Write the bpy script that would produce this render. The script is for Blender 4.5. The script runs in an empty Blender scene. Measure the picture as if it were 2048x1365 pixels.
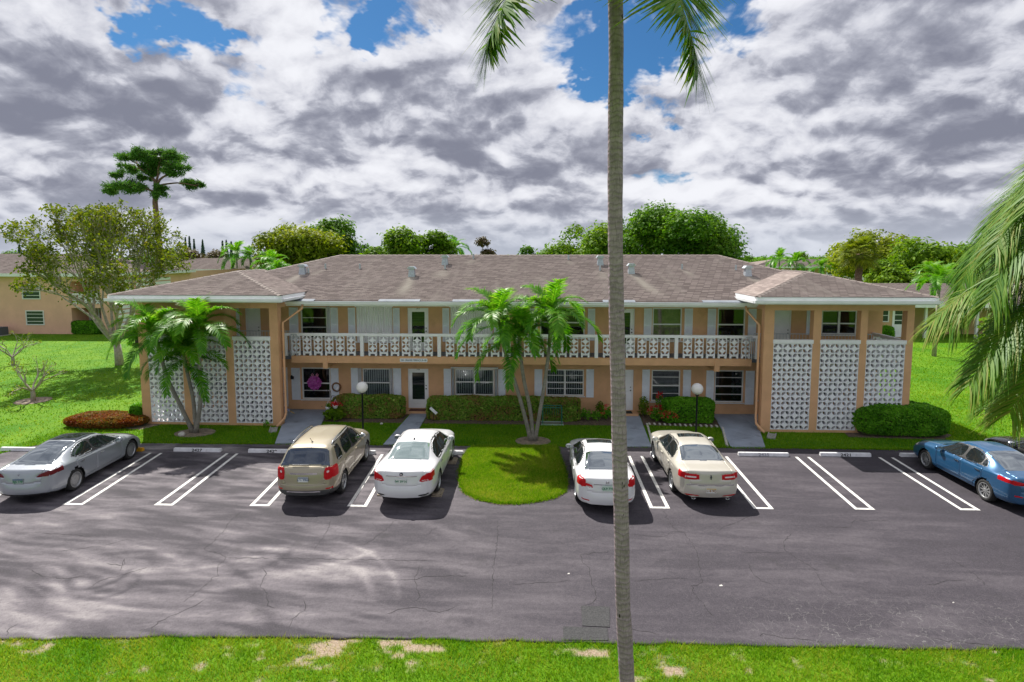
import bpy, bmesh, math, random
import numpy as np
from mathutils import Vector, Matrix

R = math.radians
rng = np.random.default_rng(11)
random.seed(11)
scene = bpy.context.scene
col = scene.collection

# ------------------------------------------------------------------ camera
cam_data = bpy.data.cameras.new("camera")
cam = bpy.data.objects.new("camera", cam_data)
col.objects.link(cam)
cam_data.sensor_width = 36.0
cam_data.lens = 36.0 * 1165 / 2048
cam_data.shift_y = -0.0312
cam_data.clip_end = 4000
cam.location = (0, 0, 7.5)
cam.rotation_euler = (R(90 - 5.33), 0, R(2.41))
scene.camera = cam

# ------------------------------------------------------------------ sun + exposure
SUN_DIR = Vector((-0.455, 0.665, 1.0)).normalized()      # towards the sun
sun_el = math.asin(SUN_DIR.z)
sun_az = math.atan2(SUN_DIR.x, SUN_DIR.y)
sd = bpy.data.lights.new("sun", 'SUN')
sd.energy = 4.4
sd.angle = R(0.6)
sd.color = (1.0, 0.955, 0.88)
sun = bpy.data.objects.new("sun", sd)
col.objects.link(sun)
sun.rotation_euler = SUN_DIR.to_track_quat('Z', 'Y').to_euler()
sun.location = (-40, 60, 90)
scene.view_settings.view_transform = 'Standard'
scene.view_settings.look = 'None'
scene.view_settings.gamma = 1
scene.view_settings.use_curve_mapping = False
scene.view_settings.exposure = 0.78
scene.cycles.max_bounces = 7
scene.cycles.transparent_max_bounces = 12
scene.cycles.use_denoising = True


# ------------------------------------------------------------------ node helpers
class NT:
    def __init__(s, nt):
        s.nt = nt
        nt.nodes.clear()

    def n(s, typ, ins=None, **props):
        nd = s.nt.nodes.new(typ)
        for k, v in props.items():
            setattr(nd, k, v)
        if ins:
            for k, v in ins.items():
                sk = nd.inputs[k]
                if isinstance(v, bpy.types.NodeSocket):
                    s.nt.links.new(v, sk)
                else:
                    sk.default_value = v
        return nd

    def m(s, op, a, b=0.0, c=None, clamp=False):
        ins = {0: a, 1: b}
        if c is not None:
            ins[2] = c
        return s.n('ShaderNodeMath', ins, operation=op, use_clamp=clamp).outputs[0]

    def ss(s, v, a, b, lo=0.0, hi=1.0):
        return s.n('ShaderNodeMapRange', {0: v, 1: a, 2: b, 3: lo, 4: hi}, interpolation_type='SMOOTHSTEP').outputs[0]

    def mix(s, f, a, b, blend='MIX'):
        nd = s.n('ShaderNodeMix', None, data_type='RGBA', blend_type=blend)
        for sk, v in ((nd.inputs[0], f), (nd.inputs[6], a), (nd.inputs[7], b)):
            if isinstance(v, bpy.types.NodeSocket):
                s.nt.links.new(v, sk)
            else:
                sk.default_value = (tuple(v) + (1,))[:4] if isinstance(v, (tuple, list)) else v
        return nd.outputs[2]

    def noise(s, vec, scale, detail=4, rough=0.55, dist=0.0):
        return s.n('ShaderNodeTexNoise', {'Vector': vec, 'Scale': scale, 'Detail': detail, 'Roughness': rough,
                                          'Distortion': dist}).outputs[0]


# ------------------------------------------------------------------ sky (world)
world = bpy.data.worlds.new("World")
scene.world = world
world.use_nodes = True
W = NT(world.node_tree)
sky = W.n('ShaderNodeTexSky', None, sky_type='NISHITA', sun_disc=False, sun_elevation=sun_el, sun_rotation=sun_az,
          air_density=1.0, dust_density=0.6, ozone_density=1.6)
gen = W.n('ShaderNodeTexCoord').outputs['Generated']
sep = W.n('ShaderNodeSeparateXYZ', {0: gen})
dx, dy, dz = sep.outputs
# cloud layer seen in perspective: flattened towards the horizon, the same in every direction
zq = W.m('ADD', W.m('MAXIMUM', dz, 0.0), 0.42)
qv = W.n('ShaderNodeCombineXYZ', {0: W.m('DIVIDE', dx, zq), 1: W.m('DIVIDE', dy, zq), 2: 0.0}).outputs[0]


def noise2(vec, scale, detail, rough, dist=0.0, out=0):
    return W.n('ShaderNodeTexNoise', {'Vector': vec, 'Scale': scale, 'Detail': detail, 'Roughness': rough, 'Distortion': dist}, noise_dimensions='2D').outputs[out]


warp = noise2(qv, 5.0, 3.0, 0.6, 0.0, 1)
warp = W.n('ShaderNodeVectorMath', {0: W.n('ShaderNodeVectorMath', {0: warp, 1: (0.5, 0.5, 0.5)}, operation='SUBTRACT').outputs[0], 3: 0.075}, operation='SCALE').outputs[0]


def layer_vec(k):
    v = W.n('ShaderNodeVectorMath', {0: qv, 3: k}, operation='SCALE').outputs[0]
    return W.n('ShaderNodeVectorMath', {0: v, 1: warp}, operation='ADD').outputs[0]


def puff(k, det):
    v = layer_vec(k)
    vo = W.n('ShaderNodeTexVoronoi', {'Vector': v, 'Scale': 4.9, 'Detail': det, 'Roughness': 0.5, 'Lacunarity': 2.1, 'Smoothness': 0.7}, feature='SMOOTH_F1', voronoi_dimensions='2D', normalize=True).outputs['Distance']
    fb = noise2(v, 3.7, 9, 0.57, 0.15)
    return W.m('ADD', W.m('MULTIPLY', W.m('SUBTRACT', 0.92, vo), 0.42), W.m('MULTIPLY', fb, 0.58))


n_a = puff(1.0, 3.0)
n_b = puff(0.968, 2.0)
n_low = noise2(qv, 1.3, 3, 0.5, 0.2)
n_fine = noise2(qv, 15.0, 6, 0.62, 0.4)
wob = noise2(qv, 4.0, 5.0, 0.6, 0.0, 1)
wob = W.n('ShaderNodeVectorMath', {0: wob, 1: (0.5, 0.5, 0.5)}, operation='SUBTRACT').outputs[0]
wob = W.n('ShaderNodeVectorMath', {0: wob, 3: 0.30}, operation='SCALE').outputs[0]
gen2 = W.n('ShaderNodeVectorMath', {0: W.n('ShaderNodeVectorMath', {0: gen, 1: wob}, operation='ADD').outputs[0]}, operation='NORMALIZE').outputs[0]


def photo_dir(px, py):
    # direction of a sky feature, from azimuth / elevation measured off the photograph
    a = (px - 1024) / 1165
    az = math.atan(a) - R(2.41)
    el = math.atan((510 - py) / 1165 * math.cos(math.atan(a)))
    return Vector((math.sin(az) * math.cos(el), math.cos(az) * math.cos(el), math.sin(el)))


def blob(px, py, rad, amt):
    d = photo_dir(px, py)
    dot = W.n('ShaderNodeVectorMath', {0: gen2, 1: d}, operation='DOT_PRODUCT').outputs['Value']
    f = W.ss(dot, math.cos(rad), math.cos(rad * .25))
    return W.m('MULTIPLY', f, amt)


dens = W.m('ADD', W.m('MULTIPLY', n_a, 0.72), W.m('MULTIPLY', n_low, 0.28))
for b in ((330, 90, 0.10, -0.13), (450, 170, 0.11, -0.14), (800, 30, 0.09, -0.14), (1240, 70, 0.11, -0.115), (1100, 110, 0.08, -0.12), (1440, 20, 0.10, -0.13),
          (1310, 160, 0.10, -0.12), (1190, 200, 0.08, -0.11), (700, 60, 0.06, -0.1),
          (100, 60, 0.20, 0.12), (640, 230, 0.2, 0.08), (1800, 120, 0.4, 0.12), (1000, 300, 0.3, 0.10), (300, 330, 0.3, 0.08), (1600, 350, 0.3, 0.08)):
    dens = W.m('ADD', dens, blob(*b))
cover = W.ss(dens, 0.40, 0.475)
relief = W.m('MULTIPLY', W.m('SUBTRACT', n_b, n_a), 3.0)
thick = W.ss(n_b, 0.40, 0.68, -0.25, 0.42)
dark = W.m('ADD', W.m('ADD', relief, thick), W.m('MULTIPLY', W.m('SUBTRACT', n_low, 0.5), 0.8))
for b in ((90, 60, 0.24, 0.26), (220, 250, 0.16, 0.18), (640, 240, 0.10, 0.34), (880, 190, 0.11, 0.30), (1440, 195, 0.11, 0.28), (1850, 110, 0.30, 0.20), (1900, 350, 0.2, 0.18), (1000, 390, 0.16, 0.14), (430, 330, 0.16, 0.12),
          (560, 70, 0.11, -0.30), (1130, 200, 0.12, -0.32), (930, 90, 0.10, -0.25), (1390, 130, 0.09, -0.25), (600, 150, 0.06, -0.25), (1000, 60, 0.1, -0.2)):
    dark = W.m('ADD', dark, W.m('MULTIPLY', blob(*b), 0.62))
dark = W.m('ADD', dark, W.m('MULTIPLY', W.m('MULTIPLY', W.m('SUBTRACT', n_fine, 0.5), -0.6), W.ss(dz, 0.03, 0.22)))
dk = W.ss(dark, -0.72, 0.92)
ramp = W.n('ShaderNodeValToRGB', {0: dk})
cr = ramp.color_ramp
cr.elements[0].position = 0.0
cr.elements[0].color = (5.3, 5.35, 5.65, 1)
cr.elements[1].position = 1.0
cr.elements[1].color = (1.35, 1.42, 1.82, 1)
for p, c in ((0.25, (4.6, 4.65, 5.0, 1)), (0.5, (3.75, 3.82, 4.25, 1)), (0.75, (2.3, 2.38, 2.82, 1))):
    e = cr.elements.new(p)
    e.color = c
blue = W.mix(1.0, sky.outputs[0], (0.15, 0.32, 0.47), 'MULTIPLY')
skycol = W.mix(cover, blue, ramp.outputs[0])
hz = W.ss(dz, -0.01, 0.10, 1.0, 0.0)
hzc = W.mix(W.ss(n_a, 0.4, 0.62), (4.0, 4.25, 4.8), (3.1, 3.35, 3.9))
skycol = W.mix(W.m('MULTIPLY', hz, 0.75), skycol, hzc)
bg = W.n('ShaderNodeBackground', {0: skycol, 1: 0.1})
wo = W.n('ShaderNodeOutputWorld', {0: bg.outputs[0]})


# ------------------------------------------------------------------ materials
MATS = {}


def mat(name, base, rough=0.6, var=0.12, vscale=3.0, bump=0.0, bscale=40.0, metal=0.0, spec=0.5, coat=0.0, col2=None, dirt=None):
    if name in MATS:
        return MATS[name]
    m = bpy.data.materials.new(name)
    m.use_nodes = True
    t = NT(m.node_tree)
    pos = t.n('ShaderNodeTexCoord').outputs['Object']
    n1 = t.noise(pos, vscale, 5, 0.6)
    c1 = tuple(max(0, c * (1 - var)) for c in base)
    c2 = tuple(min(1, c * (1 + var)) for c in (col2 or base))
    colr = t.mix(t.ss(n1, 0.3, 0.7), c1, c2)
    if dirt:
        n2 = t.noise(pos, dirt[1], 6, 0.65, 0.3)
        colr = t.mix(t.ss(n2, dirt[2], dirt[2] + 0.2), colr, dirt[0])
    p = t.n('ShaderNodeBsdfPrincipled', {'Base Color': colr, 'Roughness': rough, 'Metallic': metal,
                                         'Specular IOR Level': spec, 'Coat Weight': coat, 'Coat Roughness': 0.04})
    if bump:
        nb = t.noise(pos, bscale, 4, 0.6)
        b = t.n('ShaderNodeBump', {'Strength': bump, 'Distance': 0.02, 'Height': nb})
        t.nt.links.new(b.outputs[0], p.inputs['Normal'])
    t.n('ShaderNodeOutputMaterial', {0: p.outputs[0]})
    MATS[name] = m
    return m


def leaf_mat(name, cols, rough=0.45, trans=0.35, spec=0.4):
    m = bpy.data.materials.new(name)
    m.use_nodes = True
    t = NT(m.node_tree)
    a = t.n('ShaderNodeAttribute', None, attribute_name='tint').outputs['Fac']
    rp = t.n('ShaderNodeValToRGB', {0: a})
    r = rp.color_ramp
    r.elements[0].color = cols[0] + (1,)
    r.elements[1].color = cols[-1] + (1,)
    for i, c in enumerate(cols[1:-1]):
        e = r.elements.new((i + 1) / (len(cols) - 1))
        e.color = c + (1,)
    p = t.n('ShaderNodeBsdfPrincipled', {'Base Color': rp.outputs[0], 'Roughness': rough, 'Specular IOR Level': spec})
    tc = t.mix(1.0, rp.outputs[0], (1.25, 1.25, 0.5), 'MULTIPLY')
    tr = t.n('ShaderNodeBsdfTranslucent', {0: tc})
    mx = t.n('ShaderNodeMixShader', {0: trans, 1: p.outputs[0], 2: tr.outputs[0]})
    t.n('ShaderNodeOutputMaterial', {0: mx.outputs[0]})
    MATS[name] = m
    return m


# ------------------------------------------------------------------ mesh building
class B:
    def __init__(s):
        s.v = []
        s.f = []

    def add(s, vs, fs):
        o = len(s.v)
        s.v.extend([tuple(v) for v in vs])
        s.f.extend([tuple(i + o for i in f) for f in fs])
        return s

    def box(s, x0, x1, y0, y1, z0, z1):
        return s.add([(x0, y0, z0), (x1, y0, z0), (x1, y1, z0), (x0, y1, z0), (x0, y0, z1), (x1, y0, z1), (x1, y1, z1), (x0, y1, z1)],
                     [(0, 3, 2, 1), (4, 5, 6, 7), (0, 1, 5, 4), (1, 2, 6, 5), (2, 3, 7, 6), (3, 0, 4, 7)])

    def quad(s, *p):
        return s.add(p, [tuple(range(len(p)))])

    def prism(s, poly, z0, z1):          # polygon in XY, counter-clockwise
        n = len(poly)
        vs = [(x, y, z0) for x, y in poly] + [(x, y, z1) for x, y in poly]
        fs = [tuple(range(n - 1, -1, -1)), tuple(range(n, 2 * n))]
        fs += [(i, (i + 1) % n, n + (i + 1) % n, n + i) for i in range(n)]
        return s.add(vs, fs)

    def prism_y(s, poly, y0, y1):        # polygon in XZ
        n = len(poly)
        vs = [(x, y0, z) for x, z in poly] + [(x, y1, z) for x, z in poly]
        fs = [tuple(range(n)), tuple(range(2 * n - 1, n - 1, -1))]
        fs += [((i + 1) % n, i, n + i, n + (i + 1) % n) for i in range(n)]
        return s.add(vs, fs)

    def prism_x(s, poly, x0, x1):        # polygon in YZ
        n = len(poly)
        vs = [(x0, y, z) for y, z in poly] + [(x1, y, z) for y, z in poly]
        fs = [tuple(range(n - 1, -1, -1)), tuple(range(n, 2 * n))]
        fs += [(i, (i + 1) % n, n + (i + 1) % n, n + i) for i in range(n)]
        return s.add(vs, fs)

    def tube(s, pts, rad, n=8, cap=True):
        pts = [Vector(p) for p in pts]
        if not hasattr(rad, '__len__'):
            rad = [rad] * len(pts)
        vs, fs = [], []
        ref = None
        for i, p in enumerate(pts):
            t = (pts[min(i + 1, len(pts) - 1)] - pts[max(i - 1, 0)])
            if t.length < 1e-9:
                t = Vector((0, 0, 1))
            t.normalize()
            if ref is None:
                ref = Vector((1, 0, 0)) if abs(t.x) < 0.8 else Vector((0, 1, 0))
            a = (ref - t * ref.dot(t)).normalized()
            b = t.cross(a)
            ref = a
            for k in range(n):
                an = 2 * math.pi * k / n
                vs.append(p + (a * math.cos(an) + b * math.sin(an)) * rad[i])
        for i in range(len(pts) - 1):
            for k in range(n):
                k2 = (k + 1) % n
                fs.append((i * n + k, i * n + k2, (i + 1) * n + k2, (i + 1) * n + k))
        if cap:
            fs.append(tuple(range(n - 1, -1, -1)))
            fs.append(tuple((len(pts) - 1) * n + k for k in range(n)))
        return s.add(vs, fs)

    def lathe(s, prof, n=24, axis='z', c=(0, 0, 0)):
        vs, fs = [], []
        for r, h in prof:
            for k in range(n):
                an = 2 * math.pi * k / n
                q = (r * math.cos(an), r * math.sin(an), h)
                if axis == 'x':
                    q = (h, q[0], q[1])
                elif axis == 'y':
                    q = (q[1], h, q[0])
                vs.append((q[0] + c[0], q[1] + c[1], q[2] + c[2]))
        for i in range(len(prof) - 1):
            for k in range(n):
                k2 = (k + 1) % n
                fs.append((i * n + k, i * n + k2, (i + 1) * n + k2, (i + 1) * n + k))
        return s.add(vs, fs)

    def xform(s, M):
        s.v = [tuple(M @ Vector(v)) for v in s.v]
        return s


ORG = {}


def tag(o, label=None, cat=None, group=None, kind=None):
    for k, v in (('label', label), ('category', cat), ('group', group), ('kind', kind)):
        if v:
            o[k] = v
    return o


def link(o, parent=None):
    col.objects.link(o)
    if parent is not None:
        o.parent = parent
    return o


def thing(name, label, cat, loc=(0, 0, 0), rz=0.0, group=None, kind=None):
    o = bpy.data.objects.new(name, None)
    o.empty_display_size = 0.3
    link(o)
    o.location = loc
    o.rotation_euler = (0, 0, rz)
    ORG[o.name] = Vector(loc)
    return tag(o, label, cat, group, kind)


def mesh_np(name, V, F, m=None, smooth=False, attrs=None, uv=None):
    """V (n,3) array, F (k,c) array of one polygon size."""
    me = bpy.data.meshes.new(name)
    V = np.asarray(V, dtype=np.float32)
    F = np.asarray(F, dtype=np.int32)
    k, c = F.shape
    me.vertices.add(len(V))
    me.vertices.foreach_set('co', V.ravel())
    me.loops.add(k * c)
    me.loops.foreach_set('vertex_index', F.ravel())
    me.polygons.add(k)
    me.polygons.foreach_set('loop_start', np.arange(0, k * c, c, dtype=np.int32))
    me.polygons.foreach_set('loop_total', np.full(k, c, dtype=np.int32))
    if smooth:
        me.polygons.foreach_set('use_smooth', np.ones(k, dtype=bool))
    me.update(calc_edges=True)
    me.validate()
    if attrs:
        for an, (dom, arr) in attrs.items():
            a = me.attributes.new(an, 'FLOAT', dom)
            a.data.foreach_set('value', np.asarray(arr, dtype=np.float32))
    if uv is not None:
        l = me.uv_layers.new(name='UVMap')
        l.data.foreach_set('uv', np.asarray(uv, dtype=np.float32)[F.ravel()].ravel())
    if m:
        me.materials.append(m)
    return me


def obj_me(name, me, parent=None, loc=(0, 0, 0)):
    o = bpy.data.objects.new(name, me)
    link(o, parent)
    o.location = loc
    return o


def obj(name, b, m, parent=None, smooth=False, local=False, bevel=0.0):
    """one mesh object from a B; world coordinates unless local, stored relative to the parent's origin"""
    org = Vector((0, 0, 0))
    if parent is not None and not local:
        org = ORG.get(parent.name, Vector((0, 0, 0)))
    me = bpy.data.meshes.new(name)
    me.from_pydata([tuple(Vector(v) - org) for v in b.v], [], b.f)
    if bevel:
        bm = bmesh.new()
        bm.from_mesh(me)
        bmesh.ops.bevel(bm, geom=bm.edges[:], offset=bevel, segments=2, affect='EDGES', clamp_overlap=True)
        bm.to_mesh(me)
        bm.free()
    if smooth:
        me.polygons.foreach_set('use_smooth', [True] * len(me.polygons))
    me.materials.append(m)
    me.update()
    o = bpy.data.objects.new(name, me)
    link(o, parent)
    if parent is not None:
        ORG[o.name] = org
    return o


def solo(name, b, m, label, cat, loc, group=None, smooth=False, kind=None, bevel=0.0):
    """a thing that is one mesh, origin at loc, b in local coordinates"""
    o = obj(name, b, m, None, smooth, True, bevel)
    o.location = loc
    ORG[o.name] = Vector(loc)
    return tag(o, label, cat, group, kind)


def text_b(txt, size, center, face='y', bold=0.0):
    """lettering as flat faces: face 'y' = readable from -y; 'z' = lying, readable from -y above"""
    cu = bpy.data.curves.new('lettering', 'FONT')
    cu.body = txt
    cu.size = size
    cu.align_x = 'CENTER'
    cu.align_y = 'CENTER'
    cu.offset = bold
    o = bpy.data.objects.new('lettering_source', cu)
    col.objects.link(o)
    bpy.context.view_layer.update()
    me = bpy.data.meshes.new_from_object(o.evaluated_get(bpy.context.evaluated_depsgraph_get()))
    b = B()
    c = Vector(center)
    vs = []
    for v in me.vertices:
        vs.append((c.x + v.co.x, c.y, c.z + v.co.y) if face == 'y' else (c.x + v.co.x, c.y + v.co.y, c.z))
    b.add(vs, [tuple(p.vertices) for p in me.polygons])
    bpy.data.objects.remove(o)
    bpy.data.curves.remove(cu)
    bpy.data.meshes.remove(me)
    return b


def copy_tree(o, parent=None):
    c = o.copy()
    col.objects.link(c)
    if parent is not None:
        c.parent = parent
    for ch in list(o.children):
        copy_tree(ch, c)
    return c


# value noise in numpy (for scattering and wear masks)
_perm = np.random.default_rng(5).random((256, 256))


def vnoise(x, y):
    xi = np.floor(x).astype(int)
    yi = np.floor(y).astype(int)
    fx = x - xi
    fy = y - yi
    fx = fx * fx * (3 - 2 * fx)
    fy = fy * fy * (3 - 2 * fy)
    g = lambda a, b: _perm[a % 256, b % 256]
    return (g(xi, yi) * (1 - fx) + g(xi + 1, yi) * fx) * (1 - fy) + (g(xi, yi + 1) * (1 - fx) + g(xi + 1, yi + 1) * fx) * fy


def fbm(x, y, o=4):
    s = 0
    a = 0.5
    t = 0
    for i in range(o):
        s = s + a * vnoise(x * 2 ** i + 17.3 * i, y * 2 ** i + 9.1 * i)
        t += a
        a *= 0.5
    return s / t


def sstep(v, a, b):
    t = np.clip((v - a) / (b - a), 0, 1)
    return t * t * (3 - 2 * t)


def leaf_quads(P, size, up=0.5, aspect=0.45, N=None, r=None):
    """diamond leaves at P (n,3); returns V, F, tint"""
    r = r or rng
    n = len(P)
    nor = r.normal(size=(n, 3))
    nor /= np.linalg.norm(nor, axis=1)[:, None]
    if N is not None:
        nor = nor * 0.8 + N
    nor[:, 2] += up
    nor /= np.linalg.norm(nor, axis=1)[:, None]
    a = r.normal(size=(n, 3))
    t1 = np.cross(nor, a)
    t1 /= np.linalg.norm(t1, axis=1)[:, None] + 1e-9
    t2 = np.cross(nor, t1)
    s = (size * (0.6 + 0.8 * r.random(n)))[:, None]
    V = np.stack([P + t1 * s, P + t2 * s * aspect, P - t1 * s, P - t2 * s * aspect], axis=1).reshape(-1, 3)
    F = np.arange(4 * n).reshape(n, 4)
    return V, F, np.clip(r.normal(0.5, 0.22, n), 0, 1)


# ------------------------------------------------------------------ ground materials
def attr_fac(t, name):
    return t.n('ShaderNodeAttribute', None, attribute_name=name).outputs['Fac']


def lawn_material():
    m = bpy.data.materials.new('lawn')
    m.use_nodes = True
    t = NT(m.node_tree)
    pos = t.n('ShaderNodeNewGeometry').outputs['Position']
    n1 = t.noise(pos, 0.30, 6, 0.65, 0.6)
    n2 = t.noise(pos, 2.4, 5, 0.65)
    n3 = t.noise(pos, 26, 3, 0.7)
    c = t.mix(t.ss(n1, 0.35, 0.65), (0.062, 0.195, 0.004), (0.145, 0.285, 0.008))
    c = t.mix(t.m('MULTIPLY', t.ss(n2, 0.5, 0.75), 0.5), c, (0.17, 0.25, 0.012))
    c = t.mix(t.m('MULTIPLY', t.ss(n3, 0.4, 0.7), 0.55), c, (0.035, 0.15, 0.003))
    bare = attr_fac(t, 'bare')
    sand = t.mix(t.ss(n3, 0.3, 0.7), (0.30, 0.22, 0.15), (0.42, 0.34, 0.26))
    c = t.mix(bare, c, sand)
    p = t.n('ShaderNodeBsdfPrincipled', {'Base Color': c, 'Roughness': 0.85, 'Specular IOR Level': 0.15})
    b = t.n('ShaderNodeBump', {'Strength': 0.9, 'Distance': 0.05, 'Height': n3})
    t.nt.links.new(b.outputs[0], p.inputs['Normal'])
    t.n('ShaderNodeOutputMaterial', {0: p.outputs[0]})
    return m


LAWN = lawn_material()


def asphalt_material():
    m = bpy.data.materials.new('asphalt')
    m.use_nodes = True
    t = NT(m.node_tree)
    pos = t.n('ShaderNodeNewGeometry').outputs['Position']
    wear = attr_fac(t, 'wear')
    st = t.n('ShaderNodeMapping', {0: pos, 3: (0.35, 1.5, 1.0)}).outputs[0]
    n1 = t.noise(st, 1.6, 7, 0.65, 0.8)
    n2 = t.noise(pos, 9, 6, 0.7)
    n3 = t.noise(pos, 42, 3, 0.85)
    n4 = t.noise(pos, 15, 3, 0.8)
    w = t.m('ADD', wear, t.m('MULTIPLY', t.m('SUBTRACT', n1, 0.5), 0.42))
    w = t.m('ADD', w, t.m('MULTIPLY', t.m('SUBTRACT', n2, 0.5), 0.22))
    rp = t.n('ShaderNodeValToRGB', {0: w})
    r = rp.color_ramp
    r.elements[0].color = (0.024, 0.021, 0.027, 1)
    r.elements[1].color = (0.33, 0.305, 0.305, 1)
    for q, c in ((0.3, (0.046, 0.040, 0.050, 1)), (0.62, (0.135, 0.120, 0.134, 1))):
        e = r.elements.new(q)
        e.color = c
    c = t.mix(t.m('MULTIPLY', t.ss(n3, 0.48, 0.72), 0.45), rp.outputs[0], (0.16, 0.147, 0.158))
    c = t.mix(t.m('MULTIPLY', t.ss(n3, 0.30, 0.47, 1, 0), 0.55), c, (0.026, 0.024, 0.028))
    c = t.mix(t.m('MULTIPLY', t.ss(n4, 0.34, 0.50, 1, 0), 0.28), c, (0.03, 0.028, 0.032))
    oil = t.noise(pos, 0.9, 3, 0.5)
    c = t.mix(t.m('MULTIPLY', t.ss(oil, 0.62, 0.74), 0.45), c, (0.03, 0.028, 0.031))
    # craze cracking towards the right of the drive
    wp = t.n('ShaderNodeVectorMath', {0: pos, 1: t.n('ShaderNodeTexNoise', {'Vector': pos, 'Scale': 2.5, 'Detail': 3.0}).outputs[1]}, operation='ADD').outputs[0]
    vo = t.n('ShaderNodeTexVoronoi', {'Vector': wp, 'Scale': 2.6}, feature='DISTANCE_TO_EDGE', voronoi_dimensions='2D').outputs['Distance']
    sx = t.n('ShaderNodeSeparateXYZ', {0: pos})
    area = t.m('MULTIPLY', t.ss(sx.outputs[0], 2.5, 6.0), t.ss(sx.outputs[1], 11.3, 13.2, 1, 0))
    craze = t.m('MULTIPLY', t.m('MULTIPLY', t.ss(vo, 0.006, 0.02, 1, 0), area), 0.45)
    c = t.mix(craze, c, (0.24, 0.235, 0.23))
    p = t.n('ShaderNodeBsdfPrincipled', {'Base Color': c, 'Roughness': 0.82, 'Specular IOR Level': 0.3})
    b = t.n('ShaderNodeBump', {'Strength': 0.35, 'Distance': 0.01, 'Height': n3})
    t.nt.links.new(b.outputs[0], p.inputs['Normal'])
    t.n('ShaderNodeOutputMaterial', {0: p.outputs[0]})
    return m


ASPH = asphalt_material()
M_CONC = mat('painted_concrete', (0.30, 0.345, 0.42), 0.7, 0.14, 1.2, 0.15, 60, dirt=((0.13, 0.14, 0.16), 0.9, 0.56))
M_SOIL = mat('soil', (0.11, 0.078, 0.055), 0.95, 0.4, 9, 0.8, 30)
M_MULCH = mat('pale_mulch', (0.24, 0.19, 0.145), 0.95, 0.35, 7, 0.8, 40)
M_PAINT = mat('road_paint', (0.70, 0.69, 0.66), 0.75, 0.14, 14, 0.1, 60, dirt=((0.20, 0.19, 0.20), 11, 0.54))
M_CRACK = mat('crack', (0.022, 0.02, 0.022), 0.95, 0.2)
M_PATCH = mat('fresh_asphalt', (0.05, 0.05, 0.052), 0.9, 0.35, 30, 0.8, 90)
M_STOP = mat('painted_stop', (0.72, 0.72, 0.74), 0.7, 0.1, 5, 0.1, 40, dirt=((0.40, 0.39, 0.38), 4, 0.62))
M_YELLOW = mat('yellow_paint', (0.80, 0.40, 0.015), 0.6, 0.1, 6)
M_BLACK = mat('black_paint', (0.015, 0.015, 0.017), 0.5, 0.1)

# ------------------------------------------------------------------ lawn: one sheet to the horizon
g = np.array([-1600, -400, -120, -60, -20, 0, 20, 60, 120, 400, 1600.0])
xx, yy = np.meshgrid(g, g + 200)
V = np.stack([xx.ravel(), yy.ravel(), np.zeros(xx.size)], 1)
n = len(g)
F = np.array([[j * n + i, j * n + i + 1, (j + 1) * n + i + 1, (j + 1) * n + i] for j in range(n - 1) for i in range(n - 1)])
lawn = obj_me('lawn', mesh_np('lawn', V, F, LAWN, attrs={'bare': ('POINT', np.zeros(len(V)))}))
tag(lawn, 'broad bright green lawn running out around the buildings', kind='structure')

# grass verge along the near edge of the drive
BARE = [(-4.6, 10.3, .75, 1.1), (-3.7, 10.38, .5, 1), (-2.5, 10.42, .6, 1), (-1.9, 10.36, .35, .9), (1.2, 10.42, .33, 1.3), (2.6, 10.2, .42, 1.2),
        (2.5, 9.95, .3, .8), (-9.8, 10.15, .6, .8), (-4.0, 9.9, .45, .6), (-0.6, 10.1, .3, .5), (5.3, 9.9, .25, .4), (-2.9, 10.0, .4, .7), (1.6, 9.8, .3, .6)]


def bare_at(x, y):
    s = np.zeros_like(x)
    for bx, by, r, a in BARE:
        s = s + a * np.exp(-(((x - bx) / r) ** 2 + ((y - by) / (r * 0.5)) ** 2))
    nz = fbm(x * 3.1 + 40, y * 5.2 + 7, 4)
    return np.clip(sstep(s * 0.62 + (nz - 0.5) * 2.1, 0.32, 0.85), 0, 1)


xs = np.arange(-16, 16.01, 0.07)
ys = np.arange(3.0, 11.4, 0.07)
xx, yy = np.meshgrid(xs, ys)
V = np.stack([xx.ravel(), yy.ravel(), np.full(xx.size, 0.004)], 1)
n = len(xs)
ii = (np.arange(len(ys) - 1)[:, None] * n + np.arange(n - 1)[None, :]).ravel()
F = np.stack([ii, ii + 1, ii + n + 1, ii + n], 1)
verge = obj_me('grass_verge', mesh_np('grass_verge', V, F, LAWN, attrs={'bare': ('POINT', bare_at(xx.ravel(), yy.ravel()))}))
tag(verge, 'patchy grass verge with bare sandy spots along the drive', kind='structure')

# ------------------------------------------------------------------ parking lot
TOPX = [-70, -24, -21.6, -20.6, -20.15, -19.85, -19.3, -15.4, 0.8, 9, 16, 70]
TOPY = [15.6, 16.6, 18.2, 19.7, 20.6, 21.35, 21.8, 22.0, 22.22, 22.42, 22.45, 22.9]
BOTX = [-70, -10.4, -7.6, -3.6, -0.45, 9.3, 70]
BOTY = [9.3, 10.29, 10.48, 10.60, 10.66, 10.81, 11.8]


def lot_top(x):
    return np.interp(x, TOPX, TOPY) + (fbm(x * 3.0, x * 0 + 2.2) - 0.5) * 0.09


def lot_bot(x):
    return np.interp(x, BOTX, BOTY) + (fbm(x * 2.3, x * 0 + 6.1) - 0.5) * 0.14


LZ = 0.03
xs = np.concatenate([np.linspace(-70, -24, 30), np.arange(-23.9, 20, 0.07), np.linspace(20.1, 70, 30)])
NT_ = 190
tt = np.linspace(0, 1, NT_)
yb, yt = lot_bot(xs), lot_top(xs)
X = np.repeat(xs[None, :], NT_, 0)
Y = yb[None, :] * (1 - tt[:, None]) + yt[None, :] * tt[:, None]


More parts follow.
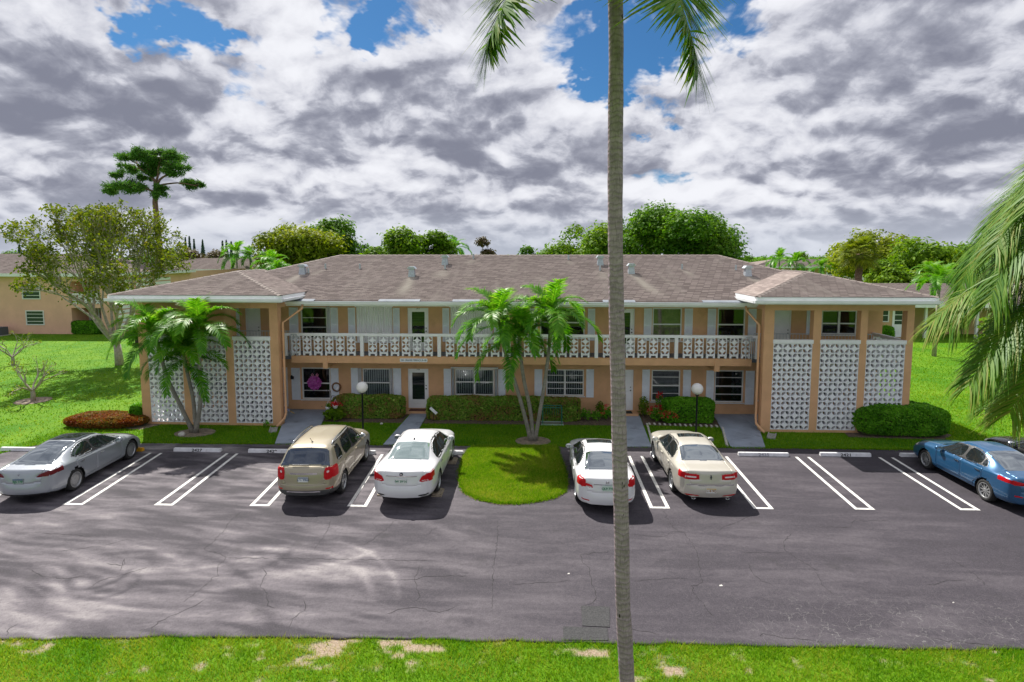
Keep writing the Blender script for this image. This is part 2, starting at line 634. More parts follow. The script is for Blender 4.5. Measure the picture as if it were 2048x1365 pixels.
def arc_mask(cx, cy, r, w, a0, a1):
    d = np.hypot(X - cx, Y - cy)
    a = np.arctan2(Y - cy, X - cx)
    inside = sstep(a, a0, a0 + 0.25) * (1 - sstep(a, a1 - 0.25, a1))
    return np.exp(-((d - r) / w) ** 2) * inside


wx = X + 2.2 * (fbm(X * 0.16 + 3, Y * 0.35) - 0.5)
wy = Y + 1.3 * (fbm(X * 0.22 + 31, Y * 0.5 + 4) - 0.5)
swirl = fbm(wx * 0.42 + wy * 0.22, wy * 2.3 + wx * 0.30, 6)
brush = fbm(wx * 0.9 - wy * 0.7 + 50, wy * 5.2 + wx * 1.1 + 8, 4)
left = sstep(-X, -1.5, 6.0)
wear = 0.33 + 0.22 * (fbm(X * .5, Y * 1.2, 5) - .5) + 0.10 * (fbm(X * .35 + 2, Y * 5.0, 3) - .5)
wear = wear + left * (0.10 + 0.62 * (swirl - 0.5) + 0.70 * (brush - .5))
wear = wear + left * 0.12 * np.exp(-((X + 7.2) / 3.4) ** 2 - ((Y - 13.2) / 1.5) ** 2) * (.4 + 1.2 * brush)
wear = wear + 0.26 * np.exp(-((X + 10.8) / 2.6) ** 2 - ((Y - 11.2) / 0.8) ** 2)
for a in ((-6.4, 11.0, 3.0, .10, .2, 1.5, .20), (-6.3, 11.2, 3.4, .07, .1, 1.4, .18), (-9.5, 9.5, 4.2, .10, .5, 2.0, -.2), (-9.0, 16.2, 3.4, .14, -2.2, -.6, .2), (-9.4, 16.6, 4.0, .08, -2.2, -.6, -.15),
          (-8.0, 9.2, 3.2, .15, .4, 2.4, -.22), (-4.6, 9.7, 3.4, .2, .9, 2.6, .15), (-10.2, 12.6, .6, .08, -3, 0.6, -.28), (-9.6, 12.2, .5, .07, -2, 1.6, -.22), (-12, 17, 5, .2, -1.9, -.7, .16), (-5.5, 14.8, 1.6, .1, -2.8, -.4, .18), (-7.4, 13.9, 1.2, .09, -2.6, .2, -.16)):
    wear = wear + a[6] * arc_mask(*a[:6]) * (.5 + brush)
stall = sstep(Y, 16.2, 17.4) * (X < -2.5)
wear = wear + stall * (0.06 + 0.55 * (fbm(X * 1.1 + 9, Y * .9 + 3, 5) - .5))
wear = wear + 0.14 * sstep(Y, 20.4, 22.0) * (X < 8) - 0.08 * sstep(X, 8, 14)
wear = np.clip(wear, 0.02, 0.98)
V = np.stack([X.ravel(), Y.ravel(), np.full(X.size, LZ)], 1)
n = len(xs)
ii = (np.arange(NT_ - 1)[:, None] * n + np.arange(n - 1)[None, :]).ravel()
F = np.stack([ii, ii + 1, ii + n + 1, ii + n], 1)
# skirts at both edges: the sheet has a real edge over the soil
k0 = len(V)
low = np.concatenate([np.stack([xs, yb, np.full(n, -0.05)], 1), np.stack([xs, yt, np.full(n, -0.05)], 1)])
V = np.concatenate([V, low])
i = np.arange(n - 1)
F = np.concatenate([F, np.stack([k0 + i, k0 + i + 1, i + 1, i], 1), np.stack([(NT_ - 1) * n + i, (NT_ - 1) * n + i + 1, k0 + n + i + 1, k0 + n + i], 1)])
wv = np.concatenate([wear.ravel(), np.zeros(2 * n)])
lot = obj_me('parking_lot', mesh_np('parking_lot', V, F, ASPH, attrs={'wear': ('POINT', wv)}))
tag(lot, 'worn asphalt drive and parking bays in front of the building', kind='structure')
ORG[lot.name] = Vector((0, 0, 0))

STRIPES = [(-17.2, -16.6, -17.75, -17.2), (-14.2, -13.58, -14.62, -14.1), (-11.43, -10.85, -11.69, -11.2), (-8.55, -7.95, -8.85, -8.3), (-5.62, -5.03, -5.82, -5.26),
           (3.38, 3.97, 3.42, 4.0), (6.44, 7.02, 6.55, 7.12), (9.40, 9.98, 9.60, 10.15), (12.47, 13.05, 12.65, 13.22), (15.55, 16.1, 15.7, 16.25)]
for bl, br, tl, tr in STRIPES:
    y0 = 16.68 + 0.028 * bl + (0.0 if bl > 0 else -0.0)
    y1 = 21.2 + 0.024 * tl
    w = 0.105
    b = B()
    z = LZ + 0.004
    b.quad((bl, y0, z), (br, y0, z), (br - .0, y0 + w, z), (bl + .0, y0 + w, z))
    b.quad((bl, y0 + w, z), (bl + w, y0 + w, z), (tl + w, y1, z), (tl, y1, z))
    b.quad((br - w, y0 + w, z), (br, y0 + w, z), (tr, y1, z), (tr - w, y1, z))
    obj('parking_line', b, M_PAINT, lot)

CRACKS = [
    [(-8.57, 15.98), (-8.62, 15.51), (-8.49, 15.07), (-8.41, 14.34), (-8.44, 13.88), (-7.93, 13.68), (-7.67, 13.51), (-7.64, 13.07), (-7.43, 12.7), (-7.49, 12.27), (-7.58, 11.6)],
    [(-6.55, 13.08), (-6.33, 12.82), (-6.23, 12.3), (-5.93, 12.02), (-5.76, 11.61), (-5.52, 11.49)],
    [(-5.03, 11.83), (-4.85, 11.52), (-5.0, 11.17), (-4.94, 10.85)], [(-2.79, 13.35), (-2.8, 12.81), (-2.67, 12.35), (-2.53, 12.07), (-2.62, 11.84)],
    [(-1.07, 15.78), (-1.02, 14.93), (-1.0, 14.21), (-0.99, 13.15), (-0.94, 12.14), (-0.93, 11.68)], [(-7.64, 13.46), (-6.19, 13.52), (-5.25, 13.52), (-2.46, 13.56)],
    [(-3.69, 12.63), (-2.78, 12.7), (-2.57, 12.85), (-1.59, 12.93)], [(-3.08, 11.4), (-2.82, 11.62), (-2.44, 11.62), (-2.02, 11.48), (-1.66, 11.74)],
    [(-10.39, 10.4), (-10.56, 10.62), (-10.5, 10.78)], [(-12.06, 12.74), (-11.47, 12.49), (-10.86, 12.39), (-10.51, 12.53)],
    [(-10.39, 13.09), (-9.94, 13.0), (-10.13, 13.34), (-9.85, 12.78)], [(-10.04, 11.95), (-10.0, 12.35), (-9.41, 12.85), (-9.28, 13.02)],
    [(-7.68, 10.7), (-7.68, 10.98), (-7.32, 11.42), (-7.15, 11.78)],
    [(1.87, 14.2), (1.13, 13.99), (1.14, 13.69), (1.29, 13.36), (1.27, 12.82), (1.33, 12.47), (1.31, 12.0), (1.05, 11.86)],
    [(3.78, 16.65), (3.72, 16.17), (3.84, 15.38), (4.0, 15.22), (4.05, 14.82), (4.09, 14.42), (3.95, 13.58), (3.8, 12.88), (3.55, 12.71), (3.5, 12.42), (3.61, 11.96), (3.71, 11.58)],
    [(6.88, 15.35), (6.48, 14.86), (6.33, 14.45), (6.49, 13.97), (6.67, 13.53), (6.53, 12.99), (6.58, 12.45)],
    [(5.17, 13.75), (5.1, 13.3), (5.21, 12.99), (5.41, 12.79)], [(8.87, 12.94), (9.46, 13.17), (10.02, 13.24)], [(-0.53, 12.59), (0.32, 12.73), (0.79, 12.8)],
    [(2.22, 12.86), (2.69, 12.93), (3.51, 13.02)], [(1.55, 11.1), (1.89, 11.14), (2.46, 10.97)], [(5.2, 14.28), (6.26, 14.29)], [(10.26, 14.25), (10.3, 13.25), (10.17, 12.99)],
    [(2.57, 15.08), (3.41, 15.03), (3.63, 15.29), (4.03, 15.34)], [(4.98, 15.43), (5.24, 15.69), (5.56, 15.88), (6.15, 16.36)],
    [(7.82, 15.77), (8.6, 15.76), (9.02, 16.22), (9.92, 16.22)], [(-5.62, 13.9), (-5.63, 14.6), (-5.69, 15.22), (-5.8, 15.62)],
    [(-4.64, 14.19), (-4.37, 14.32), (-4.25, 14.72), (-4.08, 15.07), (-3.96, 15.66)], [(-2.87, 14.85), (-2.85, 15.13), (-2.72, 15.35)],
    [(-13.2, 14.5), (-12.3, 14.46), (-11.8, 14.4)], [(-12.0, 13.6), (-11.2, 13.9), (-10.7, 14.3)], [(7.6, 11.2), (8.0, 11.0), (8.6, 10.95), (9.1, 10.9)], [(4.4, 10.95), (4.5, 11.1), (4.9, 10.98), (5.6, 10.9)]]
b = B()
rc = random.Random(3)
for line in CRACKS:
    pts = []
    for (x0, y0), (x1, y1) in zip(line, line[1:]):
        L = math.hypot(x1 - x0, y1 - y0)
        k = max(2, int(L / 0.09))
        for q in range(k):
            f = q / k
            pts.append((x0 + (x1 - x0) * f + rc.gauss(0, 0.018), y0 + (y1 - y0) * f + rc.gauss(0, 0.018)))
    pts.append(line[-1])
    o = len(b.v)
    for q, (x, y) in enumerate(pts):
        x2, y2 = pts[min(q + 1, len(pts) - 1)]
        x1, y1 = pts[max(q - 1, 0)]
        dx_, dy_ = x2 - x1, y2 - y1
        L = math.hypot(dx_, dy_) or 1
        w = rc.uniform(0.002, 0.0085) * (1 if 0 < q < len(pts) - 1 else 0.2)
        b.v += [(x - dy_ / L * w, y + dx_ / L * w, LZ + 0.003), (x + dy_ / L * w, y - dx_ / L * w, LZ + 0.003)]
    for q in range(len(pts) - 1):
        b.f.append((o + 2 * q, o + 2 * q + 1, o + 2 * q + 3, o + 2 * q + 2))
tag(obj('crack', b, M_CRACK, lot), kind='stuff')
for poly in ([(0.95, 11.17), (1.5, 11.15), (1.58, 11.83), (0.98, 11.85)], [(0.55, 10.72), (1.42, 10.74), (1.45, 11.12), (0.56, 11.13)]):
    b = B()
    b.prism(poly, LZ, LZ + 0.012)
    obj('asphalt_patch', b, M_PATCH, lot)

# ------------------------------------------------------------------ grass island, walkways, beds
ISLAND = [(-2.50, 22.1), (-2.66, 20.9), (-2.62, 19.5), (-2.45, 18.4), (-2.2, 17.65), (-1.7, 17.15), (-1.1, 16.93), (-.5, 16.93), (0.05, 17.12), (.55, 17.4),
          (.88, 17.85), (.98, 18.6), (.98, 19.8), (.86, 21.0), (.80, 22.3)]
ISLAND = ISLAND[::-1]
b = B()
b.prism(ISLAND[::-1], -0.02, 0.055)
island = obj('grass_island', b, LAWN)
tag(island, 'rounded grass island between the two groups of bays', kind='structure')
b = B()
rim = []
for i in range(len(ISLAND)):
    (x0, y0), (x1, y1) = ISLAND[i], ISLAND[(i + 1) % len(ISLAND)]
    for q in range(10):
        f = q / 10
        rim.append((x0 + (x1 - x0) * f, y0 + (y1 - y0) * f))
for i in range(len(rim) - 11):
    p_, q_ = Vector(rim[i]), Vector(rim[i + 1])
    d_ = (q_ - p_).normalized()
    n_ = Vector((-d_.y, d_.x))
    w0, w1 = [.05 + .12 * float(fbm(np.array([v[0] * 2.5]), np.array([v[1] * 2.5]))[0]) for v in (p_, q_)]
    for s_ in (1, -1):
        pass
    b.quad((p_.x + n_.x * w0, p_.y + n_.y * w0, LZ + .006), (p_.x - n_.x * w0 * .5, p_.y - n_.y * w0 * .5, LZ + .006), (q_.x - n_.x * w1 * .5, q_.y - n_.y * w1 * .5, LZ + .006), (q_.x + n_.x * w1, q_.y + n_.y * w1, LZ + .006))
obj('island_rim', b, M_SOIL, island)
WALKS = {'left_stair_walkway': [(-10.35, 22.12), (-8.75, 22.2), (-9.35, 24.2), (-9.86, 26.4), (-9.86, 27.19), (-11.95, 27.19), (-11.95, 25.2), (-11.17, 25.0), (-11.17, 24.6)],
         'left_door_walkway': [(-6.02, 22.18), (-4.98, 22.22), (-5.1, 26.65), (-5.9, 26.65)],
         'right_door_walkway': [(3.45, 22.32), (4.5, 22.36), (4.82, 26.75), (3.75, 26.75)],
         'right_stair_walkway': [(7.6, 22.45), (8.93, 22.5), (9.50, 24.55), (9.50, 25.0), (10.3, 25.2), (10.3, 27.19), (8.3, 27.19), (8.15, 26.0)]}
for nme, poly in WALKS.items():
    b = B()
    b.prism(poly, -0.02, 0.05)
    o = obj(nme, b, M_CONC)
    tag(o, 'blue-grey painted concrete walkway', kind='structure')
BEDS = {'left_hedge_bed': [(-9.75, 25.3), (-6.0, 25.2), (-6.0, 27.19), (-9.75, 27.19)], 'middle_hedge_bed': [(-5.05, 25.2), (3.6, 25.25), (3.72, 27.19), (-5.05, 27.19)],
        'right_hedge_bed': [(4.75, 25.35), (8.1, 25.2), (8.2, 27.19), (4.9, 27.19)], 'left_palm_bed': [(-14.4 + math.cos(a) * .85, 23.45 + math.sin(a) * .62) for a in np.linspace(0, 6.0, 14)],
        'island_palm_bed': [(-.12 + math.cos(a) * .72, 22.95 + math.sin(a) * .6) for a in np.linspace(0, 6.0, 14)],
        'right_hedge_soil': [(12.9, 24.0), (16.6, 23.8), (17.3, 24.4), (17.0, 26.2), (13.0, 24.55)], 'corner_bed': [(-17.9, 23.9), (-17.0, 23.75), (-16.6, 24.55), (-17.9, 24.9)],
        'staked_tree_ring': [(23.56 + math.cos(a) * .8, 29.9 + math.sin(a) * .8) for a in np.linspace(0, 6.0, 12)],
        'bare_tree_ring': [(-25.9 + math.cos(a) * .8, 28.4 + math.sin(a) * .8) for a in np.linspace(0, 6.0, 12)]}
for i, (nme, poly) in enumerate(BEDS.items()):
    b = B()
    b.prism(poly, -0.02, 0.012 + 0.0007 * i)
    o = obj(nme, b, M_MULCH if 'palm' in nme or 'ring' in nme or 'corner' in nme else M_SOIL)
    tag(o, 'soil bed', kind='structure')
# white edging along two of the walkways
M_WSTONE = mat('white_edging', (0.6, 0.58, 0.54), 0.8, 0.15, 8)
for pts, lb in (([(4.6, 22.5), (4.9, 25.3), (4.92, 25.5), (8.0, 25.22)], 'thin white edging beside the walkway right of the tall palm trunk'),
                ([(8.1, 25.1), (7.5, 22.6)], 'thin white edging beside the right stair walkway')):
    b = B()
    r0 = Vector((pts[0][0], pts[0][1], 0))
    for (x0, y0), (x1, y1) in zip(pts, pts[1:]):
        L = math.hypot(x1 - x0, y1 - y0)
        k = max(1, int(L / 0.22))
        for q in range(k):
            f = (q + .5) / k
            px, py = x0 + (x1 - x0) * f - r0.x, y0 + (y1 - y0) * f - r0.y
            h = 0.04 + 0.02 * rc.random()
            b.box(px - .035, px + .035, py - .10, py + .10, 0, h + .01)
    solo('path_edging', b, M_WSTONE, lb, 'edging', r0)
# a few scraps on the drive
for k, (x, y, s) in enumerate([(0.78, 13.1, .03), (4.2, 12.75, .04), (9.0, 12.3, .02)]):
    b = B()
    b.add([(-s, -s * .4, 0), (s, -s * .5, .008), (s * .7, s * .5, .02), (-s * .6, s * .4, .012)], [(0, 1, 2, 3)])
    b.add([(-s, -s * .4, 0), (s, -s * .5, .006), (s * .7, s * .5, .016), (-s * .6, s * .4, .008)], [(3, 2, 1, 0)])
    solo('paper_scrap', b, M_WSTONE, ['small white scrap on the drive left of the tall palm trunk', 'larger white scrap on the drive right of the tall palm trunk',
         'tiny white scrap on the drive far to the right'][k], 'litter', (x, y, LZ))


# ------------------------------------------------------------------ grass blades
def in_poly(x, y, poly):
    c = np.zeros(len(x), bool)
    n = len(poly)
    for i in range(n):
        x0, y0 = poly[i]
        x1, y1 = poly[(i + 1) % n]
        if y0 == y1:
            continue
        t = ((y0 > y) != (y1 > y)) & (x < (x1 - x0) * (y - y0) / (y1 - y0) + x0)
        c ^= t
    return c


G_LEAF = leaf_mat('grass_blade', [(0.045, 0.165, 0.003), (0.115, 0.285, 0.005), (0.22, 0.37, 0.010), (0.40, 0.40, 0.07)], 0.7, 0.40, 0.12)


def blades(name, x, y, h, w, z0=0.0, tint=None, label=None):
    n = len(x)
    a = rng.random(n) * 2 * np.pi
    h = h * (0.55 + 0.9 * rng.random(n))
    w = w * (0.7 + 0.6 * rng.random(n))
    lean = rng.normal(0, 0.5, (n, 2)) * h[:, None]
    ca, sa = np.cos(a) * w * .5, np.sin(a) * w * .5
    z0 = np.full(n, z0) if np.isscalar(z0) else z0
    V = np.empty((n, 3, 3))
    V[:, 0] = np.stack([x - ca, y - sa, z0], 1)
    V[:, 1] = np.stack([x + ca, y + sa, z0], 1)
    V[:, 2] = np.stack([x + lean[:, 0], y + lean[:, 1], z0 + h], 1)
    t = np.clip(rng.normal(0.42, 0.2, n) + (tint if tint is not None else 0), 0, 1)
    o = obj_me(name, mesh_np(name, V.reshape(-1, 3), np.arange(3 * n).reshape(n, 3), G_LEAF, attrs={'tint': ('FACE', t)}))
    return tag(o, label, 'grass', kind='stuff')


n = 230000
x = rng.uniform(-14.5, 14.5, n)
y = 10.95 - 4.6 * rng.random(n) ** 1.5
k = (y < lot_bot(x) + 0.02) & (rng.random(n) > bare_at(x, y) * 0.93)
x, y = x[k], y[k]
blades('grass', x, y, 0.075, 0.013, 0.0, 0.18 + 0.8 * (fbm(x * 1.3 + 5, y * 1.3, 3) - 0.5) + 0.5 * bare_at(x, y), 'rough green and straw grass on the near verge')
EXC = list(WALKS.values()) + list(BEDS.values()) + [[(-17.5, 24.55), (-11.1, 24.55), (-11.1, 40), (-17.5, 40)], [(9.5, 24.55), (15.65, 24.55), (15.65, 40), (9.5, 40)],
                                                    [(-11.2, 27.1), (9.6, 27.1), (9.6, 40), (-11.2, 40)]]


def scatter(n, x0, x1, y0, y1, cond=None):
    x = rng.uniform(x0, x1, n)
    y = rng.uniform(y0, y1, n)
    k = np.ones(n, bool)
    for p in EXC:
        k &= ~in_poly(x, y, p)
    k &= (y > lot_top(x)) | in_poly(x, y, ISLAND)
    if cond is not None:
        k &= cond(x, y)
    return x[k], y[k]


fx = rng.uniform(-20.5, 19, 16000)
fy = lot_top(fx) + rng.normal(-.01, .045, 16000)
k = np.ones(16000, bool)
for p in list(WALKS.values()):
    k &= ~in_poly(fx, fy - .05, p) & ~in_poly(fx, fy + .12, p)
k &= ~((fx > -2.6) & (fx < .95))
blades('grass', fx[k], fy[k], 0.07, 0.02, LZ - .01, 0.0, 'ragged fringe of grass along the top of the bays')
x, y = scatter(120000, -20.5, 19, 21.5, 26.5)
blades('grass', x, y, 0.06, 0.02, 0.0, 0.5 * (fbm(x * .9, y * .9, 3) - 0.5), 'close cropped green grass between the bays and the building')
x, y = scatter(70000, -2.7, 1.1, 16.9, 22.3, lambda a, c: in_poly(a, c, ISLAND))
ex = np.array(rim)
kk = rng.integers(0, len(ex) - 11, 9000)
ex = ex[kk] + rng.normal(0, .045, (9000, 2))
blades('grass', ex[:, 0], ex[:, 1], 0.07, 0.02, LZ, 0.05, 'ragged fringe of grass round the edge of the island')
blades('grass', x, y, 0.065, 0.02, 0.055, 0.24 + 0.55 * (fbm(x * 1.2, y * 1.2, 3) - 0.5), 'sunlit grass on the rounded island')
x, y = scatter(90000, -55, -17.5, 18, 62, lambda a, c: rng.random(len(a)) < np.clip((28 / c) ** 2, 0, 1))
blades('grass', x, y, 0.07, 0.045, 0.0, 0.5 * (fbm(x * .4, y * .4, 3) - 0.5), 'bright grass of the side lawn left of the building')
x, y = scatter(90000, 15.7, 40, 22.4, 52, lambda a, c: rng.random(len(a)) < np.clip((28 / c) ** 2, 0, 1))
blades('grass', x, y, 0.07, 0.045, 0.0, 0.04 + 0.5 * (fbm(x * .4, y * .4, 3) - 0.5), 'bright grass of the side lawn right of the building')

# ------------------------------------------------------------------ wheel stops
STOPS = [(-19.55, 20.9, None, 'white', 'white wheel stop behind the silver car at the far left'), (-15.9, 21.05, None, 'yellow', 'yellow painted wheel stop at the nose of the silver car'),
         (-12.88, 21.1, '2427', 'white', 'white wheel stop with crisp dark digits nearest the left palm cluster'), (-9.98, 21.1, '2429', 'white', 'white wheel stop with worn digits between the palm cluster and the beige SUV'),
         (-6.95, 21.1, None, 'white', 'white wheel stop in front of the beige SUV'), (-3.65, 21.2, None, 'white', 'white wheel stop in front of the white sedan left of the grass island'),
         (2.2, 21.25, None, 'yellow', 'yellow wheel stop in front of the white sedan behind the tall palm trunk'), (5.2, 21.4, None, 'white', 'white wheel stop in front of the cream sedan'),
         (8.47, 21.5, '2425', 'white', 'white wheel stop with the faded number 2425'), (11.51, 21.6, '2421', 'white', 'white wheel stop with crisp dark digits in the last empty bay before the blue car'),
         (14.45, 21.65, None, 'white', 'white wheel stop in front of the blue car')]
for x, y, num, c, lb in STOPS:
    b = B()
    b.prism_x([(-.08, 0), (.08, 0), (.055, .13), (-.05, .13)], -.92, .92)
    o = solo('wheel_stop', b, M_STOP if c == 'white' else M_YELLOW, lb, 'wheel stop', (x, y, LZ), 'wheel stops at the head of the bays', bevel=.012)
    if num:
        t = text_b(num, 0.20, (0, 0, 0), 'z', 0.006)
        if num == '2425':
            mm = mat('faded_number', (0.33, 0.33, 0.38), 0.7)
        else:
            mm = M_BLACK
        # the number is painted on the sloping front face
        t.v = [(px, -.0835 + .03 * ((.064 + py * .70) / .13), .064 + py * .70) for px, py, pz in t.v]
        obj('number', t, mm, o, local=True)

# ------------------------------------------------------------------ building materials
M_STUCCO = mat('peach_stucco', (0.68, 0.400, 0.222), 0.85, 0.07, 1.4, 0.5, 60, spec=0.2, dirt=((0.55, 0.315, 0.17), 1.1, 0.56))
M_STUCCO2 = mat('tan_stucco', (0.58, 0.40, 0.20), 0.85, 0.06, 0.8, spec=0.2)
M_STUCCO3 = mat('yellow_stucco', (0.62, 0.48, 0.22), 0.85, 0.06, 0.8, spec=0.2)
M_WHITE = mat('white_paint', (0.84, 0.84, 0.86), 0.5, 0.04, 2)
M_BLOCK = mat('white_block', (0.84, 0.85, 0.88), 0.75, 0.04, 6, dirt=((0.70, 0.70, 0.71), 2.5, 0.62))
M_GUT = mat('gutter_metal', (0.80, 0.81, 0.83), 0.4, 0.04, 2)
M_GALV = mat('galvanised_metal', (0.48, 0.52, 0.57), 0.45, 0.12, 9, metal=0.5)
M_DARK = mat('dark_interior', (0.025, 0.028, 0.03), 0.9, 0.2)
M_FRAME = mat('window_frame', (0.72, 0.73, 0.72), 0.45, 0.05)
M_BLIND = mat('blind', (0.62, 0.62, 0.60), 0.7, 0.08, 8)
M_CURT = mat('curtain', (0.42, 0.36, 0.20), 0.9, 0.2, 4)
M_SHUT = mat('shutter_paint', (0.76, 0.80, 0.86), 0.5, 0.05, 3)
M_STEEL = mat('grey_rail_paint', (0.50, 0.53, 0.57), 0.45, 0.06)
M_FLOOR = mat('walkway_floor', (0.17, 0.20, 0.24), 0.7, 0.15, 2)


def glass_mat(name, tint, refl=0.10):
    m = bpy.data.materials.new(name)
    m.use_nodes = True
    t = NT(m.node_tree)
    tr = t.n('ShaderNodeBsdfTransparent', {0: tint + (1,)})
    gl = t.n('ShaderNodeBsdfGlossy', {0: (0.9, 0.95, 1, 1), 1: 0.02})
    fr = t.n('ShaderNodeFresnel', {0: 1.5}).outputs[0]
    f = t.m('ADD', t.m('MULTIPLY', fr, 0.9), refl, clamp=True)
    mx = t.n('ShaderNodeMixShader', {0: f, 1: tr.outputs[0], 2: gl.outputs[0]})
    t.n('ShaderNodeOutputMaterial', {0: mx.outputs[0]})
    return m


M_GLASS = glass_mat('window_glass', (0.62, 0.70, 0.72), 0.02)
M_GLASSG = glass_mat('green_window_glass', (0.25, 0.60, 0.48), 0.03)


def shingle_material():
    m = bpy.data.materials.new('shingles')
    m.use_nodes = True
    t = NT(m.node_tree)
    uv = t.n('ShaderNodeUVMap', None, uv_map='UVMap').outputs[0]
    pos = t.n('ShaderNodeNewGeometry').outputs['Position']
    br = t.n('ShaderNodeTexBrick', {'Vector': uv, 'Color1': (0.15, 0.15, 0.15, 1), 'Color2': (0.85, 0.85, 0.85, 1), 'Mortar': (0.0, 0.0, 0.0, 1), 'Scale': 1.0,
                                    'Mortar Size': 0.010, 'Brick Width': 0.32, 'Row Height': 0.14}, offset=0.5).outputs[0]
    n1 = t.noise(pos, 0.5, 5, 0.6, 0.5)
    n2 = t.noise(pos, 22, 3, 0.7)
    st = t.n('ShaderNodeMapping', {0: pos, 3: (1.3, 0.16, 0.2)}).outputs[0]
    n3 = t.noise(st, 1.1, 4, 0.6, 0.3)
    c = t.mix(br, (0.165, 0.132, 0.122), (0.44, 0.365, 0.335))
    c = t.mix(t.m('MULTIPLY', t.ss(n1, 0.4, 0.7), 0.32), c, (0.25, 0.205, 0.19))
    c = t.mix(t.m('MULTIPLY', t.ss(n3, 0.5, 0.72), 0.45), c, (0.40, 0.345, 0.31))
    c = t.mix(t.m('MULTIPLY', t.ss(n2, 0.45, 0.75), 0.35), c, (0.12, 0.10, 0.095))
    c = t.mix(attr_fac(t, 'streak'), c, (0.52, 0.47, 0.40))
    p = t.n('ShaderNodeBsdfPrincipled', {'Base Color': c, 'Roughness': 0.9, 'Specular IOR Level': 0.2})
    b = t.n('ShaderNodeBump', {'Strength': 0.5, 'Distance': 0.01, 'Height': n2})
    t.nt.links.new(b.outputs[0], p.inputs['Normal'])
    t.n('ShaderNodeOutputMaterial', {0: p.outputs[0]})
    return m


M_ROOF = shingle_material()
VENTS = [(-11.9, 29.27, 1), (-6.22, 28.91, 1), (-4.86, 30.88, 1), (3.33, 30.81, 1), (4.73, 29.43, 1), (10.34, 29.07, 1),
         (-11.03, 30.09, 0), (-9.21, 30.1, 0), (-4.73, 30.03, 0), (-3.45, 31.86, 0), (1.72, 31.69, 0), (3.22, 29.82, 0), (7.4, 30.07, 0), (10.05, 29.92, 0), (-11.65, 29.35, 0)]
FADE = [(-11.9, 29.2, -.10, 2.6, .33, .8), (-11.03, 30.0, -.14, 1.3, .16, .5), (-6.22, 28.8, .02, 3.2, .3, .9), (-4.75, 29.9, -.02, 1.6, .4, .5), (-3.45, 31.7, -.1, 1.0, .3, .4), (1.72, 31.5, .05, .9, .2, .45),
        (3.25, 29.7, .05, 1.6, .35, .4), (4.73, 29.3, .12, 3.5, .3, .75), (6.0, 29.6, .1, 3.6, .16, .3), (7.4, 30.0, .15, 1.4, .14, .5), (10.34, 29.0, .12, 1.9, .36, .6), (0.2, 29.0, 0, 3, .5, .2)]


def streak(x, y):
    s = np.zeros_like(x)
    for u, v, dr, ln, w, a in FADE:
        d = v - y
        c = u - x - 0 * d
        c = x - (u + dr * d * 2.0)
        ww = w * (0.5 + 0.6 * np.clip(d / ln, 0, 1))
        s = s + a * np.exp(-(c / ww) ** 2) * sstep(d, -0.05, 0.25) * (1 - sstep(d, ln * .5, ln))
    return np.clip(s * (0.65 + 0.7 * fbm(x * 4, y * 1.5)), 0, 0.85)


def roof_plane(name, p0, p1, q0, q1, parent, streaks=False, du=0.3, mt=None):
    """stepped shingle courses between eave p0-p1 and top q0-q1 (seen from outside p0 left, p1 right)"""
    p0, p1, q0, q1 = (np.array(v, float) for v in (p0, p1, q0, q1))
    mid = (q0 + q1) / 2 - (p0 + p1) / 2
    e = (p1 - p0) / np.linalg.norm(p1 - p0)
    up = mid - e * mid.dot(e)
    Ls = np.linalg.norm(up)
    nrm = np.cross(e, up / Ls)
    K = max(1, int(round(Ls / 0.14)))
    V, F, UV = [], [], []
    for k in range(K):
        rows = []
        for q, (t, lift) in enumerate(((k / K, 0.014), ((k + 1.12) / K, 0.001))):
            t = min(t, 1.0)
            a = p0 + (q0 - p0) * t
            c = p1 + (q1 - p1) * t
            L = np.linalg.norm(c - a)
            m_ = max(1, int(np.linalg.norm(p1 - p0) / du))
            f = np.linspace(0, 1, m_ + 1)[:, None]
            P = a + (c - a) * f + nrm * lift
            rows.append(P)
        o = len(V)
        m_ = len(rows[0])
        u0 = (rows[0] - p0) @ e
        u1 = (rows[1] - p0) @ e
        low = rows[0] - nrm * 0.013
        for P, uu, vv in ((low, u0, k * .14 + .002), (rows[0], u0, k * .14 + .004), (rows[1], u1, (k + 1) * .14 - .002)):
            for j in range(m_):
                V.append(P[j])
                UV.append((uu[j] + 0.11 * (k % 3), vv))
        for j in range(m_ - 1):
            F.append((o + j, o + j + 1, o + m_ + j + 1, o + m_ + j))
            F.append((o + m_ + j, o + m_ + j + 1, o + 2 * m_ + j + 1, o + 2 * m_ + j))
    V = np.array(V)
    st = streak(V[:, 0], V[:, 1]) if streaks else np.zeros(len(V))
    org = np.array(ORG.get(parent.name, Vector((0, 0, 0)))) if parent else 0
    o = obj_me(name, mesh_np(name, V - org, np.array(F), mt or M_ROOF, attrs={'streak': ('POINT', st)}, uv=np.array(UV)), parent)
    ORG[o.name] = ORG.get(parent.name, Vector((0, 0, 0))) if parent else Vector((0, 0, 0))
    return o


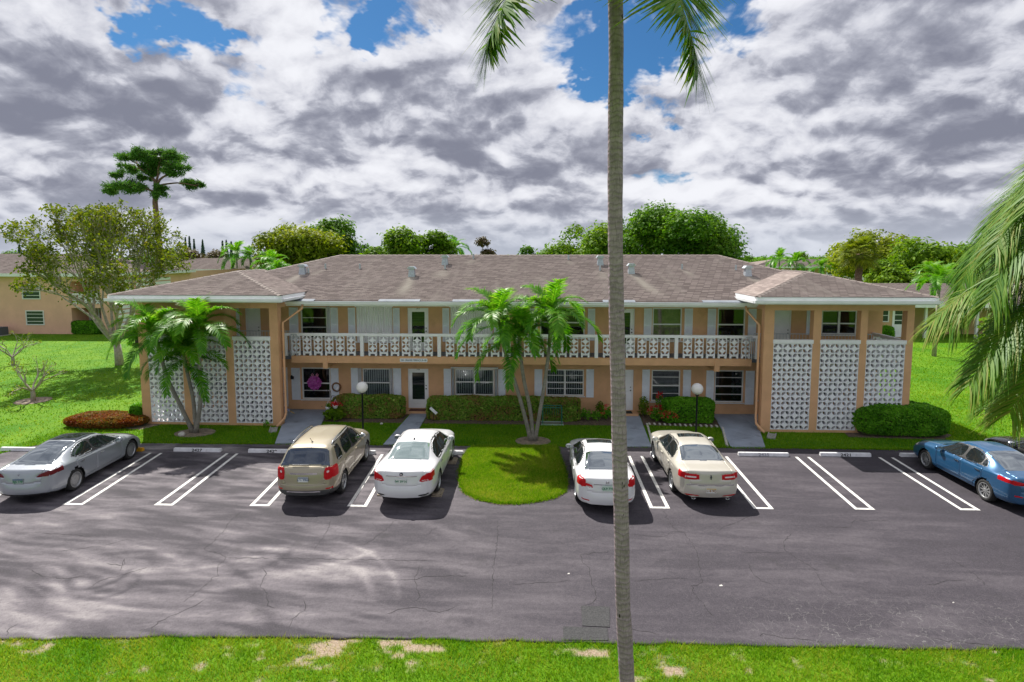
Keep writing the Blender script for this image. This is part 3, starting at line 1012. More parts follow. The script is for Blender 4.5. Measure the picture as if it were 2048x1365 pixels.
# ------------------------------------------------------------------ breeze block shapes
def breeze_quarters(b, cx, cz, w, h, y0, y1, m=0.045, rr=0.92, hollow=True):
    """one pierced block: square frame with a four-pointed concave star; corner holes are quarter discs"""
    hw, hh = w / 2, h / 2
    for sx in (-1, 1):
        for sz in (-1, 1):
            ix, iz = hw - m * hw * 2, hh - m * hh * 2          # inner corner of the frame
            r = min(ix, iz) * rr
            k = 4
            arc = [(ix - r * math.cos(a), iz - r * math.sin(a)) for a in np.linspace(0, math.pi / 2, k + 1)]   # from (ix-r, iz) to (ix, iz-r)
            rim = [(ix, iz - .62 * r), (ix - .15 * r, iz - .15 * r), (ix - .62 * r, iz)]     # rounded outer corner of the leaf-shaped hole
            n = len(arc)
            for y, flip in ((y0, 1), (y1, -1)):
                vs = [(0, y, 0)] + [(p[0], y, p[1]) for p in arc] + [(0, y, iz), (ix, y, 0), (0, y, hh), (hw, y, hh), (hw, y, 0)] + [(p[0], y, p[1]) for p in rim]
                A, Bx, C_, D_, E_, Q0 = n + 1, n + 2, n + 3, n + 4, n + 5, n + 6
                fs = [(0, 1, A)] + [(0, i + 1, i) for i in range(1, n)] + [(0, Bx, n)]
                fs += [(A, 1, Q0 + 2, Q0 + 1, D_, C_), (Bx, E_, D_, Q0 + 1, Q0, n)]
                out = []
                for f in fs:
                    f = list(f)
                    if sx * sz * flip < 0:
                        f = f[::-1]
                    out.append(tuple(f[::-1]))
                b.add([(cx + sx * v[0], v[1], cz + sz * v[2]) for v in vs], out)
            vs, fs = [], []
            loop = arc + rim
            for p in loop:
                vs += [(cx + sx * p[0], y0, cz + sz * p[1]), (cx + sx * p[0], y1, cz + sz * p[1])]
            n = len(loop)
            for i in range(n):
                j = (i + 1) % n
                q = (2 * i, 2 * j, 2 * j + 1, 2 * i + 1)
                fs.append(q if sx * sz > 0 else q[::-1])
            b.add(vs, fs)
    # outer sides
    x0, x1, z0, z1 = cx - hw, cx + hw, cz - hh, cz + hh
    b.add([(x0, y0, z0), (x1, y0, z0), (x1, y0, z1), (x0, y0, z1), (x0, y1, z0), (x1, y1, z0), (x1, y1, z1), (x0, y1, z1)],
          [(0, 4, 5, 1), (1, 5, 6, 2), (2, 6, 7, 3), (3, 7, 4, 0)])
    return b


def baluster_b(h=0.9, w=0.375):
    b = B()
    bh = 0.375
    for k in range(2):
        breeze_quarters(b, 0, h - bh * (k + .5), w, bh - .004, -.05, .05)
    z = h - 2 * bh
    b.box(-w / 2, w / 2, -.05, .05, z - .055, z - .003)
    for s in (-1, 1):
        b.box(min(s * w / 2, s * (w / 2 - .08)), max(s * w / 2, s * (w / 2 - .08)), -.05, .05, 0, z - .056)
    return b


# ------------------------------------------------------------------ the apartment building
TY, BY, WY, EY, RY = 24.6, 25.9, 27.2, 25.5, 32.5
apt = thing('apartment_building', 'long two-storey peach apartment building with white pierced block screens and a brown shingle roof', 'building', (-0.9, 27.2, 0))
AO = ORG[apt.name]

# front wall with openings
WINS = []   # (x0,x1,z0,z1,kind)


def cells(xs, zs, holes):
    for i in range(len(xs) - 1):
        for j in range(len(zs) - 1):
            cx, cz = (xs[i] + xs[i + 1]) / 2, (zs[j] + zs[j + 1]) / 2
            if not any(h[0] < cx < h[1] and h[2] < cz < h[3] for h in holes):
                yield xs[i], xs[i + 1], zs[j], zs[j + 1]


OPEN = [(-11.29, -9.89, .55, 2.1), (-8.33, -6.97, .68, 2.08), (-6.13, -5.14, .16, 2.08), (-3.87, -2.0, .82, 2.09), (.47, 2.26, .84, 2.11), (3.62, 4.58, .17, 2.12),
        (5.42, 6.76, .62, 2.12), (8.35, 9.68, .60, 2.13), (-12.75, -11.98, .16, 2.1),
        (-11.25, -9.97, 3.5, 5.02), (-8.55, -6.82, 3.4, 5.04), (-6.10, -5.10, 2.93, 5.0), (-4.05, -2.06, 3.4, 5.04), (.17, 2.27, 3.62, 5.04), (3.63, 4.58, 2.93, 5.0),
        (5.40, 6.76, 3.5, 5.04), (8.39, 9.66, 3.5, 5.04), (13.1, 14.72, 3.83, 4.98), (10.95, 11.75, 2.93, 4.98), (-13.95, -13.2, 2.93, 4.98)]
xs = sorted({-17.30, 15.85} | {o[0] for o in OPEN} | {o[1] for o in OPEN})
zs = sorted({0.0, 5.4} | {o[2] for o in OPEN} | {o[3] for o in OPEN})
b = B()
for x0, x1, z0, z1 in cells(xs, zs, OPEN):
    b.quad((x0, WY, z0), (x1, WY, z0), (x1, WY, z1), (x0, WY, z1))
for x0, x1, z0, z1 in OPEN:      # reveals
    d = WY + .14
    b.quad((x0, WY, z0), (x0, WY, z1), (x0, d, z1), (x0, d, z0))
    b.quad((x1, WY, z0), (x1, d, z0), (x1, d, z1), (x1, WY, z1))
    b.quad((x0, WY, z1), (x1, WY, z1), (x1, d, z1), (x0, d, z1))
    b.quad((x0, WY, z0), (x0, d, z0), (x1, d, z0), (x1, WY, z0))
b.quad((-17.30, WY, 0), (-17.30, WY, 5.4), (-17.30, 37.8, 5.4), (-17.30, 37.8, 0))
b.quad((15.85, WY, 0), (15.85, 37.8, 0), (15.85, 37.8, 5.4), (15.85, WY, 5.4))
b.quad((-17.30, 37.8, 0), (-17.30, 37.8, 5.4), (15.85, 37.8, 5.4), (15.85, 37.8, 0))
obj('wall', b, M_STUCCO, apt)


def frame_rect(b, x0, x1, z0, z1, w, y0, y1):
    b.box(x0, x1, y0, y1, z0, z0 + w)
    b.box(x0, x1, y0, y1, z1 - w, z1)
    b.box(x0, x0 + w, y0, y1, z0 + w, z1 - w)
    b.box(x1 - w, x1, y0, y1, z0 + w, z1 - w)


def window(x0, x1, z0, z1, lites=1, rails=(.5,), blind=None, glass=None, parent=None, wy=WY, proud=False, fr=.055):
    parent = parent or apt
    b = B()
    y0, y1 = (wy - .02, wy + .05) if proud else (wy + .03, wy + .09)
    frame_rect(b, x0 + .003, x1 - .003, z0 + .003, z1 - .003, fr, y0, y1)
    lw = (x1 - x0) / lites
    for k in range(1, lites):
        b.box(x0 + k * lw - .045, x0 + k * lw + .045, y0 - .004, y1 - .006, z0 + fr, z1 - fr)
    for k in range(lites):
        a, c = x0 + k * lw + (fr if k == 0 else .045), x0 + (k + 1) * lw - (fr if k == lites - 1 else .045)
        for i, r in enumerate(rails):
            zz = z0 + (z1 - z0) * r
            hw = .03 if abs(r - .5) < .1 else .014
            b.box(a, c, y0 + .008, y1 - .01, zz - hw, zz + hw)
    b.box(x0 - .05, x1 + .05, wy - .06, wy - .003, z0 - .05, z0 - .004)      # sill
    w = obj('window', b, M_FRAME, parent)
    g_ = B().quad((x0 + fr, y1 - .02, z0 + fr), (x1 - fr, y1 - .02, z0 + fr), (x1 - fr, y1 - .02, z1 - fr), (x0 + fr, y1 - .02, z1 - fr))
    obj('pane', g_, glass or M_GLASS, w)
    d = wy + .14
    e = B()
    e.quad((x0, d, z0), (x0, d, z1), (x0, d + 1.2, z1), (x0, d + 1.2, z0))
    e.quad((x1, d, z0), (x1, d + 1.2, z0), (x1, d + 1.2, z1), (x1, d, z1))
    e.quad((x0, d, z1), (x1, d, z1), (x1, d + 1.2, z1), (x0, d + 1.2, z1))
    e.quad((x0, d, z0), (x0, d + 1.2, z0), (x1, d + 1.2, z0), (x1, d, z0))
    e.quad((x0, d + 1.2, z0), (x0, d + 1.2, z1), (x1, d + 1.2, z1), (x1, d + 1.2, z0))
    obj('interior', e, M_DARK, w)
    if blind:
        s = B()
        yb_ = wy + .17
        if blind == 'vertical':
            k = int((x1 - x0) / .105)
            for q in range(k):
                xq = x0 + .05 + q * .105
                s.quad((xq, yb_, z0 + .06), (xq + .062, yb_ + .035, z0 + .06), (xq + .062, yb_ + .035, z1 - .06), (xq, yb_, z1 - .06))
        elif blind == 'horizontal':
            k = int((z1 - z0) / .062)
            for q in range(k):
                zq = z0 + .03 + q * .062
                s.quad((x0 + .05, yb_, zq), (x1 - .05, yb_, zq), (x1 - .05, yb_ + .03, zq + .022), (x0 + .05, yb_ + .03, zq + .022))
        else:
            k = int((x1 - x0) / .06)
            pts = [(x0 + .03 + (x1 - x0 - .06) * q / k, yb_ + .02 * math.sin(q * 1.9)) for q in range(k + 1)]
            zb_ = z0 + .05 if blind == 'curtain' else z0 + (z1 - z0) * .5
            for p, q in zip(pts, pts[1:]):
                s.quad((p[0], p[1], zb_), (q[0], q[1], zb_), (q[0], q[1], z1 - .04), (p[0], p[1], z1 - .04))
        obj('blind', s, M_CURT if blind in ('curtain',) else M_BLIND, w)
    return w


window(*OPEN[0], rails=(.5, .27), fr=.06)
window(*OPEN[1], rails=(.5,), blind='vertical')
window(*OPEN[3], lites=2, rails=(.5,), blind='vertical')
window(*OPEN[4], lites=2, rails=(.5, .27, .77), blind='vertical')
window(*OPEN[6], rails=(.5, .25, .77), blind='horizontal')
window(*OPEN[7], rails=(.5, .25, .77), glass=M_GLASSG)
window(*OPEN[9], rails=(.66, .36))
window(*OPEN[13], lites=2, rails=(.5,))
window(*OPEN[15], rails=(.5,), blind='curtain')
window(*OPEN[16], rails=(.5,))
window(*OPEN[17], lites=2, rails=(.45,), fr=.07)
# the two windows closed with corrugated storm shutters
for o in (OPEN[10], OPEN[12]):
    b = B()
    x0, x1, z0, z1 = o
    k = int((x1 - x0) / .11)
    for q in range(k):
        a, c = x0 + (x1 - x0) * q / k, x0 + (x1 - x0) * (q + 1) / k
        m_ = (a + c) / 2
        b.quad((a, WY - .01, z0), (m_, WY - .07, z0), (m_, WY - .07, z1), (a, WY - .01, z1))
        b.quad((m_, WY - .07, z0), (c, WY - .01, z0), (c, WY - .01, z1), (m_, WY - .07, z1))
    b.box(x0 - .04, x1 + .04, WY - .10, WY - .004, z0 - .07, z0 - .002)
    b.box(x0 - .04, x1 + .04, WY - .10, WY - .004, z1 + .002, z1 + .05)
    obj('storm_shutter', b, M_WHITE, apt)
# folded accordion shutters beside three windows
for x0, x1, z0, z1 in ((-4.02, -3.89, .66, 2.13), (-1.98, -1.83, .66, 2.13), (-6.96, -6.86, .62, 2.1), (-9.95, -9.80, 3.45, 5.05), (-8.5, -8.36, .62, 2.1)):
    b = B()
    k = 3
    for q in range(k):
        a, c = x0 + (x1 - x0) * q / k, x0 + (x1 - x0) * (q + 1) / k
        m_ = (a + c) / 2
        b.quad((a, WY - .02, z0), (m_, WY - .13, z0), (m_, WY - .13, z1), (a, WY - .02, z1))
        b.quad((m_, WY - .13, z0), (c, WY - .02, z0), (c, WY - .02, z1), (m_, WY - .13, z1))
    obj('storm_shutter', b, M_GUT, apt)
b = B()
b.box(-4.04, -1.80, WY - .14, WY - .004, 2.135, 2.19)
b.box(-4.04, -1.80, WY - .14, WY - .004, .57, .64)
obj('shutter_track', b, M_GUT, apt)

# louvred shutters
SH = [(-11.78, -11.36, .52, 2.08), (-9.86, -9.48, .52, 2.08), (-8.87, -8.52, .55, 2.1), (-6.83, -6.45, .55, 2.1), (-4.40, -4.05, .75, 2.1), (-1.80, -1.45, .75, 2.1),
      (-.08, .29, .76, 2.11), (2.36, 2.72, .78, 2.13), (4.98, 5.33, .58, 2.14), (6.88, 7.24, .6, 2.14), (7.95, 8.31, .56, 2.12), (9.76, 10.16, .52, 2.12),
      (-11.79, -11.36, 3.45, 5.0), (-9.78, -9.43, 3.45, 5.0), (-8.94, -8.60, 3.4, 5.0), (-6.78, -6.47, 3.4, 5.0), (-4.43, -4.11, 3.4, 5.0), (-2.0, -1.69, 3.4, 5.0),
      (-.3, .06, 3.5, 5.0), (2.40, 2.74, 3.5, 5.0), (5.0, 5.36, 3.5, 5.02), (6.87, 7.24, 3.5, 5.02), (7.93, 8.30, 3.5, 5.02), (9.78, 10.14, 3.5, 5.02),
      (12.42, 12.72, 3.83, 4.98), (-14.62, -14.22, 3.5, 5.0)]
SHC = {}


def shutter_mesh(w, h):
    key = (round(w, 2), round(h, 2))
    if key not in SHC:
        b = B()
        f = .045
        b.box(-w / 2, -w / 2 + f, -.045, -.004, 0, h)
        b.box(w / 2 - f, w / 2, -.045, -.004, 0, h)
        for z in (0, h * .47, h - f):
            b.box(-w / 2 + f, w / 2 - f, -.044, -.006, z, z + f)
        b.quad((-w / 2 + f, -.008, f), (w / 2 - f, -.008, f), (w / 2 - f, -.008, h - f), (-w / 2 + f, -.008, h - f))
        n_ = int(h / .05)
        for q in range(n_):
            z = f + (h - 2 * f) * q / n_
            b.quad((-w / 2 + f, -.036, z), (w / 2 - f, -.036, z), (w / 2 - f, -.010, z + .046), (-w / 2 + f, -.010, z + .046))
        me = bpy.data.meshes.new('shutter')
        me.from_pydata(b.v, [], b.f)
        me.materials.append(M_SHUT)
        SHC[key] = me
    return SHC[key]


for x0, x1, z0, z1 in SH:
    obj_me('shutter', shutter_mesh(x1 - x0, z1 - z0), apt, Vector(((x0 + x1) / 2, WY, z0)) - AO)


# doors
def door(x0, x1, z0, z1, style, num=None, wy=WY):
    b = B()
    y0 = wy + .06
    w = x1 - x0
    frame_rect(b, x0 + .002, x1 - .002, z0 + .002, z1 - .002, .06, y0 - .02, y0 + .05)
    a, c = x0 + .065, x1 - .065
    if style == 'storm':
        frame_rect(b, a, c, z0 + .065, z1 - .065, .13, y0, y0 + .04)
        b.box(a + .131, c - .131, y0 + .004, y0 + .036, z0 + .2, z0 + .42)
        d = obj('door', b, M_WHITE, apt)
        p = (a + .131, c - .131, z0 + .42, z1 - .2)
        obj('pane', B().quad((p[0], y0 + .02, p[2]), (p[1], y0 + .02, p[2]), (p[1], y0 + .02, p[3]), (p[0], y0 + .02, p[3])), M_GLASS, d)
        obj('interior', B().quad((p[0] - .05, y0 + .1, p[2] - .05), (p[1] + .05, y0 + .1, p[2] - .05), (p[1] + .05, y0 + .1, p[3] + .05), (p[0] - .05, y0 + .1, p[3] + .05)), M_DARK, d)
        s = B()
        for q in range(18):
            zq = p[2] + (p[3] - p[2]) * (q + .3) / 18
            s.quad((p[0], y0 + .06, zq), (p[1], y0 + .06, zq), (p[1], y0 + .075, zq + .028), (p[0], y0 + .075, zq + .028))
        obj('louvre', s, mat('grey_louvre', (0.05, 0.055, 0.058), 0.5), d)
    else:
        b.box(a, c, y0 + .012, y0 + .05, z0 + .065, z1 - .065)
        cw = (c - a - .3) / 2
        for zz0, zz1 in ((.12, .78), (.9, 1.42), (1.52, 1.78)):
            for k in range(2):
                xa = a + .1 + k * (cw + .1)
                frame_rect(b, xa, xa + cw, z0 + zz0, z0 + zz1, .025, y0 + .002, y0 + .0115)
                b.box(xa + .06, xa + cw - .06, y0 + .004, y0 + .0115, z0 + zz0 + .06, z0 + zz1 - .06)
        d = obj('door', b, M_WHITE, apt)
    k = B()
    k.lathe([(0, -.05), (.03, -.045), (.03, -.01), (.012, 0)], 10, 'y', (c - .06, y0, z0 + .95))
    k.lathe([(0, -.03), (.024, -.025), (.024, 0)], 10, 'y', (c - .06, y0, z0 + 1.1))
    obj('handle', k, M_BLACK, d, smooth=True)
    if num:
        obj('house_number', text_b(num, .11, ((x0 + x1) / 2, y0 - .023, z1 - .03), 'y'), M_BLACK, d)
    return d


door(*OPEN[2], 'storm', '102')
door(*OPEN[11], 'storm', '202')
door(*OPEN[5], 'panel')
door(*OPEN[14], 'storm', '203')
door(*OPEN[18], 'panel')
door(*OPEN[19], 'panel')
door(*OPEN[8], 'panel')
for x0, x1 in ((-6.3, -4.98), (3.5, 4.75)):     # door steps
    obj('door_step', B().box(x0, x1, WY - .55, WY - .003, .0, .15), M_STUCCO, apt)

# balcony: slab, edge beam, cantilever beams, floor
b = B()
b.box(-11.19, 9.53, BY - .02, BY + .22, 2.58, 2.90)
obj('beam', b, M_STUCCO, apt)
for x in (-9.62, 8.02):
    obj('beam', B().box(x - .11, x + .11, BY - .045, WY - .003, 2.33, 2.86), M_STUCCO, apt)
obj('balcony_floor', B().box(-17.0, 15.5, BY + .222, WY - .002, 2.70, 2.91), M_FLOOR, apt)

# railing with pierced block balusters
rb = B()
rb.box(-11.50, 9.80, BY - .075, BY + .075, 3.83, 3.95)
rail = obj('railing', rb, M_WHITE, apt, bevel=.006)
me_b = None
bb = baluster_b()
me_b = bpy.data.meshes.new('baluster')
me_b.from_pydata(bb.v, [], bb.f)
me_b.materials.append(M_BLOCK)
PX = [-11.44 + 3.53 * k for k in range(7)]
mp = B().box(-.075, .075, -.06, .06, 0, .928)
me_p = bpy.data.meshes.new('railing_post')
me_p.from_pydata(mp.v, [], mp.f)
me_p.materials.append(M_WHITE)
for k, x in enumerate(PX):
    obj_me('railing_post', me_p, rail, Vector((x, BY, 2.902)) - AO)
    if k < 6:
        for q in range(6):
            obj_me('baluster', me_b, rail, Vector((x + 3.53 * (q + .96) / 6.92 + .0, BY, 2.925)) - AO)


def picket_rail(name, pts, h, parent, step=.14, m=None, rad=.02):
    """steel rail along a 3-D polyline of the foot"""
    b = B()
    for p, q in zip(pts, pts[1:]):
        p, q = Vector(p), Vector(q)
        b.tube([p + Vector((0, 0, h)), q + Vector((0, 0, h))], rad, 6)
        b.tube([p + Vector((0, 0, .1)), q + Vector((0, 0, .1))], rad * .7, 6)
        n_ = max(1, int((q - p).length / step))
        for k in range(n_ + 1):
            c = p + (q - p) * k / n_
            r = rad if k in (0, n_) else rad * .5
            b.tube([c + Vector((0, 0, .0 if k in (0, n_) else .1)), c + Vector((0, 0, h))], r, 5)
    return obj(name, b, m or M_STEEL, parent)


# stair towers
def screen_block_mesh(w, h):
    b = breeze_quarters(B(), 0, 0, w - .004, h - .004, -.085, .085, .045, .93)
    me = bpy.data.meshes.new('screen_block')
    me.from_pydata(b.v, [], b.f)
    me.materials.append(M_BLOCK)
    return me


for cols, side in (([(-17.44, -17.05), (-15.50, -15.18), (-13.55, -13.20), (-11.56, -11.19)], -1), ([(9.53, 9.93), (11.54, 11.86), (13.46, 13.74), (15.32, 15.61)], 1)):
    xa, xb = cols[0][0], cols[-1][1]
    xo, xi = (xa, xb) if side < 0 else (xb, xa)        # outer, inner face
    for c0, c1 in cols:
        obj('column', B().box(c0, c1, TY, TY + .34, 0.0, 5.19), M_STUCCO, apt)
    obj('beam', B().box(xa, xb, TY + .002, TY + .338, 5.192, 5.5), M_STUCCO, apt)
    for (p0, p1), (q0, q1) in zip(cols, cols[1:]):
        obj('plinth', B().box(p1 + .001, q0 - .001, TY + .01, TY + .33, 0, .11), M_STUCCO, apt)
    # side beams and outer rear column
    ox0, ox1 = (xo + .002, xo + .30) if side < 0 else (xo - .30, xo - .002)
    ix0, ix1 = (xi - .28, xi - .002) if side < 0 else (xi + .002, xi + .28)
    for q0, q1, z0, z1 in ((ox0, ox1, 5.195, 5.498), (ox0, ox1, 2.62, 2.9), (ix0, ix1, 5.195, 5.498)):
        obj('beam', B().box(q0, q1, TY + .342, WY - .003, z0, z1), M_STUCCO, apt)
    for (p0, p1), (q0, q1) in zip(cols, cols[1:]):
        x0, x1 = p1 + .004, q0 - .004
        cap = obj('screen_cap', B().box(x0 - .03, x1 + .03, TY - .03, TY + .2, 3.80, 3.96), M_WHITE, apt, bevel=.006)
        w, h = (x1 - x0) / 4, (3.797 - .112) / 9
        me = screen_block_mesh(w, h)
        for i in range(4):
            for j in range(9):
                obj_me('screen_block', me, cap, Vector((x0 + (i + .5) * w, TY + .09, .112 + (j + .5) * h)) - AO)
    # stair flight rising outward behind the screen
    n_ = 15
    s0, s1 = xi + side * -0.05 + side * 0.55, xo - side * 0.9
    b = B()
    for k in range(n_):
        a = s0 + (s1 - s0) * k / n_
        c = s0 + (s1 - s0) * (k + 1) / n_
        b.box(min(a, c), max(a, c) + .0, TY + .42, TY + 1.28, max(0, 2.9 * (k + 1) / n_ - .3), 2.9 * (k + 1) / n_)
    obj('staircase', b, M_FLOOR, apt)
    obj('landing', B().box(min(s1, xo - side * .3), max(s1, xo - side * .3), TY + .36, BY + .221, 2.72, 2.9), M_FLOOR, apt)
    obj('ground_slab', B().box(xa + .02, xb - .02, TY + .342, WY - .004, 0, .06), M_CONC, apt)
    picket_rail('stair_handrail', [(s0 - side * .18, TY + 1.34, .0), (s0, TY + 1.34, .25), (s1, TY + 1.34, 2.9)], .95, apt, .3)
    picket_rail('stair_guard', [(xi + side * .1, BY + .1, 2.9), (s1, BY + .1, 2.9)], 1.12, apt)
    # side railing of the upper walkway (white blocks, solid top)
    xr = xo - side * .16
    rs = B().box(xr - .06, xr + .06, TY + .36, WY - .01, 3.83, 3.95)
    sr = obj('side_railing', rs, M_WHITE, apt)
    bs = baluster_b().xform(Matrix.Rotation(math.pi / 2, 4, 'Z'))
    me = bpy.data.meshes.new('baluster')
    me.from_pydata(bs.v, [], bs.f)
    me.materials.append(M_BLOCK)
    for q in range(4):
        obj_me('baluster', me, sr, Vector((xr, TY + .75 + q * .52, 2.925)) - AO)
    # gap rail between tower and balcony
    picket_rail('gap_rail', [(xi, BY - .02, 2.9), (xi - side * -.0 + side * -.22, BY - .02, 2.9)] if False else [(xi - side * .05, BY - .1, 2.9), (xi - side * .3, BY - .1, 2.9)], 1.0, apt, .12)
    # tower ceiling
    obj('soffit', B().box(xa - .55, xb + .55, TY - .62, WY - .005, 5.502, 5.53), M_WHITE, apt)
    # downspout at the inner column, with its elbow and splash block
    xd = xi - side * .0 + (-side) * .12
    xd = xi + (.13 if side < 0 else -.13)
    b = B()
    b.tube([(xd + (.62 if side < 0 else -.35), EY + .0, 5.28), (xd + (.60 if side < 0 else -.33), EY - .05, 5.1), (xd, TY + .22, 4.55), (xd, TY + .22, .55), (xd - .02, TY + .1, .32), (xd - .12 * (1 if side < 0 else -1), TY - .45, .12)], .052, 8)
    obj('downspout', b, M_STUCCO, apt, smooth=True)
# splash blocks lie on the grass: things of their own
for x, y, rz, lb in ((-11.25, 23.95, .35, 'grey splash block under the downspout of the left stair tower'), (9.75, 23.95, -.45, 'grey splash block under the downspout of the right stair tower')):
    b = B()
    b.box(-.16, .16, -.35, .35, 0, .04)
    b.box(-.16, -.12, -.35, .35, .04, .08)
    b.box(.12, .16, -.35, .35, .04, .08)
    o = solo('splash_block', b, mat('splash_concrete', (0.35, 0.35, 0.34), 0.8), lb, 'splash block', (x, y, .0))
    o.rotation_euler = (0, 0, rz)

# roofs
RZ = 7.47
roof = roof_plane('roof', (-18.1, EY, 5.46), (16.0, EY, 5.46), (-11.06, RY, RZ), (9.95, RY, RZ), apt, True, .22)
roof_plane('roof_slope', (-18.1, 39.5, 5.46), (-18.1, EY, 5.46), (-11.06, RY, RZ), (-11.06, RY, RZ), roof)
roof_plane('roof_slope', (16.0, EY, 5.46), (16.0, 39.5, 5.46), (9.95, RY, RZ), (9.95, RY, RZ), roof)
roof_plane('roof_slope', (16.0, 39.5, 5.46), (-18.1, 39.5, 5.46), (9.95, RY, RZ), (-11.06, RY, RZ), roof)
TE = 23.85
capb = B()


def ridge_cap(b, p, q, w=.13):
    p, q = Vector(p), Vector(q)
    n_ = max(1, int((q - p).length / .3))
    d = (q - p).normalized()
    sd_ = d.cross(Vector((0, 0, 1))).normalized()
    for k in range(n_):
        a = p + (q - p) * k / n_
        c = p + (q - p) * (k + 1.15) / n_
        u0, u1 = Vector((0, 0, .038)), Vector((0, 0, .022))
        dn = Vector((0, 0, -.045))
        b.add([a + sd_ * w + dn + u0, a + u0, a - sd_ * w + dn + u0, c + sd_ * w + dn + u1, c + u1, c - sd_ * w + dn + u1], [(0, 1, 4, 3), (1, 2, 5, 4)])


for p, q in (((-11.06, RY, RZ), (9.95, RY, RZ)), ((-18.1, EY, 5.46), (-11.06, RY, RZ)), ((16.0, EY, 5.46), (9.95, RY, RZ))):
    ridge_cap(capb, p, q)
for xa, xb, side in ((-18.12, -10.66, -1), (8.88, 16.03, 1)):
    xm = (xa + xb) / 2
    ay = TE + (xb - xa) / 2
    za, ze = 6.72, 5.80
    ro, ri = (xa, xb) if side < 0 else (xb, xa)
    t_ = roof_plane('tower_roof', (xa, TE, ze), (xb, TE, ze), (xm, ay, za), (xm, ay, za), apt, False, .25)
    ry = 30.2
    # right-hand and left-hand slopes run back into the main roof
    roof_plane('roof_slope', (xb, TE, ze), (xb, ry, ze), (xm, ay, za), (xm, ry, za), t_)
    roof_plane('roof_slope', (xa, ry, ze), (xa, TE, ze), (xm, ry, za), (xm, ay, za), t_)
    for p, q in (((xa, TE, ze), (xm, ay, za)), ((xb, TE, ze), (xm, ay, za)), ((xm, ay, za), (xm, ry, za))):
        ridge_cap(capb, p, q)
    b = B()
    b.box(xa - .01, xb + .01, TE - .02, TE + .02, 5.50, 5.79)
    ys_in = 26.35
    b.box(ri - .02, ri + .02, TE + .022, ys_in, 5.50, 5.79)
    b.box(ro - .02, ro + .02, TE + .022, 29.5, 5.50, 5.79)
    b.box(min(ri, xm), max(ri, xm), 29.5, 29.52, 5.5, 5.6)
    obj('fascia', b, M_GUT, apt)
    b = B()
    b.box(xa - .10, xb + .10, TE - .13, TE - .022, 5.55, 5.655)
    b.box(xa - .10, xb + .10, TE - .13, TE - .11, 5.655, 5.67)
    b.box(min(ri + side * -.02, ri + side * -.12), max(ri + side * -.02, ri + side * -.12), TE + .0, ys_in - .1, 5.55, 5.655)
    obj('gutter', b, M_GUT, apt)
obj('ridge_cap', capb, mat('ridge_shingle', (0.20, 0.165, 0.15), 0.9, 0.2, 4), roof)
b = B()
b.box(-17.0, 15.2, EY + .0, EY + .04, 5.24, 5.44)
obj('fascia', b, M_GUT, apt)
b = B()
b.box(-12.5, 10.5, EY - .11, EY - .002, 5.31, 5.42)
b.box(-12.5, 10.5, EY - .13, EY - .112, 5.40, 5.435)
obj('gutter', b, M_GUT, apt)
obj('soffit', B().box(-17.0, 15.4, EY + .042, WY - .003, 5.22, 5.25), M_WHITE, apt)
for x0, x1 in ((-11.9, -9.9), (-7.0, -5.15), (2.9, 4.3), (7.2, 9.1), (-3.7, -2.5)):     # rain diverters on the roof edge
    b = B()
    b.add([(x0, EY - .10, 5.437), (x1, EY - .10, 5.437), (x1, EY + .16, 5.512), (x0, EY + .16, 5.512), (x0, EY - .10, 5.455), (x1, EY - .10, 5.455), (x1, EY + .16, 5.526), (x0, EY + .16, 5.526)],
          [(0, 3, 2, 1), (4, 5, 6, 7), (0, 1, 5, 4), (1, 2, 6, 5), (2, 3, 7, 6), (3, 0, 4, 7)])
    obj('rain_diverter', b, mat('weathered_flashing', (0.22, 0.245, 0.28), .8, spec=.2), apt)
for x, y, big in VENTS:
    z = 5.46 + .2871 * (y - EY)
    b = B()
    if big:
        for (w0, z0_), (w1, z1_) in (((.17, -.08), (.13, .30)), ((.13, .301), (.13, .36))):
            b.add([(x + sx * w0, y + sy * w0, z + z0_) for sx, sy in ((-1, -1), (1, -1), (1, 1), (-1, 1))] + [(x + sx * w1, y + sy * w1, z + z1_) for sx, sy in ((-1, -1), (1, -1), (1, 1), (-1, 1))],
                  [(0, 1, 5, 4), (1, 2, 6, 5), (2, 3, 7, 6), (3, 0, 4, 7), (4, 5, 6, 7)])
        b.prism_y([(x - .22, z + .36), (x + .22, z + .36), (x + .12, z + .48), (x - .12, z + .48)], y - .2, y + .2)
    else:
        b.tube([(x, y, z - .1), (x, y, z + .26)], .05, 8)
    obj('roof_vent', b, M_GALV, roof)
# wall lights
for x, z in ((-12.02 + .3, 1.55), (10.62, 1.6)):
    b = B()
    b.box(x - .06, x + .06, WY - .14, WY - .003, z, z + .12)
    b.tube([(x, WY - .1, z + .1), (x, WY - .16, z + .16)], .05, 8)
    obj('wall_light', b, M_BLACK, apt)

# address plate on the balcony beam
pl = B()
pl.prism_y([(-.61, -.08), (.61, -.08), (.63, -.05), (.63, .05), (.61, .08), (-.61, .08), (-.63, .05), (-.63, -.05)], -.022, 0)
sg = solo('address_sign', pl, mat('sign_white', (0.74, 0.77, 0.80), 0.4, 0.02), 'long white address plate lettered in dark blue on the balcony beam', 'sign', (-5.55, BY - .022, 2.735))
t = text_b('1051 ORANGE TERRACE | B-100', .118, (0, -.0235, 0), 'y', .0022)
wx_ = max(v[0] for v in t.v) - min(v[0] for v in t.v)
t.v = [(v[0] * 1.16 / wx_, v[1], v[2]) for v in t.v]
obj('lettering', t, mat('sign_blue', (0.03, 0.06, 0.14), 0.5), sg, local=True)


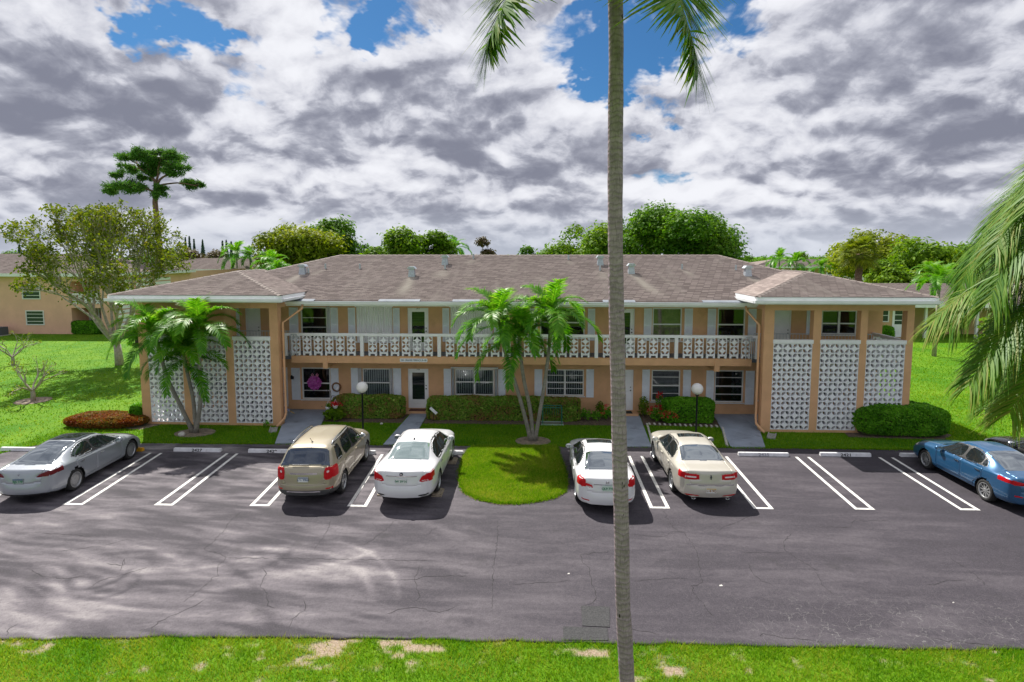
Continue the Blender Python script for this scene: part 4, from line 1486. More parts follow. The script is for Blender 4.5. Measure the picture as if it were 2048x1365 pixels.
# ------------------------------------------------------------------ cars
def pch(xs, ys, x):
    """monotone cubic through (xs, ys); ys may be (n,) or (m,n) rows"""
    xs = np.asarray(xs, float)
    ys = np.atleast_2d(np.asarray(ys, float))
    h = np.diff(xs)
    d = np.diff(ys, axis=1) / h
    m = np.zeros_like(ys)
    w1 = 2 * h[1:] + h[:-1]
    w2 = h[1:] + 2 * h[:-1]
    a, b_ = d[:, :-1], d[:, 1:]
    with np.errstate(divide='ignore', invalid='ignore'):
        hm = (w1 + w2) / (w1 / a + w2 / b_)
    m[:, 1:-1] = np.where(a * b_ > 0, hm, 0)
    m[:, 0] = d[:, 0]
    m[:, -1] = d[:, -1]
    k = np.clip(np.searchsorted(xs, x) - 1, 0, len(xs) - 2)
    t = (np.clip(x, xs[0], xs[-1]) - xs[k]) / h[k]
    h00 = 2 * t ** 3 - 3 * t ** 2 + 1
    h10 = t ** 3 - 2 * t ** 2 + t
    h01 = -2 * t ** 3 + 3 * t ** 2
    h11 = t ** 3 - t ** 2
    r = h00 * ys[:, k] + h10 * h[k] * m[:, k] + h01 * ys[:, k + 1] + h11 * h[k] * m[:, k + 1]
    return r


def curve(pts):
    xs, ys = zip(*pts)
    return lambda s: pch(xs, ys, np.asarray(s, float))[0]


def soft_curve(pts, L, sig=.075):
    """the curve with its curvature evened out, except close to both ends"""
    f = curve(pts)
    g = np.arange(-.4, L + .4, .005)
    v = f(np.clip(g, 0, L))
    kx_ = np.arange(-60, 61) * .005
    ker = np.exp(-(kx_ / sig) ** 2 / 2)
    ker /= ker.sum()
    sm = np.convolve(np.pad(v, 60, mode='edge'), ker, 'valid')
    wgt = sstep(g, .12, .42) * (1 - sstep(g, L - .42, L - .12))
    out = v * (1 - wgt) + sm * wgt
    return lambda s: np.interp(np.asarray(s, float), g, out)


def in_poly2(x, y, poly):
    return in_poly(x, y, poly)


def snap(px, py, poly, tol):
    """nearest point on a closed polyline; returns new coords and mask"""
    best = np.full(len(px), 1e9)
    nx, ny = px.copy(), py.copy()
    n = len(poly)
    for i in range(n):
        x0, y0 = poly[i]
        x1, y1 = poly[(i + 1) % n]
        L2 = (x1 - x0) ** 2 + (y1 - y0) ** 2 + 1e-12
        t = np.clip(((px - x0) * (x1 - x0) + (py - y0) * (y1 - y0)) / L2, 0, 1)
        qx, qy = x0 + t * (x1 - x0), y0 + t * (y1 - y0)
        d = np.hypot(px - qx, py - qy)
        k = d < best
        best = np.where(k, d, best)
        nx = np.where(k, qx, nx)
        ny = np.where(k, qy, ny)
    return nx, ny, best < tol


def hull(pts):
    pts = sorted(set(pts))

    def half(ps):
        o = []
        for p in ps:
            while len(o) > 1 and (o[-1][0] - o[-2][0]) * (p[1] - o[-2][1]) - (o[-1][1] - o[-2][1]) * (p[0] - o[-2][0]) <= 0:
                o.pop()
            o.append(p)
        return o
    a, b = half(pts), half(pts[::-1])
    return a[:-1] + b[:-1]


def smooth_poly(pts, k=4):
    """Chaikin rounding of a polygon"""
    for _ in range(k):
        out = []
        n = len(pts)
        for i in range(n):
            p, q = pts[i], pts[(i + 1) % n]
            out.append((p[0] * .82 + q[0] * .18, p[1] * .82 + q[1] * .18))
            out.append((p[0] * .18 + q[0] * .82, p[1] * .18 + q[1] * .82))
        pts = out
        if k > 2 and len(pts) > 80:
            break
    return pts


def car_paint(name, base, metal=0.0, rough=0.28, flake=0.0):
    m = bpy.data.materials.new(name)
    m.use_nodes = True
    t = NT(m.node_tree)
    pos = t.n('ShaderNodeTexCoord').outputs['Object']
    n1 = t.noise(pos, 2.5, 4, 0.6)
    n2 = t.noise(pos, 900, 1, 0.5)
    c = t.mix(t.m('MULTIPLY', t.ss(n1, .35, .7), .22), base, tuple(v * .86 for v in base))
    if flake:
        c = t.mix(t.m('MULTIPLY', t.ss(n2, .5, .8), flake), c, tuple(min(1, v * 1.6 + .05) for v in base))
    p = t.n('ShaderNodeBsdfPrincipled', {'Base Color': c, 'Roughness': rough, 'Metallic': metal, 'Coat Weight': 0.8, 'Coat Roughness': 0.05})
    t.n('ShaderNodeOutputMaterial', {0: p.outputs[0]})
    return m


def plain(name, base, rough=.3, metal=0.0, spec=.5, coat=0.0, trans=0.0):
    if name in MATS:
        return MATS[name]
    return mat(name, base, rough, .06, 6, metal=metal, spec=spec, coat=coat)




def car_glass(name, base, refl):
    m = bpy.data.materials.new(name)
    m.use_nodes = True
    t = NT(m.node_tree)
    d = t.n('ShaderNodeBsdfDiffuse', {0: base + (1,)})
    g = t.n('ShaderNodeBsdfGlossy', {0: (.92, .97, 1, 1), 1: .03})
    f = t.m('ADD', t.m('MULTIPLY', t.n('ShaderNodeFresnel', {0: 1.6}).outputs[0], .9), refl, clamp=True)
    mx = t.n('ShaderNodeMixShader', {0: f, 1: d.outputs[0], 2: g.outputs[0]})
    t.n('ShaderNodeOutputMaterial', {0: mx.outputs[0]})
    return m


M_CGLASS = car_glass('car_glass', (0.012, 0.016, 0.018), .05)
M_CGLASSR = car_glass('rear_glass', (0.03, 0.04, 0.045), .30)
M_CGLASSB = car_glass('rear_glass_blue', (0.006, 0.016, 0.040), .05)
M_CGLASSG = car_glass('rear_glass_pale', (0.16, 0.22, 0.20), .34)
M_TYRE = plain('tyre', (0.022, 0.022, 0.022), .85)
M_RIM = plain('alloy', (0.42, 0.43, 0.44), .35, .7)
M_TRIM = plain('black_trim', (0.02, 0.02, 0.022), .5)
M_GREYTRIM = plain('grey_trim', (0.06, 0.06, 0.062), .55)
M_CHROME = plain('chrome', (0.75, 0.76, 0.78), .12, 1.0)
M_RED = plain('tail_lens', (0.50, 0.006, 0.012), .35, spec=.2)
M_DRED = plain('dark_tail_lens', (0.14, 0.008, 0.014), .25, spec=.3)
M_CLEAR = plain('clear_lens', (0.72, 0.66, 0.66), .3, spec=.3)
M_PLATE = plain('plate_white', (0.72, 0.74, 0.72), .4)
M_PGREEN = plain('plate_green', (0.03, 0.20, 0.10), .5)
M_PBLUE = plain('plate_blue', (0.05, 0.10, 0.24), .5)
M_PYEL = plain('plate_yellow', (0.62, 0.40, 0.06), .5)


def wheel_meshes(r, spokes, style, rimr=.70):
    w = .21
    b = B()
    b.lathe([(r * rimr - .01, -w / 2 + .01), (r * rimr + .02, -w / 2), (r - .03, -w / 2), (r - .006, -w / 2 + .025), (r, -w / 2 + .05), (r, w / 2 - .05), (r - .006, w / 2 - .025),
             (r - .03, w / 2), (r * rimr + .015, w / 2), (r * rimr, w / 2 - .012), (r * rimr - .005, w / 2 - .05)], 40, 'x')
    tyre = mesh_from(b, 'wheel', M_TYRE, True)
    b = B()
    rr = r * rimr
    b.lathe([(rr + .004, w / 2 - .004), (rr - .018, w / 2 - .004), (rr - .03, w / 2 - .03), (rr - .035, -.02)], 40, 'x')
    xo = w / 2 - .022
    b.lathe([(0, xo - .0), (.03, xo), (.065, xo - .006), (.075, xo - .03)], 20, 'x')
    for k in range(spokes):
        a = 2 * math.pi * k / spokes
        pairs = ((-.12, .12) if style == 'twin' else (0,))
        for da in pairs:
            ca, sa = math.cos(a + da * .4), math.sin(a + da * .4)
            co, so = math.cos(a + da * 1.3), math.sin(a + da * 1.3)
            wi, wo = (.018, .016) if style == 'twin' else (.03 if spokes < 8 else .017, .034 if spokes < 8 else .019)
            p0 = (xo - .012, ca * .05, sa * .05)
            p1 = (xo - .006, co * (rr - .012), so * (rr - .012))
            d = Vector((0, p1[1] - p0[1], p1[2] - p0[2])).normalized()
            s_ = Vector((0, -d.z, d.y))
            A, C_ = Vector(p0), Vector(p1)
            vs = [A + s_ * wi, A - s_ * wi, C_ - s_ * wo, C_ + s_ * wo]
            vs = vs + [v - Vector((.035, 0, 0)) for v in vs]
            b.add(vs, [(0, 1, 2, 3), (0, 3, 7, 4), (1, 5, 6, 2), (0, 4, 5, 1), (2, 6, 7, 3)])
    rim = mesh_from(b, 'rim', M_RIM, False)
    b = B()
    b.lathe([(0, -.02), (rr - .03, -.02)], 24, 'x')
    disc = mesh_from(b, 'brake_disc', M_TRIM, False)
    return tyre, rim, disc


def mesh_from(b, name, m, smooth=False):
    me = bpy.data.meshes.new(name)
    me.from_pydata(b.v, [], b.f)
    if smooth:
        me.polygons.foreach_set('use_smooth', [True] * len(me.polygons))
    me.materials.append(m)
    return me


def make_car(name, label, loc, rz, sp):
    """body lofted along its length; s = metres from the rear bumper, x half width, z height"""
    L, r = sp['L'], sp['r']
    zt, zs, w, wr, zb = (soft_curve(sp[k], L) for k in ('top', 'belt', 'w', 'wr', 'bot'))
    step = .03
    sd_ = np.concatenate([np.linspace(0, .3, 400), np.linspace(.3, L - .3, 800)[1:], np.linspace(L - .3, L, 400)[1:]])
    arc = np.concatenate([[0], np.cumsum(np.sqrt(np.diff(sd_) ** 2 + np.diff(zt(sd_)) ** 2 + (.7 * np.diff(w(sd_))) ** 2))])
    N = int(arc[-1] / step)
    s = np.interp(np.linspace(0, arc[-1], N), arc, sd_)
    ztv, zsv, wv, wrv, zbv = zt(s), zs(s), w(s), wr(s), zb(s)
    zsv = np.minimum(zsv, ztv - .035)
    crown = np.clip((ztv - zsv) * .16, .012, .06)
    zr = np.maximum(zsv + .012, ztv - crown)
    wrv = np.minimum(wrv, wv - .06)
    zmid = zbv + (zsv - zbv) * sp.get('mid', .55)
    tuck = sp.get('tuck', .05)
    kx = np.stack([0 * s, wv - .22, wv - tuck - .02, wv - .008, wv, wv - .012, wv - .045, wrv + .3 * (wv - .045 - wrv) * 0, wrv * .72, 0 * s], 1)
    kz = np.stack([zbv, zbv, zbv + .05, zbv + (zmid - zbv) * .55, zmid, zsv - .05, zsv, zr - .02 * (ztv - zsv > .15), ztv - crown * .35, ztv], 1)
    kx = np.maximum(kx, 0)
    # greenhouse bulge: side glass slightly curved
    cnt = [3, 3, 5, 6, 6, 4, sp.get('ng', 18), 9, 9]
    u = np.concatenate([np.linspace(i, i + 1, c, endpoint=False) for i, c in enumerate(cnt)] + [[9]])
    HX = pch(np.arange(10), kx, u)
    HZ = pch(np.arange(10), kz, u)
    HX[:, 0] = 0
    HX[:, -1] = 0
    M_ = len(u)
    iP6 = sum(cnt[:6])
    iP7 = sum(cnt[:7])
    # full loop: right side j=0..M-1 then left side M-2..1
    X = np.concatenate([HX, -HX[:, -2:0:-1]], 1)
    Z = np.concatenate([HZ, HZ[:, -2:0:-1]], 1)
    Cn = X.shape[1]
    Yv = np.repeat(s[:, None], Cn, 1)
    # plan-bowed ends: rear and front faces bulge at the centre line
    hw = np.maximum(wv[:, None], .3)
    bow = sp.get('bow', .10)
    fr_ = np.exp(-s / .22)[:, None]
    ff_ = np.exp(-(L - s) / .3)[:, None]
    Yv = Yv - bow * fr_ * (1 - (X / hw) ** 2) + bow * 1.6 * ff_ * (1 - (X / hw) ** 2) + bow * 0 - 0
    colj = np.concatenate([np.arange(M_), np.arange(M_ - 2, 0, -1)])
    V = np.stack([X.ravel(), Yv.ravel(), Z.ravel()], 1)
    i = np.arange(N - 1)[:, None]
    j = np.arange(Cn)[None, :]
    j2 = (j + 1) % Cn
    F = np.stack([(i * Cn + j), (i * Cn + j2), ((i + 1) * Cn + j2), ((i + 1) * Cn + j)], -1).reshape(-1, 4)
    F = F[:, ::-1]
    fj = np.repeat(np.minimum(colj[None, :], colj[j2]), N - 1, 0).reshape(-1)
    # end caps
    caps = []
    for row, sgn in ((0, 1), (N - 1, -1)):
        K = 16
        base = len(V)
        t = np.linspace(-1, 1, K + 1)
        cx_ = HX[row][:, None] * t[None, :]
        cz_ = np.repeat(HZ[row][:, None], K + 1, 1)
        hh = max(wv[row], .3)
        y0 = s[row]
        cy_ = y0 - sgn * bow * (1 if row == 0 else 1.6) * (1 - (cx_ / hh) ** 2)
        # bumper bulge
        cy_ = cy_ - sgn * .03 * np.sin(np.clip((cz_ - zbv[row]) / max(.05, ztv[row] - zbv[row]), 0, 1) * np.pi) * (1 - np.abs(t)[None, :] ** 4)
        V = np.concatenate([V, np.stack([cx_.ravel(), cy_.ravel(), cz_.ravel()], 1)])
        a = np.arange(M_ - 1)[:, None] * (K + 1)
        k = np.arange(K)[None, :]
        f = np.stack([base + a + k, base + a + k + 1, base + a + K + 1 + k + 1, base + a + K + 1 + k], -1).reshape(-1, 4)
        if sgn < 0:
            f = f[:, ::-1]
        caps.append(f)
    nb = len(F)
    F = np.concatenate([F] + caps)
    fj = np.concatenate([fj, np.full(len(F) - nb, -1)])
    V0 = V.copy()
    tol = step * .62
    side = np.abs(V[:, 0]) > .35
    wheels_s = (sp['ro'], sp['ro'] + sp['wb'])
    Ra = r + .055
    for ws in wheels_s:
        d = np.hypot(V[:, 1] - ws, V[:, 2] - r)
        k = side & (np.abs(d - Ra) < tol)
        sc = Ra / np.maximum(d, 1e-6)
        V[k, 1] = ws + (V[k, 1] - ws) * sc[k]
        V[k, 2] = r + (V[k, 2] - r) * sc[k]
    for poly in sp['side'] + sp.get('doors', []):
        q1, q2, k = snap(V[:, 1], V[:, 2], poly, tol * (1 if poly in sp['side'] else .8))
        k &= side & (np.abs(V[:, 0]) > .45)
        if poly not in sp['side']:
            for ws in wheels_s:
                k &= np.hypot(V[:, 1] - ws, V[:, 2] - r) > Ra + .035
        V[k, 1], V[k, 2] = q1[k], q2[k]
    # lamp outlines on the rear face and flanks
    rearv = V[:, 1] < sp.get('tl_s', .45)
    for poly in sp.get('tail_rear', []) + sp.get('tail_clear', []) + sp.get('reflector', []) + sp.get('rear_dark', []):
        q1, q2, k = snap(np.abs(V[:, 0]), V[:, 2], poly, tol * .8)
        k &= rearv & (np.abs(V[:, 0]) > .2) & (np.abs(V[:, 0]) < .86 * wv.max())
        V[k, 0] = np.sign(V[k, 0]) * q1[k]
        V[k, 2] = q2[k]
    for poly in sp.get('tail_side', []) + sp.get('head_side', []):
        q1, q2, k = snap(V[:, 1], V[:, 2], poly, tol * .8)
        k &= (np.abs(V[:, 0]) > .8 * wv.max())
        V[k, 1], V[k, 2] = q1[k], q2[k]
    vj = np.concatenate([np.tile(colj, N), np.full(len(V) - N * Cn, -1)])
    for key_ in ('rear_glass', 'windshield', 'roof_glass'):
        if key_ in sp:
            s0, s1, h0, h1 = sp[key_]
            t = (V[:, 1] - s0) / (s1 - s0)
            hh_ = h0 + (h1 - h0) * np.clip(t, 0, 1)
            k = (vj >= iP6 + 2) & (t > -.02) & (t < 1.02) & (np.abs(np.abs(V[:, 0]) - hh_) < tol * .9)
            V[k, 0] = np.sign(V[k, 0]) * hh_[k]
    Cc = V[F].mean(1)
    nrm = np.cross(V[F[:, 2]] - V[F[:, 0]], V[F[:, 3]] - V[F[:, 1]])
    nrm /= np.linalg.norm(nrm, axis=1)[:, None] + 1e-12
    ax = np.abs(Cc[:, 0])
    lab = np.zeros(len(F), int)
    fs_ = Cc[:, 1]
    fz = Cc[:, 2]
    isside = (np.abs(nrm[:, 0]) > .45) & (ax > .35)
    # doors
    for q, poly in enumerate(sp.get('doors', [])):
        lab[isside & in_poly(fs_, fz, poly)] = 20 + q
    # lower trim
    if 'trim' in sp:
        lab[(fz < curve(sp['trim'])(fs_))] = 5
    # top glass
    top = (fj >= iP6 + 2) & (nrm[:, 2] > .12)
    for code, key in ((2, 'rear_glass'), (3, 'windshield'), (6, 'roof_glass')):
        if key in sp:
            s0, s1, h0, h1 = sp[key]
            t = np.clip((fs_ - s0) / (s1 - s0), 0, 1)
            bowl = sp.get('glass_bow', .05) * (1 - (ax / .7) ** 2)
            sb = fs_ + (bowl if code == 2 else 0)
            lab[top & (sb > s0) & (fs_ < s1) & (ax < h0 + (h1 - h0) * t)] = code
    # black surround joining the side windows
    hp = hull([p_ for q_, poly in enumerate(sp['side']) if q_ not in sp.get('lone', ()) for p_ in poly])
    hc = np.mean(hp, 0)
    hp = [(hc[0] + (a_ - hc[0]) * 1.03, hc[1] + (b2_ - hc[1]) * 1.12) for a_, b2_ in hp]
    lab[(np.abs(nrm[:, 0]) > .2) & (ax > .3) & (fj >= iP6 - 2) & in_poly(fs_, fz, hp) & (lab != 2) & (lab != 3) & (lab != 6)] = 12
    for poly in sp['side']:
        inw = (ax > .3) & (fj >= iP6 - 2) & in_poly(fs_, fz, poly) & (lab != 2) & (lab != 3) & (lab != 6)
        lab[inw & (np.abs(nrm[:, 0]) > .2)] = 12
        lab[inw & (np.abs(nrm[:, 0]) > .45)] = 1
    # lamps
    rear = fs_ < sp.get('tl_s', .45)
    rearface = (nrm[:, 1] < -.25)
    for code, polys in ((4, sp.get('tail_rear', [])), (7, sp.get('tail_clear', [])), (8, sp.get('rear_dark', [])), (11, sp.get('reflector', []))):
        for poly in polys:
            lab[rear & (rearface | (ax > .6)) & (np.abs(nrm[:, 2]) < .96) & in_poly(ax, fz, poly)] = code
    for poly in sp.get('tail_side', []):
        lab[isside & in_poly(fs_, fz, poly)] = 4
    for poly in sp.get('head_side', []):
        lab[isside & in_poly(fs_, fz, poly)] = 10
    # boot lid / tailgate panel
    rg0 = sp['rear_glass'][0]
    zl = sp.get('lid_z', .66)
    lid = (lab == 0) & (fs_ < rg0 - .035) & (ax < sp.get('lid_x', .58) + .06 * np.clip((fz - zl) / .4, 0, 1)) & (fz > zl + .05 * (ax / .6) ** 4 * 0)
    lid &= (fj < 0) | (fj >= iP6 - 3)
    lab[lid] = 40
    # wheel arches cut out
    dead = np.zeros(len(F), bool)
    for ws in wheels_s:
        dead |= (np.hypot(fs_ - ws, fz - r) < Ra - .002) & (ax > .42) & (fz < Ra + r)
        dead |= (np.abs(fs_ - ws) < Ra) & (ax > .42) & (fz < r * .98) & (np.hypot(fs_ - ws, np.minimum(fz - r, 0)) < Ra + .02)
    # panel gaps: vertices shared by a door and the body step inward
    isdoor = (lab >= 20) & (lab < 40)
    vd = np.full(len(V), -9)
    edge = np.zeros(len(V), bool)
    key = np.where(isdoor, lab, np.where(lab == 1, -5, 0))
    mn = np.full(len(V), 999)
    mx = np.full(len(V), -999)
    for c in range(4):
        np.minimum.at(mn, F[:, c], key)
        np.maximum.at(mx, F[:, c], key)
    edge = (mx >= 20) & (mn != mx) & (mn != -5)
    lidm = (lab == 40).astype(int)
    l0 = np.full(len(V), 9)
    l1 = np.full(len(V), -9)
    for c in range(4):
        np.minimum.at(l0, F[:, c], lidm)
        np.maximum.at(l1, F[:, c], lidm)
    seam = (l0 == 0) & (l1 == 1)
    V[seam, 1] += .014
    V[seam, 2] -= .010 * (V[seam, 2] > .95)
    V[edge, 0] -= np.sign(V[edge, 0]) * .018
    ge = (mn == -5) & (mx != -5)
    V[:, 1] -= L / 2
    root = thing(name, label, 'car', loc, rz, sp.get('group'))
    nv = lambda mask, nme, m, par=root: submesh(V, F, mask & ~dead, nme, m, par)
    names = {0: ('body', sp['paint']), 40: ('boot_lid', sp['paint']), 2: ('rear_window', sp.get('rglass', M_CGLASSR)), 3: ('windshield', M_CGLASS), 5: ('bumper_trim', sp.get('trim_mat', M_GREYTRIM)),
             6: ('roof_glass', M_CGLASS)}
    for code, (nme, m) in names.items():
        if (lab == code).any():
            nv(lab == code, nme, m)
    sx = Cc[:, 0] > 0
    for sgn in (True, False):
        hs = sx == sgn
        if (lab == 4).any():
            tl = nv((lab == 4) & hs, 'taillight', sp.get('tail_mat', M_RED))
            if (lab == 7).any():
                nv((lab == 7) & hs, 'reverse_light', M_CLEAR, tl)
        if (lab == 12).any():
            nv((lab == 12) & hs, 'window_trim', M_TRIM)
        if (lab == 8).any():
            nv((lab == 8) & hs, 'rear_trim', M_TRIM)
        if (lab == 11).any():
            nv((lab == 11) & hs, 'reflector', M_RED)
        if (lab == 10).any():
            nv((lab == 10) & hs, 'headlight', M_CLEAR)
        dparts = {}
        for q in range(len(sp.get('doors', []))):
            d = nv((lab == 20 + q) & hs, 'door', sp['paint'])
            dparts[q] = d
            # handle
            hs_, hz_ = sp['handles'][q]
            k = np.argmin(np.abs(V[:, 1] + L / 2 - hs_) + np.abs(V[:, 2] - hz_) + 10 * ((V[:, 0] > 0) != sgn))
            xh = V[k, 0]
            sg = 1 if sgn else -1
            b = B()
            b.box(min(xh - sg * .01, xh + sg * .03), max(xh - sg * .01, xh + sg * .03), hs_ - L / 2 - .10, hs_ - L / 2 + .10, hz_ - .016, hz_ + .016)
            obj('handle', b, sp.get('handle_mat', sp['paint']), d, local=True, bevel=.008)
        polys = sp['side']
        cen = [np.mean([p[0] for p in poly]) for poly in polys]
        for q, poly in enumerate(polys):
            fm = (lab == 1) & hs & in_poly(fs_, fz, poly)
            if fm.any():
                nv(fm, 'side_window', sp.get('sglass', M_CGLASS))
        # mirror
        ms, mz = sp['mirror']
        k = np.argmin(np.abs(V[:, 1] + L / 2 - ms) + np.abs(V[:, 2] - mz) + 10 * ((V[:, 0] > 0) != sgn))
        xm = V[k, 0]
        sg = 1 if sgn else -1
        b = B()
        prof = [(.0, -.10), (.055, -.09), (.075, -.03), (.07, .02), (.04, .07), (0, .085)]
        b.lathe(prof, 14, 'y')
        b.v = [(x * 1.5, y, z * 1.05) for x, y, z in b.v]
        b.xform(Matrix.Translation((xm + sg * .13, ms - L / 2, mz + .03)))
        b.box(min(xm - sg * .03, xm + sg * .1), max(xm - sg * .03, xm + sg * .1), ms - L / 2 - .03, ms - L / 2 + .02, mz - .01, mz + .02)
        mi = obj('mirror', b, sp.get('mirror_mat', sp['paint']), root, True, True)
        g_ = B().box(xm + sg * .13 - .085, xm + sg * .13 + .085, ms - L / 2 - .104, ms - L / 2 - .098, mz - .02, mz + .08)
        obj('mirror_glass', g_, M_CGLASSG, mi, local=True)
    # dark underside volume
    b = B()
    b.box(-.62, .62, -L / 2 + .25, L / 2 - .3, .2, .62)
    obj('underbody', b, M_TRIM, root, local=True)
    for ws in wheels_s:
        wl = B()
        for sg in (-1, 1):
            xo = float(w(np.array([ws]))[0]) - .03
            n_ = 18
            for q in range(n_):
                a0, a1 = math.pi * q / n_ - .25 * (1 - 2 * q / n_), math.pi * (q + 1) / n_ - .25 * (1 - 2 * (q + 1) / n_)
                p = [(ws - L / 2 + (Ra + .004) * math.cos(a), r + (Ra + .004) * math.sin(a)) for a in (a0, a1)]
                wl.add([(sg * xo, p[0][0], p[0][1]), (sg * xo, p[1][0], p[1][1]), (sg * .5, p[1][0], p[1][1]), (sg * .5, p[0][0], p[0][1])], [(0, 1, 2, 3)])
                wl.add([(sg * .5, p[0][0], p[0][1]), (sg * .5, p[1][0], p[1][1]), (sg * .5, ws - L / 2, r)], [(0, 1, 2)])
        obj('wheel_well', wl, M_TRIM, root, local=True)
    tm, rm, dm = wheel_meshes(r, sp['spokes'][0], sp['spokes'][1], sp.get('rimr', .70))
    for ws in wheels_s:
        for sg in (-1, 1):
            xo = float(w(np.array([ws]))[0]) - .125
            t = obj_me('wheel', tm, root, (sg * xo, ws - L / 2, r))
            if sg < 0:
                t.rotation_euler = (0, 0, math.pi)
            obj_me('rim', rm, t)
            obj_me('brake_disc', dm, t)
    # licence plate
    rear_y = lambda z, x=0.0: float(V[np.argmin(np.abs(V[:, 0] - x) * 3 + np.abs(V[:, 2] - z) * 3 + (V[:, 1] + L / 2) * .5), 1])
    pz = sp['plate'][0]
    py = min(rear_y(pz - .07), rear_y(pz + .07)) - .012
    b = B().box(-.15, .15, py - .006, py + .012, pz - .075, pz + .075)
    pl = obj('license_plate', b, sp['plate'][2], root, local=True, bevel=.004)
    obj('lettering', text_b(sp['plate'][1], .092, (0, py - .0085, pz - .008), 'y', .003), sp['plate'][3], pl, local=True)
    if len(sp['plate']) > 4:
        obj('plate_band', B().box(-.145, .145, py - .0075, py - .0062, pz + .042, pz + .07), sp['plate'][4], pl, local=True)
    for e in sp.get('extras', []):
        e(root, V, L, rear_y)
    return root


def submesh(V, F, mask, name, m, parent):
    f = F[mask]
    if len(f) == 0:
        return None
    used, inv = np.unique(f.ravel(), return_inverse=True)
    o = obj_me(name, mesh_np(name, V[used], inv.reshape(-1, 4), m, True), parent)
    ORG[o.name] = Vector((0, 0, 0))
    return o


def badge(shape, z, size, m):
    def f(root, V, L, ry):
        y = ry(z) - .012
        b = B()
        if shape == 'round':
            b.lathe([(0, -.012), (size * .8, -.01), (size, 0), (size, .02)], 20, 'y', (0, y, z))
        elif shape == 'star':
            b.box(-size * .22, size * .22, y - .012, y + .01, z - size, z + size)
            b.box(-size * .5, size * .5, y - .010, y + .008, z - size * .1, z + size * .1)
        elif shape == 'h':
            b.box(-size, -size * .55, y - .012, y + .01, z - size * .8, z + size * .8)
            b.box(size * .55, size, y - .012, y + .01, z - size * .8, z + size * .8)
            b.box(-size * .55, size * .55, y - .011, y + .008, z - size * .18, z + size * .14)
        elif shape == 't':
            b.box(-size, size, y - .01, y + .01, z + size * .5, z + size * .8)
            b.box(-size * .16, size * .16, y - .009, y + .008, z - size * .8, z + size * .5)
        obj('emblem', b, m, root, local=True)
        if shape == 'round':
            c = B()
            for k in (-1, 0, 1):
                c.add([(k * size * .42 - size * .14 - .2 * size, y - .014, z + size * .42), (k * size * .42 + size * .14 - .2 * size, y - .014, z + size * .42),
                       (k * size * .42 + size * .14 + .16 * size, y - .014, z - size * .36), (k * size * .42 - size * .14 + .16 * size, y - .014, z - size * .36)], [(0, 3, 2, 1)])
            obj('emblem_shields', c, M_CHROME, root, local=True)
    return f


def bar(z, hw, h, m, name='chrome_strip', depth=.02):
    def f(root, V, L, ry):
        b = B()
        k = 14
        pts = []
        for q in range(k + 1):
            x = -hw + 2 * hw * q / k
            pts.append((x, ry(z, x) - depth * .5))
        for (x0, y0), (x1, y1) in zip(pts, pts[1:]):
            b.add([(x0, y0, z - h / 2), (x1, y1, z - h / 2), (x1, y1, z + h / 2), (x0, y0, z + h / 2), (x0, y0 + depth + .04, z + h / 2), (x1, y1 + depth + .04, z + h / 2)], [(0, 1, 2, 3), (3, 2, 5, 4)])
        obj(name, b, m, root, local=True)
    return f


def exhausts(xs_, z, rx, m=M_CHROME):
    def f(root, V, L, ry):
        for x in xs_:
            y = ry(z + .1, x)
            b = B()
            b.lathe([(rx * .8, .12), (rx * .8, -.02), (rx, -.025), (rx, .1)], 14, 'y', (0, 0, 0))
            b.v = [(x + v[0] * 1.7, y + .02 + v[1], z + v[2]) for v in b.v]
            obj('exhaust', b, m, root, local=True)
    return f


def roof_fin(s_, z):
    def f(root, V, L, ry):
        b = B()
        y = s_ - L / 2
        b.add([(-.025, y - .02, z - .01), (.025, y - .02, z - .01), (.018, y + .13, z - .01), (-.018, y + .13, z - .01), (-.006, y - .01, z + .055), (.006, y - .01, z + .055)],
              [(0, 1, 5, 4), (1, 2, 5), (2, 3, 4, 5), (3, 0, 4)])
        obj('antenna', b, MATS_PAINT.get(root.name, M_TRIM), root, local=True)
    return f


MATS_PAINT = {}


def roof_rails(s0, s1, x, zc):
    def f(root, V, L, ry):
        for sg in (-1, 1):
            b = B()
            pts = []
            for q in range(13):
                t = q / 12
                ss = s0 + (s1 - s0) * t
                z = float(zc(np.array([ss]))[0]) + .055 - .05 * (abs(2 * t - 1) ** 6)
                pts.append((sg * (x + .02 * math.sin(t * math.pi)), ss - L / 2, z - .02))
            b.tube(pts, [.018] + [.024] * 11 + [.018], 6)
            obj('roof_rail', b, M_CHROME, root, True, True)
            b = B()
            b.box(sg * x - .03, sg * x + .03, s0 + .08 - L / 2, s1 - .08 - L / 2, float(zc(np.array([(s0 + s1) / 2]))[0]) - .075, float(zc(np.array([(s0 + s1) / 2]))[0]) - .045)
            obj('roof_channel', b, M_TRIM, root, local=True)
    return f


def wiper(s_, z, x0, x1):
    def f(root, V, L, ry):
        y0 = ry(z, (x0 + x1) / 2) - .03
        b = B().box(x0, x1, y0 - .02, y0 + .015, z - .012, z + .012)
        obj('wiper', b, M_GREYTRIM, root, local=True)
    return f


def stick_antenna(s_, z):
    def f(root, V, L, ry):
        b = B()
        b.lathe([(.035, 0), (.03, .02), (.012, .035), (0, .036)], 10, 'z', (0, s_ - L / 2, z - .01))
        b.tube([(0, s_ - L / 2, z + .02), (-.02, s_ - L / 2 - .14, z + .17)], .008, 5)
        obj('antenna', b, M_TRIM, root, local=True)
    return f


